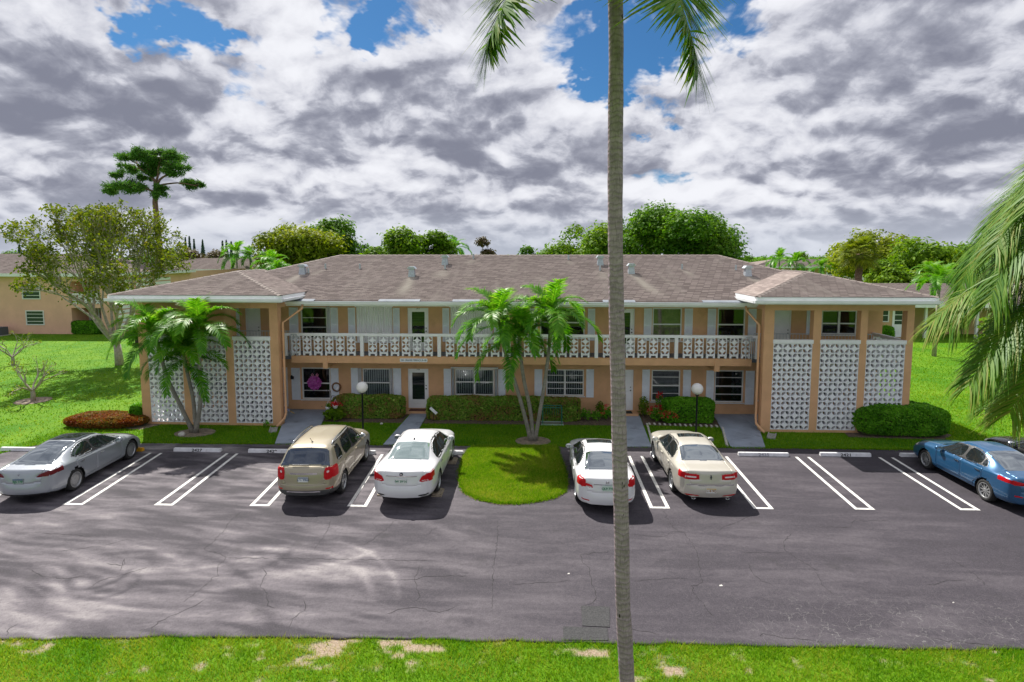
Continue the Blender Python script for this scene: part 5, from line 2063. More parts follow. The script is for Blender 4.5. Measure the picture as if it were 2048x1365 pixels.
P_SILVER = car_paint('silver_paint', (0.36, 0.39, 0.43), .4, .32, .15)
P_CHAMP = car_paint('champagne_paint', (0.36, 0.315, 0.23), .4, .33, .2)
P_WHITE = car_paint('white_car_paint', (0.70, 0.70, 0.72), 0, .3)
P_CREAM = car_paint('cream_paint', (0.54, 0.51, 0.445), .15, .3, .1)
P_BLUE = car_paint('blue_paint', (0.018, 0.095, 0.215), .3, .28, .3)
P_BLACK = car_paint('black_car_paint', (0.012, 0.012, 0.014), .1, .2)


def wcurve(W, L, re=.70, fe=.66):
    h = W / 2
    return [(0, h * re), (.05, h * .83), (.14, h * .925), (.32, h * .972), (.75, h), (L * .5, h), (L - 1.0, h * .985), (L - .5, h * .955), (L - .22, h * .90), (L - .07, h * .80), (L, h * fe)]


def door_polys(s0, s1, s2, zl, zh, rw, R_):
    """rear door between s0..s1, front door s1..s2; the rear edge follows the wheel arch"""
    rear = [(s1 - .004, zl), (s1 - .004, zh), (s0 + .02, zh), (s0, zh - .12), (s0 + .03, zl + .34), (rw + R_ + .05, zl + .12), (rw + R_ + .09, zl)]
    front = [(s1 + .004, zl), (s2 - .03, zl), (s2, zl + .15), (s2 + .01, zh - .1), (s2, zh), (s1 + .004, zh)]
    return [rear, front]


# beige SUV
suv = dict(L=4.77, lone=(0,), r=.36, ro=.98, wb=2.85, paint=P_CHAMP, mid=.5, bow=.10,
           top=[(0, .70), (.03, .98), (.07, 1.12), (.12, 1.18), (.30, 1.42), (.43, 1.60), (.50, 1.655), (.62, 1.675), (1.5, 1.715), (2.3, 1.715), (2.75, 1.66), (3.1, 1.50), (3.55, 1.20), (3.75, 1.13), (4.3, 1.05), (4.6, .94), (4.72, .75), (4.77, .55)],
           belt=[(0, .66), (.1, 1.12), (.5, 1.13), (1.5, 1.09), (3.3, 1.03), (4.2, .95), (4.77, .5)], w=wcurve(1.84, 4.77, .80), wr=[(0, .66), (.2, .68), (.6, .64), (1.5, .63), (2.6, .61), (3.3, .66), (3.8, .70), (4.77, .5)],
           bot=[(0, .34), (.4, .27), (4.3, .24), (4.77, .30)], ng=20,
           side=[smooth_poly([(.52, 1.18), (1.02, 1.155), (1.12, 1.30), (1.05, 1.60), (.72, 1.58)], 2), smooth_poly([(1.32, 1.145), (2.08, 1.12), (2.08, 1.635), (1.42, 1.635), (1.25, 1.40)], 2),
                 smooth_poly([(2.20, 1.12), (3.30, 1.075), (3.18, 1.16), (2.72, 1.56), (2.20, 1.635)], 2)],
           rear_glass=(.125, .455, .74, .62), windshield=(2.78, 3.52, .60, .66), glass_bow=.03,
           trim=[(0, .50), (.6, .46), (.98, .42), (1.6, .37), (3.2, .36), (4.77, .42)], trim_mat=M_GREYTRIM,
           tail_rear=[smooth_poly([(.60, .80), (.74, .79), (.95, .86), (.95, 1.16), (.62, 1.16), (.58, 1.0)], 2)], tail_side=[smooth_poly([(-.1, .80), (.14, .86), (.30, 1.06), (.26, 1.15), (-.1, 1.15)], 1)],
           tail_clear=[smooth_poly([(.66, 1.00), (.73, .99), (.74, 1.06), (.67, 1.06)], 2)], tl_s=.42, reflector=[[(.60, .515), (.82, .515), (.82, .555), (.60, .555)]],
           doors=door_polys(1.02, 2.14, 3.35, .42, 1.13, .98, .42), handles=[(1.22, 1.02), (2.30, .99)], mirror=(3.22, 1.12), mirror_mat=M_CHROME, spokes=(5, 'single'), rimr=.66,
           plate=(.83, 'L61 YRG', M_PLATE, M_PBLUE, M_PBLUE), extras=[bar(.99, .40, .05, M_CHROME), wiper(.2, 1.22, -.38, .12), roof_rails(.75, 2.55, .60, curve([(0, 1.64), (.75, 1.66), (1.5, 1.70), (2.3, 1.70), (2.6, 1.665)])), stick_antenna(.78, 1.69),
                                                                         bar(.46, .50, .035, M_CHROME, 'bumper_strip', .014)], rglass=M_CGLASSB)
# white sedan left of the island
bck = dict(L=5.0, r=.345, ro=1.16, wb=2.837, paint=P_WHITE, mid=.52, bow=.13,
           top=[(0, .62), (.025, .80), (.05, .98), (.085, 1.06), (.2, 1.085), (.55, 1.10), (.80, 1.125), (.95, 1.19), (1.35, 1.37), (1.65, 1.455), (2.1, 1.50), (2.6, 1.50), (3.0, 1.43), (3.35, 1.27), (3.72, 1.07), (4.1, 1.02), (4.6, .93), (4.88, .78), (5.0, .52)],
           belt=[(0, .60), (.08, 1.0), (.5, 1.03), (1.5, .99), (3.4, .93), (4.5, .85), (5.0, .5)], w=wcurve(1.86, 5.0, .78), wr=[(0, .60), (.5, .64), (.95, .62), (1.6, .56), (2.4, .555), (3.1, .60), (3.7, .68), (4.5, .68), (5.0, .5)],
           bot=[(0, .30), (.4, .23), (4.5, .20), (5.0, .26)],
           side=[smooth_poly([(1.22, 1.04), (2.22, 1.01), (2.22, 1.42), (1.75, 1.39), (1.38, 1.24)], 2), smooth_poly([(2.30, 1.01), (3.52, .985), (3.40, 1.06), (2.95, 1.36), (2.30, 1.425)], 2)],
           rear_glass=(.86, 1.60, .64, .53), windshield=(3.02, 3.72, .56, .66),
           tail_rear=[smooth_poly([(.50, .74), (.95, .80), (.95, 1.03), (.88, 1.03), (.60, .93)], 1)], tail_side=[smooth_poly([(-.1, .80), (.18, .82), (.42, 1.00), (.36, 1.01), (-.1, .99)], 1)], tail_clear=[[(.58, .785), (.80, .80), (.80, .815), (.58, .80)]], tl_s=.40,
           rear_dark=[smooth_poly([(.48, .335), (.78, .355), (.80, .40), (.52, .385)], 1)], doors=door_polys(1.30, 2.26, 3.5, .34, .995, 1.16, .40), handles=[(1.48, .88), (2.45, .86)], mirror=(3.35, 1.0),
           spokes=(10, 'single'), plate=(.80, 'IW 396H', M_PLATE, M_PGREEN), handle_mat=M_CHROME, rglass=M_CGLASSG, extras=[badge('round', .985, .055, plain('emblem_dark', (.02, .03, .05), .3)), bar(.93, .46, .028, M_CHROME), roof_fin(1.72, 1.475)])
# white sedan behind the palm trunk
cvc = dict(L=4.55, r=.325, ro=.98, wb=2.67, paint=P_WHITE, mid=.52, bow=.12,
           top=[(0, .62), (.025, .80), (.05, .96), (.085, 1.045), (.18, 1.07), (.42, 1.075), (.58, 1.10), (.75, 1.18), (1.1, 1.33), (1.4, 1.405), (1.8, 1.435), (2.3, 1.435), (2.7, 1.36), (3.1, 1.17), (3.4, 1.02), (3.8, .96), (4.2, .87), (4.45, .74), (4.55, .5)],
           belt=[(0, .6), (.08, .98), (.5, 1.0), (1.5, .95), (3.1, .90), (4.1, .82), (4.55, .48)], w=wcurve(1.755, 4.55, .78), wr=[(0, .58), (.5, .60), (.8, .58), (1.4, .53), (2.2, .53), (2.8, .57), (3.4, .64), (4.55, .48)],
           bot=[(0, .30), (.4, .23), (4.1, .20), (4.55, .25)],
           side=[smooth_poly([(1.02, 1.02), (2.0, .985), (2.0, 1.355), (1.52, 1.335), (1.2, 1.2)], 2), smooth_poly([(2.08, .98), (3.22, .95), (3.05, 1.05), (2.65, 1.30), (2.08, 1.355)], 2)],
           rear_glass=(.60, 1.37, .60, .50), windshield=(2.72, 3.36, .53, .62),
           tail_rear=[smooth_poly([(.62, .86), (.95, .80), (.95, 1.03), (.62, 1.03)], 1), smooth_poly([(.40, .76), (.64, .80), (.95, .78), (.95, .92), (.46, .88)], 1)], tail_side=[smooth_poly([(-.1, .80), (.2, .82), (.34, 1.0), (-.1, 1.0)], 1)],
           tail_clear=[[(.44, .775), (.62, .80), (.62, .825), (.46, .81)]], tl_s=.36, reflector=[[(.52, .40), (.74, .42), (.74, .45), (.52, .43)]],
           doors=door_polys(1.12, 2.04, 3.2, .33, .96, .98, .38), handles=[(1.3, .86), (2.2, .84)], mirror=(3.02, .97), spokes=(7, 'single'), plate=(.79, 'QL9 7YB', plain('plate_pale_green', (.55, .68, .60), .4), M_PGREEN), rglass=M_CGLASSR,
           extras=[badge('h', .945, .045, M_CHROME), bar(.88, .40, .022, M_CHROME)], roof_glass=(2.05, 2.5, .40, .40))
# cream sedan
lnc = dict(L=4.84, r=.335, ro=1.10, wb=2.73, paint=P_CREAM, mid=.52, bow=.10,
           top=[(0, .64), (.02, .82), (.04, 1.0), (.075, 1.075), (.2, 1.09), (.55, 1.10), (.74, 1.13), (.92, 1.20), (1.25, 1.35), (1.5, 1.415), (1.9, 1.45), (2.45, 1.45), (2.85, 1.39), (3.2, 1.23), (3.58, 1.05), (4.0, 1.0), (4.5, .92), (4.74, .78), (4.84, .5)],
           belt=[(0, .62), (.08, 1.02), (.5, 1.02), (1.5, .97), (3.3, .92), (4.4, .86), (4.84, .48)], w=wcurve(1.83, 4.84, .84), wr=[(0, .62), (.5, .64), (.9, .62), (1.5, .56), (2.3, .555), (2.95, .59), (3.6, .67), (4.84, .5)],
           bot=[(0, .30), (.4, .24), (4.4, .21), (4.84, .26)],
           side=[smooth_poly([(1.22, 1.03), (2.12, .995), (2.12, 1.37), (1.62, 1.35), (1.36, 1.22)], 2), smooth_poly([(2.20, .99), (3.40, .965), (3.25, 1.06), (2.80, 1.32), (2.20, 1.37)], 2)],
           rear_glass=(.78, 1.46, .66, .56), windshield=(2.87, 3.56, .55, .65), roof_glass=(2.12, 2.52, .42, .40),
           tail_rear=[smooth_poly([(.33, .80), (.95, .82), (.95, 1.04), (.86, 1.04), (.70, .985), (.33, .98)], 2)], tail_side=[smooth_poly([(-.1, .82), (.14, .84), (.26, 1.02), (-.1, 1.0)], 1)], tail_clear=[[(.42, .865), (.80, .875), (.80, .915), (.42, .91)]], tl_s=.30,
           reflector=[[(.36, .335), (.72, .345), (.72, .385), (.36, .36)]], doors=door_polys(1.22, 2.16, 3.38, .35, .98, 1.10, .39), handles=[(1.42, .87), (2.35, .85)], mirror=(3.22, .99), spokes=(7, 'single'),
           plate=(.52, 'L18 9Q', M_PLATE, plain('plate_brown', (.30, .14, .02), .5), M_PYEL), extras=[badge('star', .90, .062, plain('emblem_dark', (.02, .03, .05), .3)), bar(.66, .70, .03, M_CREAM if False else M_CHROME), exhausts((-.5, .5), .27, .035)], rglass=M_CGLASSR)
# silver electric sedan at the left
tsl = dict(L=4.69, r=.345, ro=.985, wb=2.875, paint=P_SILVER, mid=.5, bow=.14,
           top=[(0, .62), (.03, .84), (.06, .99), (.10, 1.045), (.22, 1.06), (.42, 1.08), (.60, 1.14), (.95, 1.27), (1.4, 1.385), (1.9, 1.44), (2.3, 1.44), (2.7, 1.36), (3.1, 1.18), (3.42, 1.02), (3.8, .94), (4.2, .84), (4.55, .70), (4.69, .48)],
           belt=[(0, .6), (.1, .98), (.5, .99), (1.4, .95), (3.0, .90), (3.9, .85), (4.69, .46)], w=wcurve(1.85, 4.69, .72), wr=[(0, .56), (.5, .62), (.9, .60), (1.5, .555), (2.2, .55), (2.8, .59), (3.5, .66), (4.69, .48)],
           bot=[(0, .28), (.4, .20), (4.2, .17), (4.69, .22)],
           side=[smooth_poly([(.98, 1.055), (1.95, .99), (1.95, 1.345), (1.6, 1.325), (1.25, 1.22)], 2), smooth_poly([(2.02, .985), (3.34, .935), (3.1, 1.06), (2.7, 1.27), (2.02, 1.345)], 2)],
           rear_glass=(.44, 1.62, .60, .50), roof_glass=(1.66, 2.62, .49, .50), windshield=(2.68, 3.42, .52, .62), glass_bow=.10,
           tail_rear=[smooth_poly([(.42, .80), (.95, .84), (.95, 1.02), (.62, .94)], 1)], tail_side=[smooth_poly([(-.1, .82), (.24, .85), (.56, 1.0), (-.1, .96)], 1)], tl_s=.5, tail_mat=M_DRED,
           doors=door_polys(1.06, 1.99, 3.28, .31, .95, .985, .40), handles=[(1.28, .86), (2.22, .83)], handle_mat=M_CHROME, mirror=(3.1, .95), spokes=(10, 'twin'), plate=(.73, 'RJ5 77P', plain('plate_grey_green', (.30, .38, .34), .4), M_PGREEN, M_PBLUE),
           extras=[badge('t', .90, .035, M_CHROME)], trim=[(0, .33), (.5, .26), (1.2, .23), (4.69, .22)], trim_mat=M_TRIM)
# blue sedan at the right
mzd = dict(L=4.58, r=.33, ro=.95, wb=2.70, paint=P_BLUE, mid=.52, bow=.14,
           top=[(0, .62), (.03, .82), (.06, .98), (.10, 1.055), (.2, 1.08), (.42, 1.09), (.56, 1.13), (.75, 1.21), (1.1, 1.35), (1.45, 1.43), (1.8, 1.455), (2.2, 1.45), (2.55, 1.36), (2.9, 1.17), (3.2, 1.04), (3.6, .98), (4.1, .88), (4.45, .73), (4.58, .5)],
           belt=[(0, .6), (.1, 1.0), (.5, 1.0), (1.5, .95), (3.0, .90), (3.9, .85), (4.58, .48)], w=wcurve(1.795, 4.58, .70), wr=[(0, .56), (.5, .60), (.8, .58), (1.4, .54), (2.2, .54), (2.8, .58), (3.3, .66), (4.58, .48)],
           bot=[(0, .30), (.4, .23), (4.1, .20), (4.58, .25)],
           side=[smooth_poly([(1.02, 1.05), (1.22, 1.03), (1.24, 1.24), (1.10, 1.14)], 1), smooth_poly([(1.27, 1.03), (1.93, .995), (1.93, 1.365), (1.55, 1.345), (1.28, 1.25)], 1), smooth_poly([(2.02, .985), (3.10, .945), (2.95, 1.04), (2.52, 1.29), (2.02, 1.365)], 2)],
           rear_glass=(.55, 1.40, .58, .51), windshield=(2.56, 3.2, .54, .63),
           tail_rear=[smooth_poly([(.34, .86), (.60, .84), (.95, .86), (.95, 1.02), (.70, .96), (.34, .90)], 1)], tail_side=[smooth_poly([(-.1, .84), (.26, .86), (.52, 1.0), (.3, .99), (-.1, .96)], 1)], tl_s=.5,
           reflector=[[(.55, .50), (.72, .51), (.72, .55), (.55, .54)]], head_side=[smooth_poly([(4.1, .70), (4.6, .60), (4.6, .72), (4.12, .80)], 1)],
           doors=door_polys(1.08, 1.97, 3.08, .33, .96, .95, .385), handles=[(1.25, .87), (2.14, .85)], handle_mat=M_CHROME, mirror=(2.93, .97), spokes=(10, 'single'), plate=(.78, 'HTC 4R2', M_PLATE, M_PGREEN), extras=[])
blk = dict(mzd)
blk.update(paint=P_BLACK, plate=(.78, 'BVD 180', M_PLATE, M_PGREEN), spokes=(5, 'single'), mirror_mat=M_CHROME, handle_mat=P_BLACK)


def rear_to_center(x, y, rz, sp):
    """x, y of the middle of the rear axle -> car centre"""
    d = sp['L'] / 2 - sp['ro']
    return (x - math.sin(rz) * d, y + math.cos(rz) * d, LZ)


GRP = 'cars parked nose-in in front of the building'
for sp in (suv, bck, cvc, lnc, tsl, mzd, blk):
    sp['group'] = GRP
make_car('parked_car', 'silver-white sedan with a long dark glass roof in the far left bay', rear_to_center(-15.52, 17.30, R(4.2), tsl), R(4.2), tsl)
make_car('parked_car', 'champagne beige SUV with roof rails and dark blue rear window', rear_to_center(-6.93, 17.52, R(2.0), suv), R(2.0), suv)
c3 = make_car('parked_car', 'white sedan standing on wooden boards beside the grass island', rear_to_center(-3.93, 17.62, R(-.6), bck), R(-.6), bck)
c3.location.z = LZ + .07
make_car('parked_car', 'white sedan half hidden behind the tall palm trunk', rear_to_center(2.06, 17.35, R(.3), cvc), R(.3), cvc)
make_car('parked_car', 'cream sedan with a sunroof and wide red tail lights', rear_to_center(5.18, 18.12, R(.5), lnc), R(.5), lnc)
make_car('parked_car', 'metallic blue sedan with silver ten-spoke wheels at the right edge', rear_to_center(14.52, 17.75, R(.4), mzd), R(.4), mzd)
make_car('parked_car', 'black car cut off by the right edge behind the blue sedan', rear_to_center(17.32, 18.3, R(.5), blk), R(.5), blk)
M_BOARD = mat('old_board', (0.28, 0.23, 0.17), .85, .25, 12)
BPOS = [(-4.78, 17.62, 'rear left'), (-3.08, 17.62, 'rear right'), (-4.74, 20.46, 'front left'), (-3.03, 20.46, 'front right')]
for x, y, nm in BPOS:
    b = B()
    b.box(-.15, .17, -.32, .26, 0, .034)
    b.box(-.14, .15, -.24, .22, .0345, .07)
    solo('wooden_board', b, M_BOARD, 'stacked wooden boards under the %s tyre of the white sedan beside the island' % nm, 'board', (x, y, LZ), 'boards under the tyres of one white car')


# ------------------------------------------------------------------ vegetation
L_PALM = leaf_mat('palm_leaf', [(0.030, 0.14, 0.006), (0.075, 0.27, 0.008), (0.15, 0.39, 0.014), (0.30, 0.46, 0.06)], .42, .48, .4)
L_COCO = leaf_mat('coconut_leaf', [(0.030, 0.115, 0.006), (0.070, 0.20, 0.008), (0.14, 0.28, 0.014), (0.30, 0.30, 0.05)], .45, .45, .35)
L_TREE = leaf_mat('tree_leaf', [(0.055, 0.125, 0.006), (0.105, 0.215, 0.008), (0.16, 0.29, 0.010), (0.23, 0.33, 0.018)], .6, .45, .2)
L_FICUS = leaf_mat('ficus_leaf', [(0.034, 0.100, 0.008), (0.068, 0.175, 0.012), (0.11, 0.245, 0.014), (0.16, 0.28, 0.02)], .6, .42, .2)
L_OLIVE = leaf_mat('olive_leaf', [(0.055, 0.085, 0.010), (0.11, 0.16, 0.012), (0.17, 0.22, 0.014), (0.27, 0.23, 0.03)], .6, .42, .2)
L_YEL = leaf_mat('yellow_green_leaf', [(0.085, 0.13, 0.008), (0.16, 0.22, 0.010), (0.24, 0.30, 0.014), (0.31, 0.32, 0.02)], .6, .42, .2)
L_PINE = leaf_mat('pine_needle', [(0.030, 0.10, 0.022), (0.055, 0.16, 0.03), (0.09, 0.22, 0.034), (0.15, 0.25, 0.04)], .7, .35, .2)
L_FAR = leaf_mat('far_conifer', [(0.06, 0.11, 0.10), (0.09, 0.15, 0.13), (0.12, 0.18, 0.15)], .7, .15, .2)
L_BROWN = leaf_mat('brown_leaf', [(0.075, 0.055, 0.028), (0.11, 0.08, 0.035), (0.12, 0.11, 0.03)], .6, .25, .25)
L_HEDGE = leaf_mat('hedge_leaf', [(0.040, 0.15, 0.006), (0.085, 0.28, 0.010), (0.14, 0.40, 0.014), (0.24, 0.50, 0.04)], .55, .35, .25)
L_MOTTLE = leaf_mat('mottled_hedge_leaf', [(0.36, 0.18, 0.09), (0.30, 0.24, 0.065), (0.16, 0.30, 0.03), (0.19, 0.40, 0.04), (0.42, 0.50, 0.12)], .55, .35, .25)
L_CROTON = leaf_mat('red_brown_leaf', [(0.15, 0.025, 0.010), (0.24, 0.055, 0.014), (0.28, 0.11, 0.02), (0.12, 0.14, 0.02), (0.34, 0.16, 0.05)], .6, .35, .15)
L_RED = leaf_mat('red_flower', [(0.50, 0.012, 0.02), (0.62, 0.03, 0.04), (0.65, 0.10, 0.10)], .5, .3, .3)
M_BARK = mat('bark', (0.16, 0.125, 0.095), .95, .35, 8, .8, 30)
M_PINEBARK = mat('pine_bark', (0.17, 0.105, 0.08), .95, .4, 6, .8, 25)
M_GREYBARK = mat('grey_bark', (0.36, 0.33, 0.27), .9, .25, 7, .5, 30)
M_TWIG = mat('hedge_twigs', (0.05, 0.055, 0.022), .95, .4, 10)


def palm_bark(name, base, ring, sp):
    m = bpy.data.materials.new(name)
    m.use_nodes = True
    t = NT(m.node_tree)
    pos = t.n('ShaderNodeTexCoord').outputs['Object']
    n1 = t.noise(pos, 3.0, 6, .65)
    st = t.n('ShaderNodeMapping', {0: pos, 3: (16, 16, 2.2)}).outputs[0]
    n2 = t.noise(st, 2.2, 5, .7)
    wv = t.n('ShaderNodeTexWave', {'Vector': pos, 'Scale': sp, 'Distortion': 5.5, 'Detail': 3.0, 'Detail Scale': 2.0}, bands_direction='Z').outputs[1]
    c = t.mix(t.ss(n1, .3, .7), base, tuple(v * .66 for v in base))
    c = t.mix(t.m('MULTIPLY', t.ss(wv, .60, .95), .55), c, ring)
    fis = t.noise(t.n('ShaderNodeMapping', {0: pos, 3: (34, 34, 5)}).outputs[0], 1.6, 4, .7)
    c = t.mix(t.m('MULTIPLY', t.ss(fis, .52, .66), .55), c, tuple(v * .42 for v in base))
    c = t.mix(t.m('MULTIPLY', t.ss(fis, .30, .42, 1, 0), .5), c, tuple(min(1, v * 1.35) for v in base))
    c = t.mix(t.m('MULTIPLY', t.ss(n2, .56, .72), .6), c, tuple(v * .38 for v in base))
    n6 = t.noise(pos, 5.5, 5, .7)
    c = t.mix(t.m('MULTIPLY', t.ss(n6, .5, .68), .45), c, tuple(v * .55 for v in base))
    c = t.mix(t.m('MULTIPLY', t.ss(n6, .32, .46, 1, 0), .4), c, tuple(min(1, v * 1.3) for v in base))
    n4 = t.noise(pos, 1.1, 4, .6)
    c = t.mix(t.m('MULTIPLY', t.ss(n4, .62, .76), .14), c, (0.20, 0.23, 0.11))
    n5 = t.noise(t.n('ShaderNodeMapping', {0: pos, 3: (9, 9, 3.5)}).outputs[0], 1.0, 2, .5)
    c = t.mix(t.ss(n5, .72, .76), c, (0.03, 0.022, 0.018))
    p = t.n('ShaderNodeBsdfPrincipled', {'Base Color': c, 'Roughness': .92, 'Specular IOR Level': .2})
    h = t.m('ADD', t.m('MULTIPLY', wv, .35), t.m('MULTIPLY', n2, .9))
    b = t.n('ShaderNodeBump', {'Strength': .7, 'Distance': .02, 'Height': h})
    t.nt.links.new(b.outputs[0], p.inputs['Normal'])
    t.n('ShaderNodeOutputMaterial', {0: p.outputs[0]})
    return m


M_COCO = palm_bark('coconut_bark', (0.41, 0.305, 0.36), (0.20, 0.148, 0.172), 3.4)
M_PTRUNK = palm_bark('palm_trunk_bark', (0.33, 0.31, 0.27), (0.22, 0.205, 0.175), 4.5)
M_SHAFT = mat('crownshaft', (0.16, 0.24, 0.06), .45, .2, 5)
M_RACHIS = mat('frond_stalk', (0.20, 0.24, 0.06), .5, .2, 6)


def spline(ctrl, n):
    c = np.array(ctrl, float)
    t = np.linspace(0, len(c) - 1, n)
    if len(c) == 2:
        return c[0] + (c[1] - c[0]) * (t[:, None])
    out = np.empty((n, 3))
    for a in range(3):
        out[:, a] = pch(np.arange(len(c)), c[:, a], t)[0]
    return out


def frond_mesh(name, ctrl, nl, ll, lw, m, droop=.5, fwd=.7, vee=.25, seed=0, wind=(0, 0, 0), tint0=.45, start=.12, tipf=.45, rr=.02, ragged=.12):
    """a pinnate frond along control points: stalk plus two ranks of blade leaflets, each bent under its weight"""
    r = np.random.default_rng(seed)
    P = spline(ctrl, 60)
    T = np.gradient(P, axis=0)
    T /= np.linalg.norm(T, axis=1)[:, None]
    V, F, tint = [], [], []
    up = np.array([0, 0, 1.0])
    wind = np.array(wind, float)
    for k in range(nl):
        f = start + (1 - start) * (k + r.random() * .6) / nl
        q = f * 59
        i = int(min(58, q))
        p = P[i] + (P[i + 1] - P[i]) * (q - i)
        t = T[i]
        S = np.cross(t, up)
        S /= np.linalg.norm(S) + 1e-6
        Nn = np.cross(S, t)
        prof = min(1, (f - start) / .18 + .35) * (1 - (1 - tipf) * max(0, (f - .45) / .55) ** 1.3)
        for sg in (-1, 1):
            L = ll * prof * (1 + r.normal(0, ragged))
            w = lw * (.8 + .4 * r.random())
            d = S * sg * 1.0 + t * (fwd + .9 * max(0, f - .6)) + Nn * (vee + r.normal(0, .12)) + r.normal(0, .08, 3)
            d /= np.linalg.norm(d)
            sidev = np.cross(d, Nn)
            sidev /= np.linalg.norm(sidev) + 1e-6
            o = len(V)
            c = p.copy()
            dd = d.copy()
            g = droop * (1 + r.normal(0, .2))
            for q2, ww in enumerate((.45, 1.0, .7, .05)):
                V.append(c + sidev * w * ww * .5)
                V.append(c - sidev * w * ww * .5)
                dd = dd + np.array([0, 0, -1.0]) * g * (.35 + .35 * q2) + wind
                dd /= np.linalg.norm(dd)
                c = c + dd * L / 3
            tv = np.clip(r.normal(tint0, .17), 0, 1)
            for q2 in range(3):
                F.append((o + 2 * q2, o + 2 * q2 + 1, o + 2 * q2 + 3, o + 2 * q2 + 2))
                tint.append(tv + (.12 if q2 == 2 else 0))
    # stalk: a three-sided strip
    o = len(V)
    st = P[::5]
    tt = T[::5]
    for i, (p, t) in enumerate(zip(st, tt)):
        S = np.cross(t, up)
        S /= np.linalg.norm(S) + 1e-6
        w = rr * (1 - .85 * i / (len(st) - 1)) + .003
        V += [p + S * w, p - S * w, p + np.cross(S, t) * -w]
    for i in range(len(st) - 1):
        for a in range(3):
            b2 = (a + 1) % 3
            F.append((o + 3 * i + a, o + 3 * i + b2, o + 3 * i + 3 + b2, o + 3 * i + 3 + a))
            tint.append(.85)
    return mesh_np(name, np.array(V), np.array(F), m, False, {'tint': ('FACE', np.clip(tint, 0, 1))})


def arch(L, e0, curl, n=7):
    """control points in the +x/z plane: leaves at elevation e0 and curls over"""
    pts = [(0, 0, 0)]
    x = z = 0
    for k in range(n):
        e = e0 - curl * ((k + .5) / n) ** 1.2
        x += math.cos(e) * L / n
        z += math.sin(e) * L / n
        pts.append((x, 0.03 * math.sin(k), z))
    return pts


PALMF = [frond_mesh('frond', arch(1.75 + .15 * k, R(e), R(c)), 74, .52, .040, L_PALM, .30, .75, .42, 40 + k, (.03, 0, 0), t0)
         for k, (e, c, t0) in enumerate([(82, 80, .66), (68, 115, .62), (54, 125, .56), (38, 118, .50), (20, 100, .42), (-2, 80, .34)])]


def palm_cluster(label, base, trunks, seed, group='clustered palms in front of the building', scale=1.0, nf=17):
    """trunks: list of (points, radius base, radius top); fronds spring from each trunk's top"""
    t = thing('palm_tree', label, 'palm', base, 0, group)
    r = random.Random(seed)
    for pts, r0, r1 in trunks:
        n = len(pts)
        P = spline(pts, 14)
        rad = [r0 * 1.5 if k == 0 else r0 + (r1 - r0) * k / 13 for k in range(14)]
        obj('trunk', B().tube([tuple(p) for p in P[:11]], rad[:11], 10), M_PTRUNK, t, True)
        sh = P[10:]
        obj('crownshaft', B().tube([tuple(p) for p in sh], [rad[10] * 1.25, rad[10] * 1.2, rad[10] * 1.05, rad[10] * .7], 10), M_SHAFT, t, True)
        top = Vector(P[-1]) - Vector(base)
        az0 = r.random() * 6.28
        for k in range(nf):
            lv = min(5, int(k * 6 / nf))
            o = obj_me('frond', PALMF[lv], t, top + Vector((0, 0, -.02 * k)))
            az = az0 + k * 2.39996 + r.gauss(0, .15)
            s = scale * r.uniform(.86, 1.12)
            o.rotation_euler = (r.gauss(0, .12), r.gauss(0, .08), az)
            o.scale = (s, s, s)
    return t


palm_cluster('three-stemmed palm in front of the left pierced block screen', (-14.42, 23.5, 0),
             [([(-14.5, 23.5, 0), (-15.05, 23.45, 1.35), (-15.42, 23.42, 2.26), (-15.68, 23.4, 3.35), (-15.9, 23.4, 4.35)], .085, .065),
              ([(-14.4, 23.55, 0), (-14.5, 23.6, 1.4), (-14.7, 23.62, 2.5), (-14.85, 23.65, 3.3)], .08, .06),
              ([(-14.36, 23.45, 0), (-14.05, 23.4, 1.6), (-14.0, 23.35, 3.0), (-13.95, 23.35, 4.55)], .085, .065)], 5)
palm_cluster('three-stemmed palm on the island in front of the middle of the balcony', (-.12, 23.0, 0),
             [([(-.2, 23.0, 0), (-.5, 23.0, 1.2), (-.9, 22.95, 2.6), (-1.28, 22.95, 3.8), (-1.5, 22.95, 5.0)], .085, .062),
              ([(-.1, 23.02, 0), (-.22, 23.0, 1.2), (-.52, 22.9, 2.7), (-.66, 22.8, 3.95), (-.68, 22.8, 4.35)], .082, .06),
              ([(-.04, 23.0, 0), (.14, 23.0, 1.1), (.36, 23.02, 2.5), (.52, 23.05, 3.9), (.62, 23.05, 5.2)], .082, .06)], 9)

# ------------------------------------------------------------------ tall coconut palm whose trunk crosses the view
cp = thing('coconut_palm', 'very tall single-trunk palm standing on the near verge, its trunk crossing the whole view', 'palm', (1.58, 9.2, 0), 0, 'tall palms on the near verge')
ctr = [(1.58, 9.2, -.05), (1.54, 9.2, .4), (1.50, 9.2, 1.0), (1.44, 9.2, 1.9), (1.40, 9.2, 3.1), (1.345, 9.2, 4.4), (1.30, 9.2, 5.6), (1.255, 9.2, 6.8), (1.215, 9.2, 8.2), (1.20, 9.2, 9.4), (1.19, 9.2, 10.6), (1.15, 9.2, 11.8), (1.12, 9.2, 13.1)]
P = spline(ctr, 190)
r_ = np.random.default_rng(2)
rad = np.interp(np.linspace(0, 13.1, 190), [0, .4, 1.2, 13.1], [.19, .150, .127, .113])
rad = rad * (1 + r_.normal(0, .011, 190)) + .016 * (fbm(np.arange(190) * .11, np.zeros(190)) - .5)
obj('trunk', B().tube([tuple(p) for p in P], list(rad), 20), M_COCO, cp, True)
o0 = Vector((1.58, 9.2, 0))


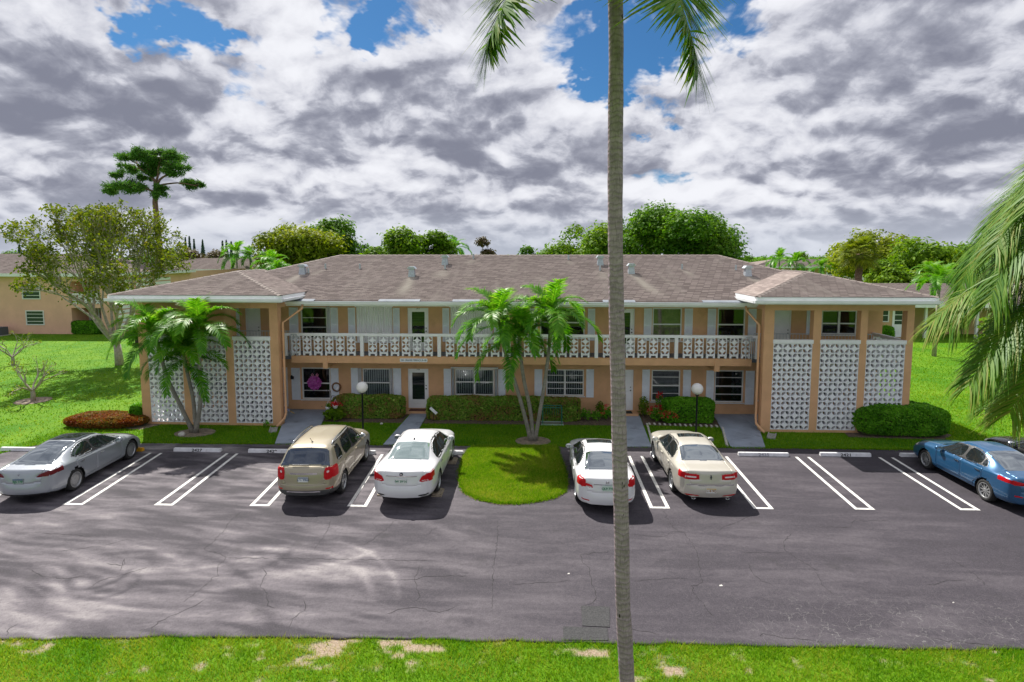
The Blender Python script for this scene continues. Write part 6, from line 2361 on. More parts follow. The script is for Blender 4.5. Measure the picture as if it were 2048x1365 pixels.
def coco_frond(ctrl, seed, nl=100, ll=.72, parent=None, org=o0, wind=(0, 0, 0), lw=.036, tint=.45, droop=.34, tipf=.5, vee=-.1, fwd=.55):
    me = frond_mesh('frond', [tuple(Vector(c) - org) for c in ctrl], nl, ll, lw, L_COCO, droop, fwd, vee, seed, wind, tint, .16, tipf, .035)
    return obj_me('frond', me, parent or cp)


coco_frond([(1.12, 9.2, 12.9), (.72, 8.7, 12.9), (.28, 8.15, 12.2), (-.10, 7.75, 11.3), (-.36, 7.55, 10.7), (-.54, 7.48, 10.3), (-.64, 7.45, 10.05)], 1, 260, 1.02, tint=.55, lw=.036, tipf=.6, fwd=.40, droop=.07, vee=-.15)
coco_frond([(1.12, 9.2, 12.9), (1.3, 8.7, 12.95), (1.5, 8.15, 12.3), (1.62, 7.75, 11.4), (1.74, 7.55, 10.65), (1.90, 7.48, 10.1), (1.97, 7.45, 9.75)], 2, 260, 1.02, tint=.55, lw=.036, tipf=.6, fwd=.40, droop=.09, vee=-.15)
for k in range(13):
    az = k * 2.4 + .4
    e0 = [.35, .75, 1.1, 1.35][k % 4]
    L = 4.2
    pts = [(1.12, 9.2, 13.05)]
    for q in range(6):
        e = e0 - (.75 + .25 * (k % 3)) * (q / 5.0)
        e = max(e, -.15)
        pts.append((pts[-1][0] + math.cos(e) * math.cos(az) * L / 6, pts[-1][1] + math.cos(e) * math.sin(az) * L / 6, pts[-1][2] + math.sin(e) * L / 6))
    if k in (5, 8):
        continue
    coco_frond(pts, 20 + k, 60, .75)

# palm off the right edge: its long fronds sweep into the view
c2 = thing('coconut_palm', 'palm beyond the right edge whose long wind-blown fronds sweep into the view', 'palm', (9.62, 9.4, 0), 0, 'tall palms on the near verge')
o2 = Vector((9.62, 9.4, 0))
P = spline([(9.62, 9.4, -.05), (9.55, 9.4, 2), (9.42, 9.4, 4.5), (9.35, 9.4, 6.2), (9.32, 9.4, 7.7)], 90)
obj('trunk', B().tube([tuple(p) for p in P], list(np.interp(np.arange(90), [0, 6, 89], [.2, .15, .12]) * (1 + .03 * (np.arange(90) % 3 == 0))), 16), M_COCO, c2, True)
CR = (9.32, 9.4, 7.75)
WND = (-.10, 0, -.03)
RF = [([CR, (9.0, 9.0, 8.5), (8.6, 8.8, 8.85), (8.15, 8.7, 8.8), (7.75, 8.6, 8.4), (7.5, 8.5, 7.85)], 1.0, .40),
      ([CR, (9.0, 9.7, 8.2), (8.6, 9.9, 8.3), (8.2, 10.1, 8.05), (7.85, 10.2, 7.5), (7.65, 10.2, 6.9)], 1.0, .30),
      ([CR, (8.95, 9.5, 7.9), (8.5, 9.6, 7.7), (8.05, 9.7, 7.25), (7.7, 9.8, 6.6), (7.5, 9.8, 6.0)], 1.0, .34),
      ([CR, (9.0, 9.2, 8.9), (8.45, 9.1, 9.35), (7.85, 9.0, 9.2), (7.4, 8.9, 8.7), (7.1, 8.9, 8.1)], 1.0, .48),
      ([CR, (9.05, 9.6, 8.7), (8.6, 9.8, 9.0), (8.1, 9.9, 8.85), (7.7, 10.0, 8.35), (7.45, 10.0, 7.7)], 1.0, .42),
      ([CR, (8.9, 9.35, 8.75), (8.3, 9.3, 9.05), (7.75, 9.25, 8.75), (7.25, 9.25, 8.15), (6.95, 9.2, 7.55)], .95, .50),
      ([CR, (8.8, 9.2, 8.25), (8.15, 9.1, 8.3), (7.5, 9.0, 7.95), (7.0, 9.0, 7.4), (6.75, 8.95, 6.8)], .9, .40),
      ([CR, (8.7, 9.5, 7.85), (8.0, 9.6, 7.55), (7.35, 9.7, 7.15), (6.85, 9.8, 6.75), (6.5, 9.85, 6.35)], .95, .62),
      ([CR, (8.75, 9.3, 7.6), (8.1, 9.2, 7.2), (7.5, 9.2, 6.65), (7.0, 9.15, 6.05), (6.65, 9.1, 5.5)], 1.0, .42),
      ([CR, (8.8, 9.2, 7.3), (8.3, 9.1, 6.8), (7.85, 9.0, 6.2), (7.4, 8.9, 5.6), (7.05, 8.8, 5.15)], .95, .60),
      ([CR, (9.0, 9.6, 7.2), (8.6, 9.8, 6.6), (8.2, 9.9, 5.9), (7.85, 10.0, 5.3), (7.6, 10.0, 4.9)], .8, .38),
      ([CR, (9.0, 9.2, 8.6), (8.55, 9.0, 9.3), (8.1, 8.9, 9.55), (7.7, 8.8, 9.35), (7.4, 8.7, 8.9)], .85, .5),
      ([CR, (8.75, 9.6, 8.5), (8.1, 9.8, 8.55), (7.6, 9.9, 8.2), (7.25, 10.0, 7.6), (7.05, 10.0, 6.9)], .9, .34),
      ([CR, (8.9, 9.8, 8.0), (8.35, 10.1, 7.85), (7.85, 10.3, 7.4), (7.45, 10.4, 6.8), (7.2, 10.4, 6.2)], .95, .36),
      ([CR, (8.95, 9.3, 8.1), (8.5, 9.2, 8.0), (8.1, 9.1, 7.6), (7.8, 9.0, 7.0), (7.65, 9.0, 6.4)], .9, .40),
      ([CR, (8.9, 9.4, 7.5), (8.5, 9.5, 7.0), (8.1, 9.6, 6.4), (7.75, 9.6, 5.8), (7.5, 9.6, 5.3)], .95, .45),
      ([CR, (9.5, 9.0, 9.0), (9.9, 8.6, 9.6), (10.4, 8.2, 9.6), (10.9, 7.9, 9.1)], .8, .5), ([CR, (9.9, 9.8, 8.5), (10.6, 10.2, 8.5), (11.2, 10.6, 7.9), (11.6, 10.9, 7.1)], .8, .5),
      ([CR, (9.3, 10.1, 8.4), (9.2, 10.9, 8.4), (9.1, 11.6, 7.8), (9.0, 12.0, 7.0)], .8, .45)]
for k, (ct, ll, t0) in enumerate(RF):
    coco_frond(ct, 60 + k, 190, ll, c2, o2, WND, .026, t0 + .12, .40, .55, -.12, .7)

# ------------------------------------------------------------------ hedges and beds of plants


def hedge(name, label, loc, size, m, n, leaf, rnd=.12, cat='hedge', group=None, corner=.3, seed=0, core=True):
    """clipped hedge: leaves on and just under the surface of a rounded box"""
    r = np.random.default_rng(seed)
    t = thing(name, label, cat, loc, 0, group)
    a, b_, h = size[0] / 2, size[1] / 2, size[2]
    P = r.normal(size=(n * 3, 3))
    # superellipsoid surface
    e = corner
    d = P / np.linalg.norm(P, axis=1)[:, None]
    k = (np.abs(d[:, 0]) ** (2 / e) + np.abs(d[:, 1]) ** (2 / e) + np.abs(d[:, 2]) ** (2 / e)) ** (-e / 2)
    U = d * k[:, None]
    # area weighting: keep by random uniform box faces instead
    face = r.random(len(U))
    Ax, Ay, Az = b_ * h, a * h, a * b_ * 2
    tot = 2 * Ax + 2 * Ay + Az
    u, v = r.uniform(-1, 1, len(U)), r.uniform(-1, 1, len(U))
    Q = np.zeros((len(U), 3))
    Nn = np.zeros((len(U), 3))
    c0 = face < Ax / tot
    c1 = (face >= Ax / tot) & (face < 2 * Ax / tot)
    c2_ = (face >= 2 * Ax / tot) & (face < (2 * Ax + Ay) / tot)
    c3_ = (face >= (2 * Ax + Ay) / tot) & (face < (2 * Ax + 2 * Ay) / tot)
    c4 = face >= (2 * Ax + 2 * Ay) / tot
    for c, ax, sg in ((c0, 0, -1), (c1, 0, 1), (c2_, 1, -1), (c3_, 1, 1), (c4, 2, 1)):
        Q[c, ax] = sg
        o1, o2_ = [q for q in range(3) if q != ax]
        Q[c, o1], Q[c, o2_] = u[c], v[c]
        Nn[c, ax] = sg
    p_ = 2 / e
    nr = (np.abs(Q) ** p_).sum(1) ** (1 / p_)
    Q = Q / nr[:, None]
    Q = Q[:n]
    Nn = Nn[:n]
    P = Q * np.array([a, b_, h / 2]) + np.array([0, 0, h / 2])
    bump = (fbm(P[:, 0] * 2.1 + seed, P[:, 1] * 2.1 + P[:, 2] * 1.7, 3) - .5) * rnd * 1.6
    P = P + Nn * bump[:, None] - Nn * (np.abs(r.normal(0, rnd * .35, len(P))))[:, None]
    P[:, 2] = np.maximum(P[:, 2], .03)
    V, F, ti = leaf_quads(P, leaf, .35, .5, Nn * .6, r)
    ti = np.clip(ti + 1.1 * (fbm(P[:, 0] * 1.6 + 3, P[:, 2] * 2.2 + P[:, 1], 3) - .5), 0, 1)
    obj_me('foliage', mesh_np('foliage', V, F, m, False, {'tint': ('FACE', ti)}), t)
    if core:
        b = B()
        k = 16
        poly = [(math.copysign(abs(math.cos(x)) ** e, math.cos(x)) * (a - rnd * 1.1), math.copysign(abs(math.sin(x)) ** e, math.sin(x)) * (b_ - rnd * 1.1)) for x in np.linspace(0, 2 * math.pi, k * 2, endpoint=False)]
        b.prism(poly, .05, h - rnd * 1.2)
        obj('twigs', b, M_TWIG, t, local=True)
    return t


hedge('hedge', 'clipped mottled hedge between the left walkway and the glazed door', (-7.72, 26.15, 0), (3.3, .8, 1.02), L_MOTTLE, 12000, .055, .10, group='hedges along the front wall', seed=1)
hedge('hedge', 'long clipped mottled hedge under the middle ground floor windows', (-1.48, 26.12, 0), (7.0, .8, 1.0), L_MOTTLE, 24000, .055, .10, group='hedges along the front wall', seed=2, corner=.16)
hedge('hedge', 'deep green clipped hedge behind the right lamp post', (6.83, 26.0, 0), (2.25, .85, 1.08), L_HEDGE, 10000, .05, .09, group='hedges along the front wall', seed=3)
hedge('hedge', 'large rounded green hedge wrapping the corner of the right stair tower', (15.25, 24.55, 0), (3.7, 1.25, 1.25), L_HEDGE, 22000, .048, .14, group='hedges along the front wall', seed=4, corner=.5)
hedge('hedge', 'low shaggy end of greenery at the outer corner of the right stair tower', (16.6, 25.5, 0), (1.6, 1.8, 1.05), L_HEDGE, 9000, .05, .16, seed=5, corner=.6)
hedge('croton_bed', 'low mound of red-brown foliage left of the left stair tower', (-18.9, 24.45, 0), (3.7, 1.75, .5), L_CROTON, 20000, .04, .14, 'bed plants', seed=6, corner=.75)
hedge('bush', 'small upright green bush at the outer corner of the left stair tower', (-17.75, 24.75, 0), (.62, .6, .95), L_HEDGE, 3000, .05, .12, 'bush', seed=7, corner=.7)
hedge('hedge', 'clipped dark hedge under the balcony of the left neighbouring building', (-42.6, 53.3, 0), (2.9, .9, 1.25), L_HEDGE, 5000, .09, .1, seed=8)
hedge('bush', 'tall dark bush behind the left palm cluster beyond the tower', (-33.3, 48.5, 0), (2.9, 2.6, 2.6), L_HEDGE, 6000, .11, .3, 'bush', seed=9, corner=.8)
hedge('bush', 'small bush under the window of the low house on the right', (30.9, 52.6, 0), (1.5, .9, 1.25), L_HEDGE, 2500, .09, .12, 'bush', seed=10, corner=.7)


def leafy(name, label, cat, loc, rad, h, n, leaf, m, seed, group=None, flowers=0, up=.4, shape=1.0):
    """loose small plant: leaves through a half-ellipsoid, stems below, flowers on top"""
    r = np.random.default_rng(seed)
    t = thing(name, label, cat, loc, 0, group)
    d = r.normal(size=(n, 3))
    d /= np.linalg.norm(d, axis=1)[:, None]
    P = d * (r.random(n) ** .45)[:, None] * np.array([rad, rad, h * .5]) + np.array([0, 0, h * .55])
    V, F, ti = leaf_quads(P, leaf, up, .42, d * .5, r)
    obj_me('foliage', mesh_np('foliage', V, F, m, False, {'tint': ('FACE', ti)}), t)
    b = B()
    for k in range(5):
        a = 6.28 * k / 5 + seed
        b.tube([(0, 0, 0), (math.cos(a) * rad * .3, math.sin(a) * rad * .3, h * .4), (math.cos(a) * rad * .6, math.sin(a) * rad * .6, h * .8)], [.012, .009, .004], 5)
    obj('stem', b, M_BARK, t, local=True)
    if flowers:
        d = r.normal(size=(flowers, 3))
        d[:, 2] = np.abs(d[:, 2])
        d /= np.linalg.norm(d, axis=1)[:, None]
        C_ = d * np.array([rad, rad, h * .5]) + np.array([0, 0, h * .58])
        P = (C_[:, None, :] + r.normal(0, .035, (flowers, 9, 3))).reshape(-1, 3)
        V, F, ti = leaf_quads(P, .032, .3, .7, None, r)
        obj_me('flower', mesh_np('flower', V, F, L_RED, False, {'tint': ('FACE', ti)}), t)
    return t


leafy('flowering_shrub', 'low red-flowered shrub right of the panelled door', 'shrub', (5.5, 26.1, 0), .45, .62, 450, .06, L_HEDGE, 31, 'red-flowered shrubs by the wall', 26)
leafy('flowering_shrub', 'red-flowered shrub against the left end of the deep green hedge', 'shrub', (5.95, 25.75, 0), .4, .55, 400, .06, L_HEDGE, 32, 'red-flowered shrubs by the wall', 24)
leafy('flowering_shrub', 'tall thin shrub with red flowers at the top beside the deep green hedge', 'shrub', (5.72, 26.75, .45), .22, .62, 160, .05, L_HEDGE, 33, 'red-flowered shrubs by the wall', 12)
leafy('flowering_shrub', 'red-flowered shrub close behind the tall palm trunk', 'shrub', (3.25, 26.2, 0), .36, .6, 300, .06, L_HEDGE, 34, 'red-flowered shrubs by the wall', 12)
leafy('potted_plant', 'bright green leafy plant beside the panelled door', 'plant', (4.98, 26.7, 0), .25, .95, 420, .06, L_TREE, 35)
leafy('small_plant', 'dark small plant next to the end of the long hedge', 'plant', (2.25, 26.0, 0), .28, .55, 220, .06, L_HEDGE, 36, 'small plants by the wall')
leafy('small_plant', 'low dark plant on the white edging left of the tall trunk', 'plant', (2.75, 26.05, 0), .25, .45, 180, .06, L_HEDGE, 37, 'small plants by the wall')
leafy('small_plant', 'pale-stemmed young plant between the dark plants by the wall', 'plant', (2.98, 26.7, .1), .22, .62, 130, .08, L_TREE, 38, 'small plants by the wall')
leafy('fern', 'bright green fern under the hanging baskets', 'plant', (-9.15, 25.55, 0), .5, .6, 420, .10, L_TREE, 39)
leafy('seedling', 'tuft of green at the base of the pierced screen by the left downspout', 'plant', (-11.75, 24.35, 0), .14, .3, 80, .05, L_HEDGE, 40)


# ------------------------------------------------------------------ trees
def crown_mesh(name, lobes, n, leaf, m, seed, up=.5, fill=.35, clump=0):
    r = np.random.default_rng(seed)
    vol = np.array([l[3] ** 2 for l in lobes])
    idx = r.choice(len(lobes), n, p=vol / vol.sum())
    L = np.array(lobes)[idx]
    d = r.normal(size=(n, 3))
    d /= np.linalg.norm(d, axis=1)[:, None]
    d[:, 2] = np.where(d[:, 2] < -.35, -d[:, 2], d[:, 2])
    rr = 1 - fill * r.random(n) ** 1.5
    rr = rr * (1 + .16 * r.normal(size=n))
    P = L[:, :3] + d * (L[:, 3] * rr)[:, None] * np.array([1, 1, .82])
    P += .5 * leaf * r.normal(size=P.shape)
    if clump:
        C_ = P[::clump]
        P = C_[r.integers(0, len(C_), n)] + r.normal(0, leaf * 1.5, (n, 3))
        d = d * 0
    V, F, ti = leaf_quads(P, leaf, up, .5, d * .7, r)
    ti = np.clip(ti + .9 * (fbm(P[:, 0] / leaf * .09 + seed, P[:, 2] / leaf * .09 + P[:, 1] / leaf * .05, 3) - .5), 0, 1)
    return mesh_np(name, V, F, m, False, {'tint': ('FACE', ti)})


def tree(label, x, y, ztop, width, zbot, m, n, leaf, seed, nl=11, tr=.3, group='trees behind the buildings', cat='tree', flat=1.0, bark=None, name='tree', depth=None):
    t = thing(name, label, cat, (x, y, 0), 0, group)
    r = random.Random(seed)
    hw, hh = width / 2, (ztop - zbot) / 2
    hd = (depth or width) / 2
    zc_ = zbot + hh
    lobes = []
    for k in range(nl):
        for _ in range(40):
            a, b_, c = r.uniform(-1, 1), r.uniform(-1, 1), r.uniform(-1, 1)
            if a * a + b_ * b_ + c * c < 1:
                break
        R_ = r.uniform(.24, .46) * min(hw, hh * 1.3)
        q_ = (a * a + b_ * b_ + c * c) ** .5 + 1e-6
        q_ = min(1, (q_ ** .45)) / q_
        lobes.append((a * q_ * max(.1, hw - R_ * .85), b_ * q_ * max(.1, hd - R_ * .85), zc_ + c * q_ * max(.1, hh - R_ * .75), R_))
    lobes.append((0, 0, zc_ - hh * .1, .5 * min(hw, hh * 1.2)))
    obj_me('crown', crown_mesh('crown', lobes, n, leaf, m, seed), t)
    b = B()
    b.tube([(0, 0, -.1), (.1 * tr, 0, zbot * .5), (0, .2 * tr, zc_)], [tr * 1.25, tr, tr * .5], 9)
    for l in lobes[:6]:
        b.tube([(0, 0, zbot * .8), (l[0] * .5, l[1] * .5, (zbot * .8 + l[2]) * .52), (l[0], l[1], l[2])], [tr * .55, tr * .3, tr * .1], 6)
    obj('trunk', b, bark or M_BARK, t, True, True)
    return t


def px(p, y):     # lateral position of a feature measured p pixels across the photograph, y metres away
    a = (p - 1024) / 1165
    return y * math.tan(math.atan(a) - R(2.41))


def pz(p, y):     # height of a feature p pixels down, at depth y
    return 7.5 - (p - 510) / 1165 * y


TREES = [('broad yellow-green tree rising behind the left end of the roof', 600, 445, 75, 150, L_YEL, 9000, .26, 101), ('taller mid green tree just right of the yellow-green one behind the roof', 672, 440, 82, 115, L_FICUS, 8000, .26, 102),
         ('bright green rounded tree behind the left half of the roof', 785, 456, 80, 110, L_TREE, 9000, .26, 103), ('green tree with a square shoulder next to the bright rounded one', 862, 458, 84, 85, L_TREE, 7000, .26, 104),
         ('reddish thin-leaved small tree standing alone above the ridge', 965, 476, 105, 42, L_BROWN, 1800, .24, 105), ('small dark domed tree left of the big spreading tree', 1080, 481, 105, 66, L_FICUS, 3500, .26, 106),
         ('low green tree tucked beside the big spreading tree', 1130, 492, 105, 60, L_TREE, 2600, .26, 107), ('mid green left shoulder tree of the big dark crown', 1186, 444, 92, 160, L_TREE, 9000, .28, 108),
         ('huge dark green spreading tree right of the tall palm trunk', 1336, 420, 86, 236, L_FICUS, 24000, .27, 109),
         ('flat-topped green tree far off right of the big dark crown', 1598, 500, 130, 66, L_TREE, 2600, .30, 110), ('dark low tree far off beside the flat-topped one', 1500, 516, 140, 60, L_FICUS, 1600, .32, 111),
         ('small dark round tree beyond the far two-storey block', 1650, 508, 135, 46, L_FICUS, 1300, .32, 112), ('tall yellow-green tree behind the fan palm on the right', 1745, 466, 86, 150, L_YEL, 8000, .27, 113),
         ('wide green tree between the fan palm and the right fronds', 1835, 478, 76, 135, L_TREE, 9000, .26, 114), ('bushy green tree partly behind the right fronds', 1925, 490, 82, 110, L_TREE, 6000, .28, 115),
         ('round brownish tree far off behind the left sparse tree', 405, 491, 112, 88, L_BROWN, 5000, .28, 116), ('green tree left of the brownish one far off', 360, 500, 115, 60, L_FICUS, 2500, .28, 117),
         ('dark tree at the far left edge beyond the neighbouring block', 8, 500, 120, 60, L_FICUS, 1800, .3, 118), ('thicket tree low behind the fan palm', 1790, 512, 68, 90, L_TREE, 5000, .22, 119)]
for lb, cxp, topp, dep, wpx, m, n, lf, sd2 in TREES:
    zt_ = pz(topp - 4, dep)
    wd = wpx * 1.32 / 1165 * dep
    tree(lb, px(cxp, dep), dep, zt_, wd, max(1.0, min(zt_ - wd * .75, 2.5)), m, int(n * 1.5), lf, sd2, nl=22 if wpx > 100 else 11, tr=.2 + wd * .015)

# far tree line on the horizon
r = np.random.default_rng(77)
Ls = []
for k in range(420):
    a = r.uniform(-.95, .95)
    d = r.uniform(210, 420)
    h = r.uniform(4, 7.4)
    Ls.append((math.sin(a) * d * 1.25, d, h * .45, h * .62))
obj_tl = obj_me('far_treeline', crown_mesh('far_treeline', Ls, 26000, .9, L_FICUS, 78))
tag(obj_tl, 'continuous dark green tree line along the horizon', 'trees', kind='stuff')


def branch_rec(b, tips, p, d, L, rad, lev, r, spread=.55, grav=.0, nsplit=(2, 3), lfac=(.68, .86), minlev=0):
    n = 3
    pts = [p]
    q = Vector(p)
    dd = Vector(d)
    for k in range(n):
        dd = (dd + Vector((r.gauss(0, .10), r.gauss(0, .10), r.gauss(0, .06) + grav))).normalized()
        q = q + dd * L / n
        pts.append(q.copy())
    b.tube(pts, [rad, rad * .9, rad * .8, rad * .68], 6 if rad > .03 else 4, False)
    if lev == minlev:
        tips.append((q.copy(), dd.copy()))
        return
    for k in range(r.randint(*nsplit)):
        ax = Vector((r.gauss(0, 1), r.gauss(0, 1), r.gauss(0, .5))).normalized()
        nd = (dd + ax * spread * r.uniform(.6, 1.3)).normalized()
        nd.z = max(nd.z, -.05)
        branch_rec(b, tips, q, nd.normalized(), L * r.uniform(*lfac), rad * .66, lev - 1, r, spread, grav, nsplit, lfac)
    tips.append((q.copy(), dd.copy()))


# sparse wide tree at the left
t = thing('sparse_tree', 'wide thin-leaved tree with many bare limbs in front of the left neighbouring block', 'tree', (-28.5, 38.2, 0))
rr_ = random.Random(12)
b = B()
tips = []
b.tube([(0, 0, -.1), (-.05, 0, .8), (-.1, .0, 1.4)], [.30, .24, .22], 9)
for az, el, L in ((3.3, .95, 2.55), (2.7, 1.1, 2.6), (1.0, 1.22, 2.65), (.1, .98, 2.2), (5.6, 1.0, 2.15), (4.4, 1.02, 2.3), (2.0, .95, 2.2), (3.05, 1.28, 2.85), (.4, 1.32, 2.7), (3.5, 1.12, 2.7)):
    branch_rec(b, tips, Vector((-.1, 0, 1.3)), Vector((math.cos(az) * math.cos(el), math.sin(az) * math.cos(el), math.sin(el))), L, .12, 5, rr_, .42, .03, (2, 3), (.70, .86))
obj('trunk', b, M_GREYBARK, t, True, True)
tp = np.array([p for p, d in tips])
s = np.maximum(1e-6, np.abs(tp[:, 0]).max())
rg = np.random.default_rng(4)
sel = rg.integers(0, len(tp), 18000)
P = tp[sel] + rg.normal(0, .17, (18000, 3)) + np.array([0, 0, .05])
P = P[P[:, 2] > 3.3 + rg.random(len(P)) * 1.2]
V, F, ti = leaf_quads(P, .105, .4, .5, None, rg)
obj_me('crown', mesh_np('crown', V, F, L_OLIVE, False, {'tint': ('FACE', ti)}), t)
SPARSE_TIPS = tp

# two bare, stubby-branched trees on the left lawn
for (x, y, sc, sd3, lb) in ((-25.9, 28.4, 1.0, 3, 'nearly leafless stubby tree on the left lawn near the red-brown bed'), (-35.8, 37.9, 1.05, 8, 'nearly leafless stubby tree farther back at the left edge of the lawn')):
    t = thing('bare_tree', lb, 'tree', (x, y, 0), 0, 'leafless trees on the left lawn')
    r2 = random.Random(sd3)
    b = B()
    tips = []
    b.tube([(0, 0, -.05), (.02, 0, .35), (0, 0, .55)], [.12, .10, .09], 8)
    for k in range(6):
        az = k * 1.05 + r2.gauss(0, .2)
        branch_rec(b, tips, Vector((0, 0, .5)), Vector((math.cos(az) * .8, math.sin(az) * .8, .75)).normalized(), .62 * sc, .052, 3, r2, .55, .02, (2, 2), (.72, .9))
    obj('trunk', b, M_GREYBARK, t, True, True)
    tp = np.array([p for p, d in tips])
    rg = np.random.default_rng(sd3)
    P = tp[rg.integers(0, len(tp), 240)] + rg.normal(0, .06, (240, 3))
    V, F, ti = leaf_quads(P, .06, .4, .4, None, rg)
    obj_me('crown', mesh_np('crown', V, F, L_YEL, False, {'tint': ('FACE', ti)}), t)

# flat-layered pine
PD = 70.0
t = thing('pine_tree', 'tall pine with flat layered crown rising above the sparse tree', 'tree', (px(320, PD), PD, 0))
cl = [(312, 340, 16), (350, 330, 16), (250, 352, 12), (284, 352, 12), (318, 322, 18), (343, 376, 12), (305, 312, 26), (349, 312, 27), (261, 333, 20), (293, 330, 24), (331, 322, 24), (378, 333, 17), (360, 346, 18), (384, 368, 17), (397, 366, 12), (368, 362, 13), (272, 373, 24), (243, 374, 18), (297, 378, 20), (226, 380, 14), (337, 388, 16), (318, 345, 14), (324, 300 + 8, 20), (285, 318, 18)]
b = B()
tx = px(320, PD)
trunk = [(0, 0, 0), (.1, 0, 5), (.2, 0, 9), (px(319, PD) - tx, 0, pz(405, PD)), (px(322, PD) - tx, 0, pz(376, PD)), (px(321, PD) - tx, .1, pz(362, PD))]
b.tube(trunk, [.45, .38, .33, .30, .26, .22], 9)
LIMB = [Vector(trunk[-1]), Vector(trunk[-2])]
for lm, r0 in (([(321, 364), (310, 350), (293, 334), (285, 322)], .19), ([(321, 364), (327, 350), (330, 334), (338, 318)], .17), ([(322, 368), (338, 356), (356, 346), (372, 334)], .16), ([(310, 350), (312, 332), (305, 314)], .11), ([(330, 334), (345, 324), (352, 312)], .10), ([(320, 384), (300, 376), (270, 376), (240, 378)], .15), ([(322, 372), (345, 368), (370, 366), (390, 369)], .14)):
    q_ = spline([(px(u, PD) - tx, .3 * math.sin(u), pz(v, PD)) for u, v in lm], 9)
    b.tube([tuple(v) for v in q_], list(np.linspace(r0, r0 * .4, 9)), 6)
    LIMB += [Vector(v) for v in q_[2:]]
r2 = random.Random(5)
rg = np.random.default_rng(9)
Ps = []
for cxp, cyp, rp in cl:
    c = Vector((px(cxp, PD) - tx, r2.uniform(-1.5, 1.5), pz(cyp, PD)))
    rad_ = rp / 1165 * PD * 1.0
    mid = c + Vector((-.35 * math.copysign(1, c.x), -.4 * c.y, -.5))
    st = min(LIMB, key=lambda v: (v - c).length + 1.5 * max(0, v.z - c.z + .2))
    mid = st.lerp(c, .55) + Vector((0, 0, -.18))
    b.tube([st, mid, c + Vector((0, 0, -.1))], [.085, .06, .03], 5)
    for q in range(4):
        e = c + Vector((r2.gauss(0, rad_ * .5), r2.gauss(0, rad_ * .5), .1))
        b.tube([mid.lerp(c, .4), e], [.05, .02], 4)
    nn = int(480 * rad_)
    d = rg.normal(size=(nn, 3))
    d /= np.linalg.norm(d, axis=1)[:, None]
    for q in range(7):
        o_ = rg.normal(0, .42, 3) * rad_ * np.array([1, 1, .34])
        k_ = nn // 7
        Ps.append(np.array(c) + o_ + rg.normal(0, .22, (k_, 3)) * rad_ * np.array([1, 1, .7]))
obj('trunk', b, M_PINEBARK, t, True, True)
P = np.concatenate(Ps)
V, F, ti = leaf_quads(P, .30, .2, .13, None, rg)
V2, F2, ti2 = leaf_quads(P + rg.normal(0, .08, P.shape), .28, .5, .13, None, rg)
obj_me('crown', mesh_np('crown', np.concatenate([V, V2]), np.concatenate([F, F2 + len(V)]), L_PINE, False, {'tint': ('FACE', np.concatenate([ti, ti2]))}), t)

# slim conifers on the skyline
for k, (cxp, topp, wpx) in enumerate([(375, 474, 9), (381, 472, 9), (388, 478, 8), (403, 479, 11), (441, 481, 9), (447, 480, 9), (455, 482, 10), (462, 484, 8), (20, 488, 14), (512, 502, 7), (520, 504, 7)]):
    d = 230.0
    zt_ = pz(topp, d)
    w_ = wpx * 1.5 / 1165 * d
    r2 = np.random.default_rng(300 + k)
    nn = 1500
    f = r2.random(nn) ** .8
    lay = np.floor(f * 22) / 22 + r2.normal(0, .02, nn)
    a = r2.random(nn) * 6.28
    rad_ = w_ * .5 * (1 - lay) ** .9 * (.25 + .75 * r2.random(nn))
    P = np.stack([np.cos(a) * rad_, np.sin(a) * rad_, 1.5 + lay * (zt_ - 1.5) - .12 * rad_], 1)
    V, F, ti = leaf_quads(P, .34, .6, .5, None, r2)
    t = thing('conifer', ['slim', 'second slim', 'third slim', 'lone slim', 'fourth slim', 'fifth slim', 'sixth slim', 'seventh slim', 'dark pointed', 'tiny', 'tiniest'][k] + ' skyline conifer, ' +
              ['first of the cluster above the brownish tree counting from the left', 'in the middle of the left cluster', 'at the right of the left cluster', 'between the two skyline clusters', 'first of the right skyline cluster',
               'next to the first of the right cluster', 'inside the right cluster, broader', 'last of the right cluster', 'at the far left edge of the view', 'far right of the clusters beside palms', 'last small one beside palms'][k], 'conifer', (px(cxp, d), d + k * .7, 0), 0, 'slim conifers on the skyline')
    obj_me('crown', mesh_np('crown', V, F, L_FAR, False, {'tint': ('FACE', ti)}), t)
    obj('trunk', B().tube([(0, 0, 0), (0, 0, zt_ * .95)], [.3, .05], 6), M_BARK, t, local=True)


def far_palm(label, cxp, crown_p, base_h, d, scale, m=None, seed=0, nf=13, fan=False, trunk_r=.12):
    z = pz(crown_p, d)
    t = thing('palm_tree', label, 'palm', (px(cxp, d), d, 0), 0, 'palms behind the building')
    r2 = random.Random(seed)
    obj('trunk', B().tube([(0, 0, 0), (.05, 0, z * .5), (0, 0, z)], [trunk_r * 1.3, trunk_r, trunk_r * .9], 8), M_GREYBARK, t, True, True)
    for k in range(nf):
        lv = min(5, int(k * 6 / nf))
        o = obj_me('frond', PALMF[lv], t, (0, 0, z))
        s = scale * r2.uniform(.85, 1.15)
        o.scale = (s, s * (1.0 if not fan else 1.6), s)
        o.rotation_euler = (r2.gauss(0, .1), r2.gauss(0, .1), k * 2.4 + seed)
    return t


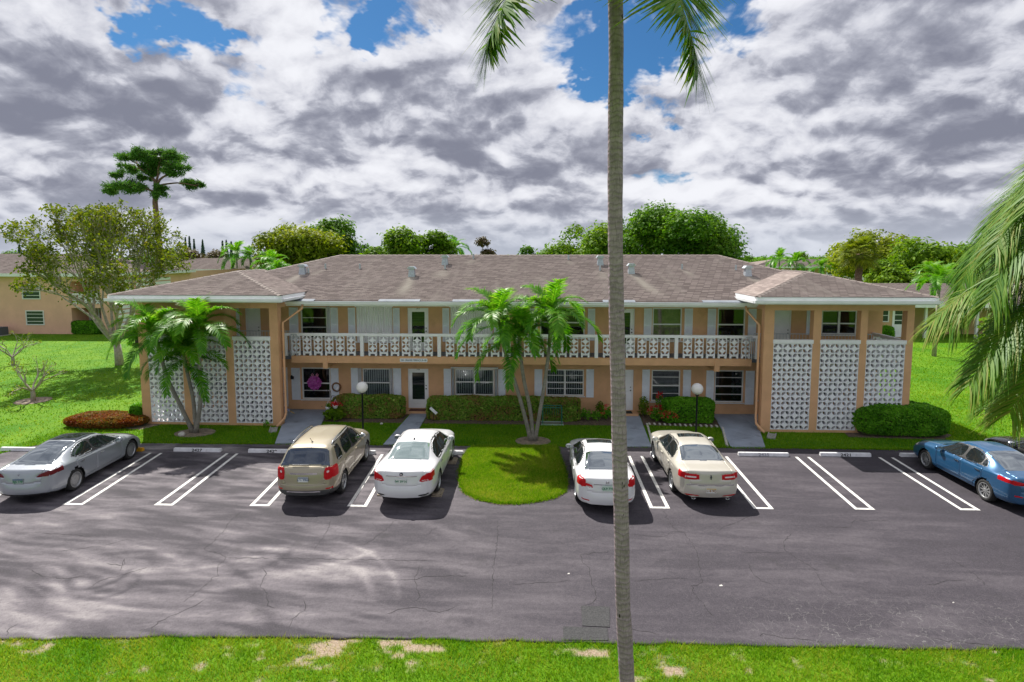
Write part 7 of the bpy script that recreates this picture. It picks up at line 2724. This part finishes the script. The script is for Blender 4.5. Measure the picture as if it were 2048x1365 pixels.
far_palm('slender palm with a round crown behind the left tower roof', 475, 508, 0, 78, 1.35, seed=1)
far_palm('second slender palm right of the round-crowned one behind the left tower', 502, 514, 0, 80, 1.2, seed=2)
far_palm('low bushy palm just above the left roof slope', 541, 528, 0, 60, 1.15, seed=3)
far_palm('small palm tucked beside the low bushy one above the left roof slope', 556, 538, 0, 56, .9, seed=13)
far_palm('dark palm peeping over the ridge right of the trees', 912, 496, 0, 88, 1.3, seed=4)
far_palm('pair palm, left one, in front of the far block on the right', 1557, 520, 0, 92, 1.2, seed=5)
far_palm('pair palm, right one, in front of the far block on the right', 1590, 526, 0, 88, 1.25, seed=6)
far_palm('shorter palm beside the fan palm in front of the far block', 1640, 534, 0, 84, 1.15, seed=7)
far_palm('low palm clump behind the low house roof', 1858, 546, 0, 66, 1.1, seed=8)
far_palm('second low palm clump behind the low house roof', 1892, 552, 0, 64, 1.0, seed=9)
far_palm('leaning palm in front of the low house roof at the right', 1878, 560, 0, 44, 1.05, seed=10)

# fan palm on the right: stiff round leaves
t = thing('fan_palm', 'fan palm with a thick brown trunk behind the right stair tower', 'palm', (px(1716, 58), 58, 0), 0, 'palms behind the building')
zc3 = pz(508, 58)
obj('trunk', B().tube([(0, 0, 0), (0, 0, zc3 * .5), (.05, 0, zc3)], [.36, .33, .30], 12), M_PINEBARK, t, True, True)
rg = np.random.default_rng(21)
for k in range(46):
    az = k * 2.4
    el = 1.25 - 2.0 * (k / 45) ** .9
    dirv = np.array([math.cos(az) * math.cos(el), math.sin(az) * math.cos(el), math.sin(el)])
    hub = dirv * rg.uniform(1.0, 1.35) + np.array([0, 0, zc3])
    S = np.cross(dirv, [0, 0, 1])
    S /= np.linalg.norm(S)
    Nv = np.cross(S, dirv)
    V, F, ti = [], [], []
    for q in range(22):
        a = -1.9 + 3.8 * q / 21
        d = dirv * math.cos(a) + S * math.sin(a) + Nv * -.12
        L = rg.uniform(.85, 1.15)
        w = np.cross(d, Nv) * .045
        o = len(V)
        V += [hub + w * .4, hub - w * .4, hub + d * L * .6 - w + [0, 0, -.04], hub + d * L * .6 + w + [0, 0, -.04], hub + d * L + [0, 0, -.30 * L]]
        F += [(o, o + 1, o + 2, o + 3), (o + 3, o + 2, o + 4, o + 4)]
        ti += [np.clip(rg.normal(.45, .2), 0, 1)] * 2
    b = B()
    b.add([tuple(v) for v in V], [tuple(f) if f[2] != f[3] else f[:3] for f in F])
    b.tube([(dirv * .15 + [0, 0, zc3]), hub], [.03, .018], 4)
    me = bpy.data.meshes.new('frond')
    me.from_pydata(b.v, [], b.f)
    at = me.attributes.new('tint', 'FLOAT', 'FACE')
    full = ti + [.8] * (len(b.f) - len(ti))
    at.data.foreach_set('value', np.array(full, dtype=np.float32))
    me.materials.append(L_OLIVE if k % 3 else L_YEL)
    obj_me('frond', me, t)

# staked young tree on the right lawn
t = thing('young_tree', 'young tree with a pale trunk tied to a stake on the right lawn', 'tree', (23.56, 29.9, 0))
lob = [(0, 0, 3.4, .9), (.7, .2, 3.1, .7), (-.7, -.2, 3.0, .75), (.2, -.5, 2.6, .6), (-.3, .4, 3.9, .6), (.5, 0, 3.9, .5)]
obj_me('crown', crown_mesh('crown', lob, 3000, .11, L_TREE, 55), t)
b = B()
b.tube([(0, 0, -.05), (.02, 0, 1.2), (0, 0, 2.9)], [.14, .11, .07], 9)
for l in lob:
    b.tube([(0, 0, 2.1), (l[0], l[1], l[2])], [.05, .015], 5)
obj('trunk', b, M_GREYBARK, t, True, True)
b = B()
b.tube([(-.42, 0, -.05), (-.42, 0, 1.9)], .035, 6)
b.tube([(-.42, 0, 1.5), (0, 0, 1.45)], .02, 4)
solo('tree_stake', b, M_BLACK, 'dark stake tied to the young tree on the right lawn', 'stake', (23.56, 29.9, 0))


# ------------------------------------------------------------------ lamp posts
M_GLOBE = mat('lamp_globe', (0.80, 0.79, 0.77), .35, .02, 2)


def lamp(x, y, top, lb):
    t = thing('lamp_post', lb, 'lamp', (x, y, 0), 0, 'globe lamps on the front lawn')
    b = B()
    b.lathe([(.09, 0), (.09, .05), (.05, .09), (.038, .14), (.036, top - .32), (.075, top - .30), (.075, top - .26), (.03, top - .25)], 14)
    obj('post', b, M_BLACK, t, True, True)
    prof = [(math.sin(a) * .24, top - .02 - math.cos(a) * .24) for a in np.linspace(.25, math.pi, 14)]
    obj('globe', B().lathe(prof, 24), M_GLOBE, t, True, True)
    return t


lamp(-7.30, 23.75, 1.98, 'black lamp post with white globe in front of the left mottled hedge')
lamp(6.68, 24.05, 1.98, 'black lamp post with white globe in front of the deep green hedge')

# ------------------------------------------------------------------ wreaths and small things by the wall
L_PINK = leaf_mat('pink_ribbon', [(0.45, 0.06, 0.40), (0.62, 0.13, 0.58), (0.74, 0.30, 0.70)], .5, .25, .3)
t = thing('wreath', 'pink ruffled ribbon wreath with two ear loops hanging on the left window', 'wreath', (-10.62, WY - .08, 1.37))
rg = np.random.default_rng(8)
nn = 900
a = rg.random(nn) * 6.28
rad_ = .31 * np.sqrt(rg.random(nn))
P = np.stack([np.cos(a) * rad_, rg.normal(0, .03, nn) - .04, np.sin(a) * rad_], 1)
V, F, ti = leaf_quads(P, .06, 0, .6, np.array([[0, -1.0, 0]]).repeat(nn, 0), rg)
obj_me('ribbon', mesh_np('ribbon', V, F, L_PINK, False, {'tint': ('FACE', ti)}), t)
for s in (-1, 1):
    b = B()
    b.tube([(s * .10, 0, .26), (s * .17, 0, .40), (s * .12, 0, .47), (s * .07, 0, .40), (s * .09, 0, .26)], .022, 6)
    obj('ear_loop', b, mat('pink_ear', (0.75, 0.30, 0.42), .6), t, True, True)
t = thing('wreath', 'brown twig wreath with a white egg-shaped figure hanging on a shutter', 'wreath', (-9.58, WY - .08, 1.17))
b = B()
r2 = random.Random(4)
for k in range(16):
    ph = r2.random() * 6.28
    R0 = r2.uniform(.17, .23)
    b.tube([(math.cos(q * .42 + ph) * (R0 + .01 * math.sin(q * 2)), r2.uniform(-.03, .03), math.sin(q * .42 + ph) * R0) for q in range(16)], .009, 4)
obj('twigs', b, mat('twig_brown', (0.26, 0.13, 0.06), .9, .3, 9), t, local=True)
b = B()
b.lathe([(0, -.10), (.05, -.08), (.075, -.02), (.06, .05), (.035, .08), (.05, .11), (.03, .15), (0, .16)], 12)
b.xform(Matrix.Translation((.06, -.04, -.08)) @ Matrix.Rotation(.45, 4, 'Y'))
obj('figure', b, M_WHITE, t, True, True)

t = thing('shepherd_hook', 'thin black double shepherd hook by the left end of the mottled hedge', 'plant hook', (-9.32, 25.62, 0))
b = B()
b.tube([(0, 0, 0), (0, 0, 1.25), (-.03, 0, 1.38), (-.12, 0, 1.40), (-.17, 0, 1.30), (-.15, 0, 1.22)], .012, 6)
b.tube([(0, 0, 1.0), (.05, 0, 1.12), (.20, -.05, 1.12), (.25, -.06, 1.02), (.23, -.06, .97)], .012, 6)
obj('hook', b, M_BLACK, t, True, True)
for x, y, z, m, lb, sd3 in ((-9.42, 25.52, .50, L_TREE, 'white hanging basket with pale green plant on the shepherd hook', 1), (-9.08, 25.5, .58, L_RED, 'white hanging basket with orange-red flowers on the shepherd hook', 2)):
    t = thing('hanging_basket', lb, 'hanging basket', (x, y, z), 0, 'baskets on the shepherd hook')
    obj('pot', B().lathe([(0, -.02), (.08, 0), (.13, .12), (.135, .15), (.12, .15), (.11, .1)], 14), M_WHITE, t, True, True)
    b = B()
    for k in range(3):
        b.tube([(math.cos(k * 2.1) * .12, math.sin(k * 2.1) * .12, .15), (0, 0, .42)], .004, 4)
    obj('hanger', b, M_WHITE, t, local=True)
    rg = np.random.default_rng(sd3)
    P = rg.normal(0, 1, (160, 3)) * np.array([.10, .09, .05]) + np.array([.05, 0, .2])
    V, F, ti = leaf_quads(P, .045, .4, .55, None, rg)
    obj_me('plant', mesh_np('plant', V, F, m, False, {'tint': ('FACE', ti)}), t)

# green metal glider frame standing in front of the long hedge
M_GRN = mat('green_metal', (0.02, 0.16, 0.10), .5, .15, 5)
t = thing('glider_frame', 'green metal glider bench frame in front of the long hedge', 'bench', (.72, 25.42, 0))
b = B()
for x in (-.42, .42):
    b.tube([(x, -.2, .02), (x, -.18, .78)], .02, 6)
    b.tube([(x, .22, .02), (x, .2, .78)], .02, 6)
    b.tube([(x, -.18, .78), (x, .2, .78)], .02, 6)
    b.tube([(x - .0, -.2, .12), (x, .22, .12)], .018, 6)
b.tube([(-.42, -.18, .78), (.42, -.18, .78)], .02, 6)
obj('frame', b, M_GRN, t, local=True)
b = B()
b.tube([(-.42, .2, .78), (.42, .2, .78)], .02, 6)
for k in range(7):
    x = -.3 + k * .1
    b.tube([(x, .2, .78), (x, .21, .36)], .009, 4)
obj('backrest', b, M_GRN, t, local=True)
b = B()
b.box(-.5, .5, -.25, -.15, .0, .05)
b.box(-.5, .5, .17, .25, .0, .05)
obj('foot_rail', b, mat('pale_green_metal', (0.30, 0.40, 0.35), .6), t, local=True)
t2 = thing('garden_plaque', 'small white tilted plaque in front of the long hedge near the glazed door', 'plaque', (-4.62, 25.55, 0))
obj('board', B().box(-.20, .20, -.015, .015, -.06, .06).xform(Matrix.Translation((0, 0, .50)) @ Matrix.Rotation(.75, 4, 'Y')), M_WHITE, t2, local=True)
obj('stake', B().tube([(0, 0, 0), (0, 0, .5)], .012, 5), M_BLACK, t2, local=True)
for x, z, lb, c in ((-5.62, .152, 'reddish brown doormat at the glazed door', (0.13, 0.05, 0.035)), (4.1, .152, 'black doormat at the panelled door', (0.015, 0.015, 0.015))):
    solo('doormat', B().box(-.38, .38, -.2, .2, 0, .02), mat('mat_%d' % int(x * 10), c, .95, .3, 20, .6, 90), lb, 'doormat', (x, WY - .3, z))
# small pale stones and a rock by the palms
for x, y, s, lb in ((-14.72, 23.05, .14, 'pale rock at the foot of the left palm cluster'), (-6.85, 25.0, .07, 'small white stone under the left mottled hedge')):
    bm_ = bmesh.new()
    bmesh.ops.create_icosphere(bm_, subdivisions=2, radius=s)
    rr2 = random.Random(6)
    for v in bm_.verts:
        v.co *= rr2.uniform(.82, 1.1)
        v.co.z = v.co.z * .75 + s * .5
    b = B()
    b.add([tuple(v.co) for v in bm_.verts], [tuple(q.index for q in f.verts) for f in bm_.faces])
    bm_.free()
    solo('rock', b, M_WSTONE, lb, 'rock', (x, y, 0))
# folded blue and yellow pool noodle style bundle on the left stair rail
t = thing('flag_bundle', 'furled blue and white flag tied to the foot of the left stair rail', 'flag', (-11.45, 25.85, .28))
obj('cloth', B().tube([(-.3, 0, .28), (-.05, -.03, .16), (.12, -.05, .08)], [.03, .05, .04], 7), mat('blue_cloth', (0.05, 0.10, 0.42), .8, .5, 9, col2=(0.4, 0.45, 0.6)), t, True, True)
obj('pole', B().tube([(.1, -.05, .09), (.36, -.1, -.04)], .02, 6), mat('yellow_pole', (0.55, 0.36, 0.10), .6), t, True, True)

# ------------------------------------------------------------------ neighbouring buildings


def block_house(name, label, loc, m_wall, parts_fn):
    t = thing(name, label, 'building', loc)
    parts_fn(t)
    return t


def simple_window(t, x0, x1, z0, z1, y, rails=3, lites=1):
    b = B()
    frame_rect(b, x0, x1, z0, z1, .09, y - .05, y + .02)
    for k in range(1, rails + 1):
        zz = z0 + (z1 - z0) * k / (rails + 1)
        b.box(x0 + .09, x1 - .09, y - .03, y + .01, zz - .025, zz + .025)
    for k in range(1, lites):
        xx = x0 + (x1 - x0) * k / lites
        b.box(xx - .04, xx + .04, y - .034, y + .012, z0 + .09, z1 - .09)
    w = obj('window', b, M_FRAME, t)
    obj('pane', B().quad((x0 + .05, y - .006, z0 + .05), (x1 - .05, y - .006, z0 + .05), (x1 - .05, y - .006, z1 - .05), (x0 + .05, y - .006, z1 - .05)), plain('far_pane', (.03, .045, .05), .06), w)


def hip_roof(t, x0, x1, y0, y1, ze, zr, ov=.6):
    x0, x1, y0, y1 = x0 - ov, x1 + ov, y0 - ov, y1 + ov
    d = (y1 - y0) / 2
    ym = (y0 + y1) / 2
    A, Bq = (x0 + d, ym, zr), (x1 - d, ym, zr)
    rf = roof_plane('roof', (x0, y0, ze), (x1, y0, ze), A, Bq, t, False, 2.0)
    roof_plane('roof_slope', (x0, y1, ze), (x0, y0, ze), A, A, rf, False, 2.0)
    roof_plane('roof_slope', (x1, y0, ze), (x1, y1, ze), Bq, Bq, rf, False, 2.0)
    roof_plane('roof_slope', (x1, y1, ze), (x0, y1, ze), Bq, A, rf, False, 2.0)
    b = B()
    b.box(x0, x1, y0 - .02, y0 + .05, ze - .28, ze + .01)
    b.box(x0, x0 + .05, y0 + .052, y1, ze - .28, ze + .01)
    b.box(x1 - .05, x1, y0 + .052, y1, ze - .28, ze + .01)
    b.box(x0 + .05, x1 - .05, y0 + .052, y1 - .05, ze - .27, ze - .25)
    obj('fascia', b, M_GUT, t)


# left neighbour: peach two-storey end block
t = thing('left_building', 'peach two-storey neighbouring block behind the sparse tree at the left', 'building', (-52, 54, 0))
Y0 = 53.0
b = B()
ops = [(-43.9, -41.0, .0, 2.5), (-43.9, -41.0, 2.85, 5.0)]
for x0, x1, z0, z1 in cells([-70, -43.9, -41.0, -40.4], [0, 2.5, 2.85, 5.0, 5.6], ops):
    b.quad((x0, Y0, z0), (x1, Y0, z0), (x1, Y0, z1), (x0, Y0, z1))
for x0, x1, z0, z1 in ops:
    b.quad((x0, Y0, z0), (x0, Y0, z1), (x0, Y0 + 2, z1), (x0, Y0 + 2, z0))
    b.quad((x1, Y0, z0), (x1, Y0 + 2, z0), (x1, Y0 + 2, z1), (x1, Y0, z1))
    b.quad((x0, Y0, z0), (x0, Y0 + 2, z0), (x1, Y0 + 2, z0), (x1, Y0, z0))
    b.quad((x0, Y0, z1), (x1, Y0, z1), (x1, Y0 + 2, z1), (x0, Y0 + 2, z1))
    b.quad((x0, Y0 + 2, z0), (x1, Y0 + 2, z0), (x1, Y0 + 2, z1), (x0, Y0 + 2, z1))
b.quad((-40.4, Y0, 0), (-40.4, Y0 + 30, 0), (-40.4, Y0 + 30, 5.6), (-40.4, Y0, 5.6))
obj('wall', b, mat('far_peach_stucco', (0.78, 0.47, 0.34), 0.85, 0.06, 0.8, spec=0.2), t)
simple_window(t, -48.6, -46.8, 3.3, 4.75, Y0)
simple_window(t, -48.4, -46.6, .85, 2.25, Y0)
for z0, z1 in ((.02, 2.45), (2.87, 4.95)):
    b = B()
    for k in range(9):
        b.box(-43.7 + k * .3, -43.52 + k * .3, Y0 + 1.85, Y0 + 1.9, z0, z1)
    obj('blind', b, M_BLIND, t)
rl = obj('railing', B().box(-43.88, -41.02, Y0 - .06, Y0 + .06, 3.75, 3.87), M_WHITE, t)
for k in range(5):
    o = obj_me('baluster', me_b, rl, Vector((-43.5 + k * .56, Y0, 2.86)) - ORG[t.name])
b = B()
hip_roof(t, -70, -40.4, Y0, Y0 + 13, 5.75, 7.6)
pb = B()
for k in range(3):
    for j in range(12):
        pb.box(-40.36, -40.30, Y0 + 1 + k * 3.0, Y0 + 3.6 + k * 3.0, .15 + j * .42, .15 + j * .42 + .3)
obj('screen', pb, M_BLOCK, t)
for x, lb in ((-51.0, 'left grey air conditioner box beside the left neighbouring block'), (-49.9, 'right grey air conditioner box beside the left neighbouring block')):
    c = thing('air_conditioner', lb, 'air conditioner', (x, 51.8, 0), 0, 'air conditioners by the left block')
    obj('case', B().box(-.42, .42, -.42, .42, 0.05, .8), plain('ac_grey', (.09, .10, .12), .6), c, local=True, bevel=.03)
    g2 = B()
    for k in range(9):
        g2.box(-.38, .38, -.432, -.421, .12 + k * .07, .15 + k * .07)
    obj('grille', g2, M_GREYTRIM, c, local=True)
    obj('base', B().box(-.5, .5, -.5, .5, 0, .05), M_WSTONE, c, local=True)

# yellowish block behind the left
t = thing('yellow_building', 'yellow two-storey block with shaded balconies behind the left stair tower', 'building', (-46, 82, 0))
Y0 = 80.0
xs_b = [-56, -51.2, -48.2, -47.4, -45.8, -45.2, -43.6, -43.0, -41.4, -40.8, -38.8, -38.2, -35.6, -35, -30]
b = B()
ops = [(xs_b[k], xs_b[k + 1], 3.1, 4.9) for k in range(1, 13, 2)]
for x0, x1, z0, z1 in cells(xs_b, [0, 3.1, 4.9, 5.3], ops):
    b.quad((x0, Y0, z0), (x1, Y0, z0), (x1, Y0, z1), (x0, Y0, z1))
for x0, x1, z0, z1 in ops:
    b.quad((x0, Y0, z0), (x0, Y0, z1), (x0, Y0 + 1.6, z1), (x0, Y0 + 1.6, z0))
    b.quad((x1, Y0, z0), (x1, Y0 + 1.6, z0), (x1, Y0 + 1.6, z1), (x1, Y0, z1))
    b.quad((x0, Y0 + 1.6, z0), (x1, Y0 + 1.6, z0), (x1, Y0 + 1.6, z1), (x0, Y0 + 1.6, z1))
    b.quad((x0, Y0, z0), (x0, Y0 + 1.6, z0), (x1, Y0 + 1.6, z0), (x1, Y0, z0))
b.quad((-56, Y0, 0), (-56, Y0, 5.3), (-56, Y0 + 12, 5.3), (-56, Y0 + 12, 0))
obj('wall', b, M_STUCCO3, t)
rl = obj('railing', B().box(-51.15, -48.25, Y0 - .05, Y0 + .05, 3.95, 4.08), M_WHITE, t)
for k in range(5):
    obj_me('baluster', me_b, rl, Vector((-50.8 + k * .56, Y0, 3.08)) - ORG[t.name])
for k in range(3, 13, 2):
    simple_window(t, xs_b[k] + .2, xs_b[k + 1] - .2, 3.2, 4.6, Y0 + 1.55, 1)
hip_roof(t, -56, -30, Y0, Y0 + 11, 5.5, 7.0)

# low house on the right
t = thing('low_house', 'single-storey tan house with white fascia behind the right stair tower', 'building', (38, 54, 0))
Y0 = 53.6
b = B()
b.quad((24, Y0, 0), (33.5, Y0, 0), (33.5, Y0, 2.9), (24, Y0, 2.9))
b.quad((33.5, Y0, 0), (33.5, Y0 + 3, 0), (33.5, Y0 + 3, 2.9), (33.5, Y0, 2.9))
b.quad((33.5, Y0 + 3, 0), (66, Y0 + 3, 0), (66, Y0 + 3, 2.9), (33.5, Y0 + 3, 2.9))
b.quad((24, Y0, 0), (24, Y0, 2.9), (24, Y0 + 16, 2.9), (24, Y0 + 16, 0))
obj('wall', b, M_STUCCO2, t)
simple_window(t, 30.75, 31.75, 1.45, 2.65, Y0, 1)
d = B()
frame_rect(d, 32.05, 33.1, .1, 2.75, .1, Y0 - .06, Y0 + .02)
d.box(32.151, 32.999, Y0 - .03, Y0 - .004, .2, 1.15)
dd = obj('door', d, M_WHITE, t)
d = B()
frame_rect(d, 32.151, 32.999, 1.15, 2.65, .1, Y0 - .04, Y0 - .003)
for k in range(2):
    d.box(32.25, 32.9, Y0 - .036, Y0 - .008, 1.58 + k * .5, 1.64 + k * .5)
obj('sash', d, M_WHITE, dd)
obj('pane', B().quad((32.2, Y0 - .02, 1.2), (32.95, Y0 - .02, 1.2), (32.95, Y0 - .02, 2.6), (32.2, Y0 - .02, 2.6)), plain('far_pane', (.03, .045, .05), .06), dd)
for x in (35.0, 39.5):
    obj('carport_post', B().box(x, x + .2, Y0 + .1, Y0 + .3, 0, 2.85), M_WHITE, t)
hip_roof(t, 24, 66, Y0, Y0 + 17, 3.1, 4.55)

# far two-storey block and a far roof on the right
t = thing('far_building', 'far two-storey block with a grey roof and white gallery right of the main roof', 'building', (58, 118, 0))
Y0 = 112.0
b = B()
b.box(41, 68, Y0 + 1.5, Y0 + 12, 0, 5.0)
obj('wall', b, M_STUCCO3, t)
b = B()
for k in range(9):
    b.box(41.2 + k * 3.3, 41.4 + k * 3.3, Y0 - .1, Y0 + .1, 0, 5.0)
obj('post', b, M_WHITE, t)
b = B()
b.box(41, 68, Y0 - .05, Y0 + 1.5, 2.5, 2.75)
for k in range(80):
    b.box(41.1 + k * .335, 41.2 + k * .335, Y0 - .05, Y0 + .05, 2.76, 3.7)
b.box(41, 68, Y0 - .06, Y0 + .06, 3.705, 3.8)
obj('gallery', b, M_WHITE, t)
for k in range(6):
    simple_window(t, 42.5 + k * 4.2, 44.5 + k * 4.2, 3.1, 4.6, Y0 + 1.49, 1)
hip_roof(t, 41, 68, Y0, Y0 + 12, 5.3, 6.6)
t = thing('far_building', 'small pale far house with a grey roof seen through the right fronds', 'building', (76, 104, 0))
obj('wall', B().box(68, 90, 101, 110, 0, 4.2), M_STUCCO2, t)
simple_window(t, 70, 72, 2.0, 3.6, 101, 1)
simple_window(t, 75, 77, 2.0, 3.6, 101, 1)
hip_roof(t, 68, 90, 101, 110, 4.4, 5.9)
# white post lamp beyond the low house
t = thing('white_lamp_post', 'white post with a small cap lamp beyond the low house roof', 'lamp', (px(1775, 72), 72, 0))
obj('post', B().lathe([(.16, 0), (.16, 4.6), (.12, 4.7)], 10), M_WHITE, t, True, True)
obj('cap', B().lathe([(.34, 4.7), (.34, 4.82), (.12, 5.1), (0, 5.12)], 10), M_WHITE, t, True, True)
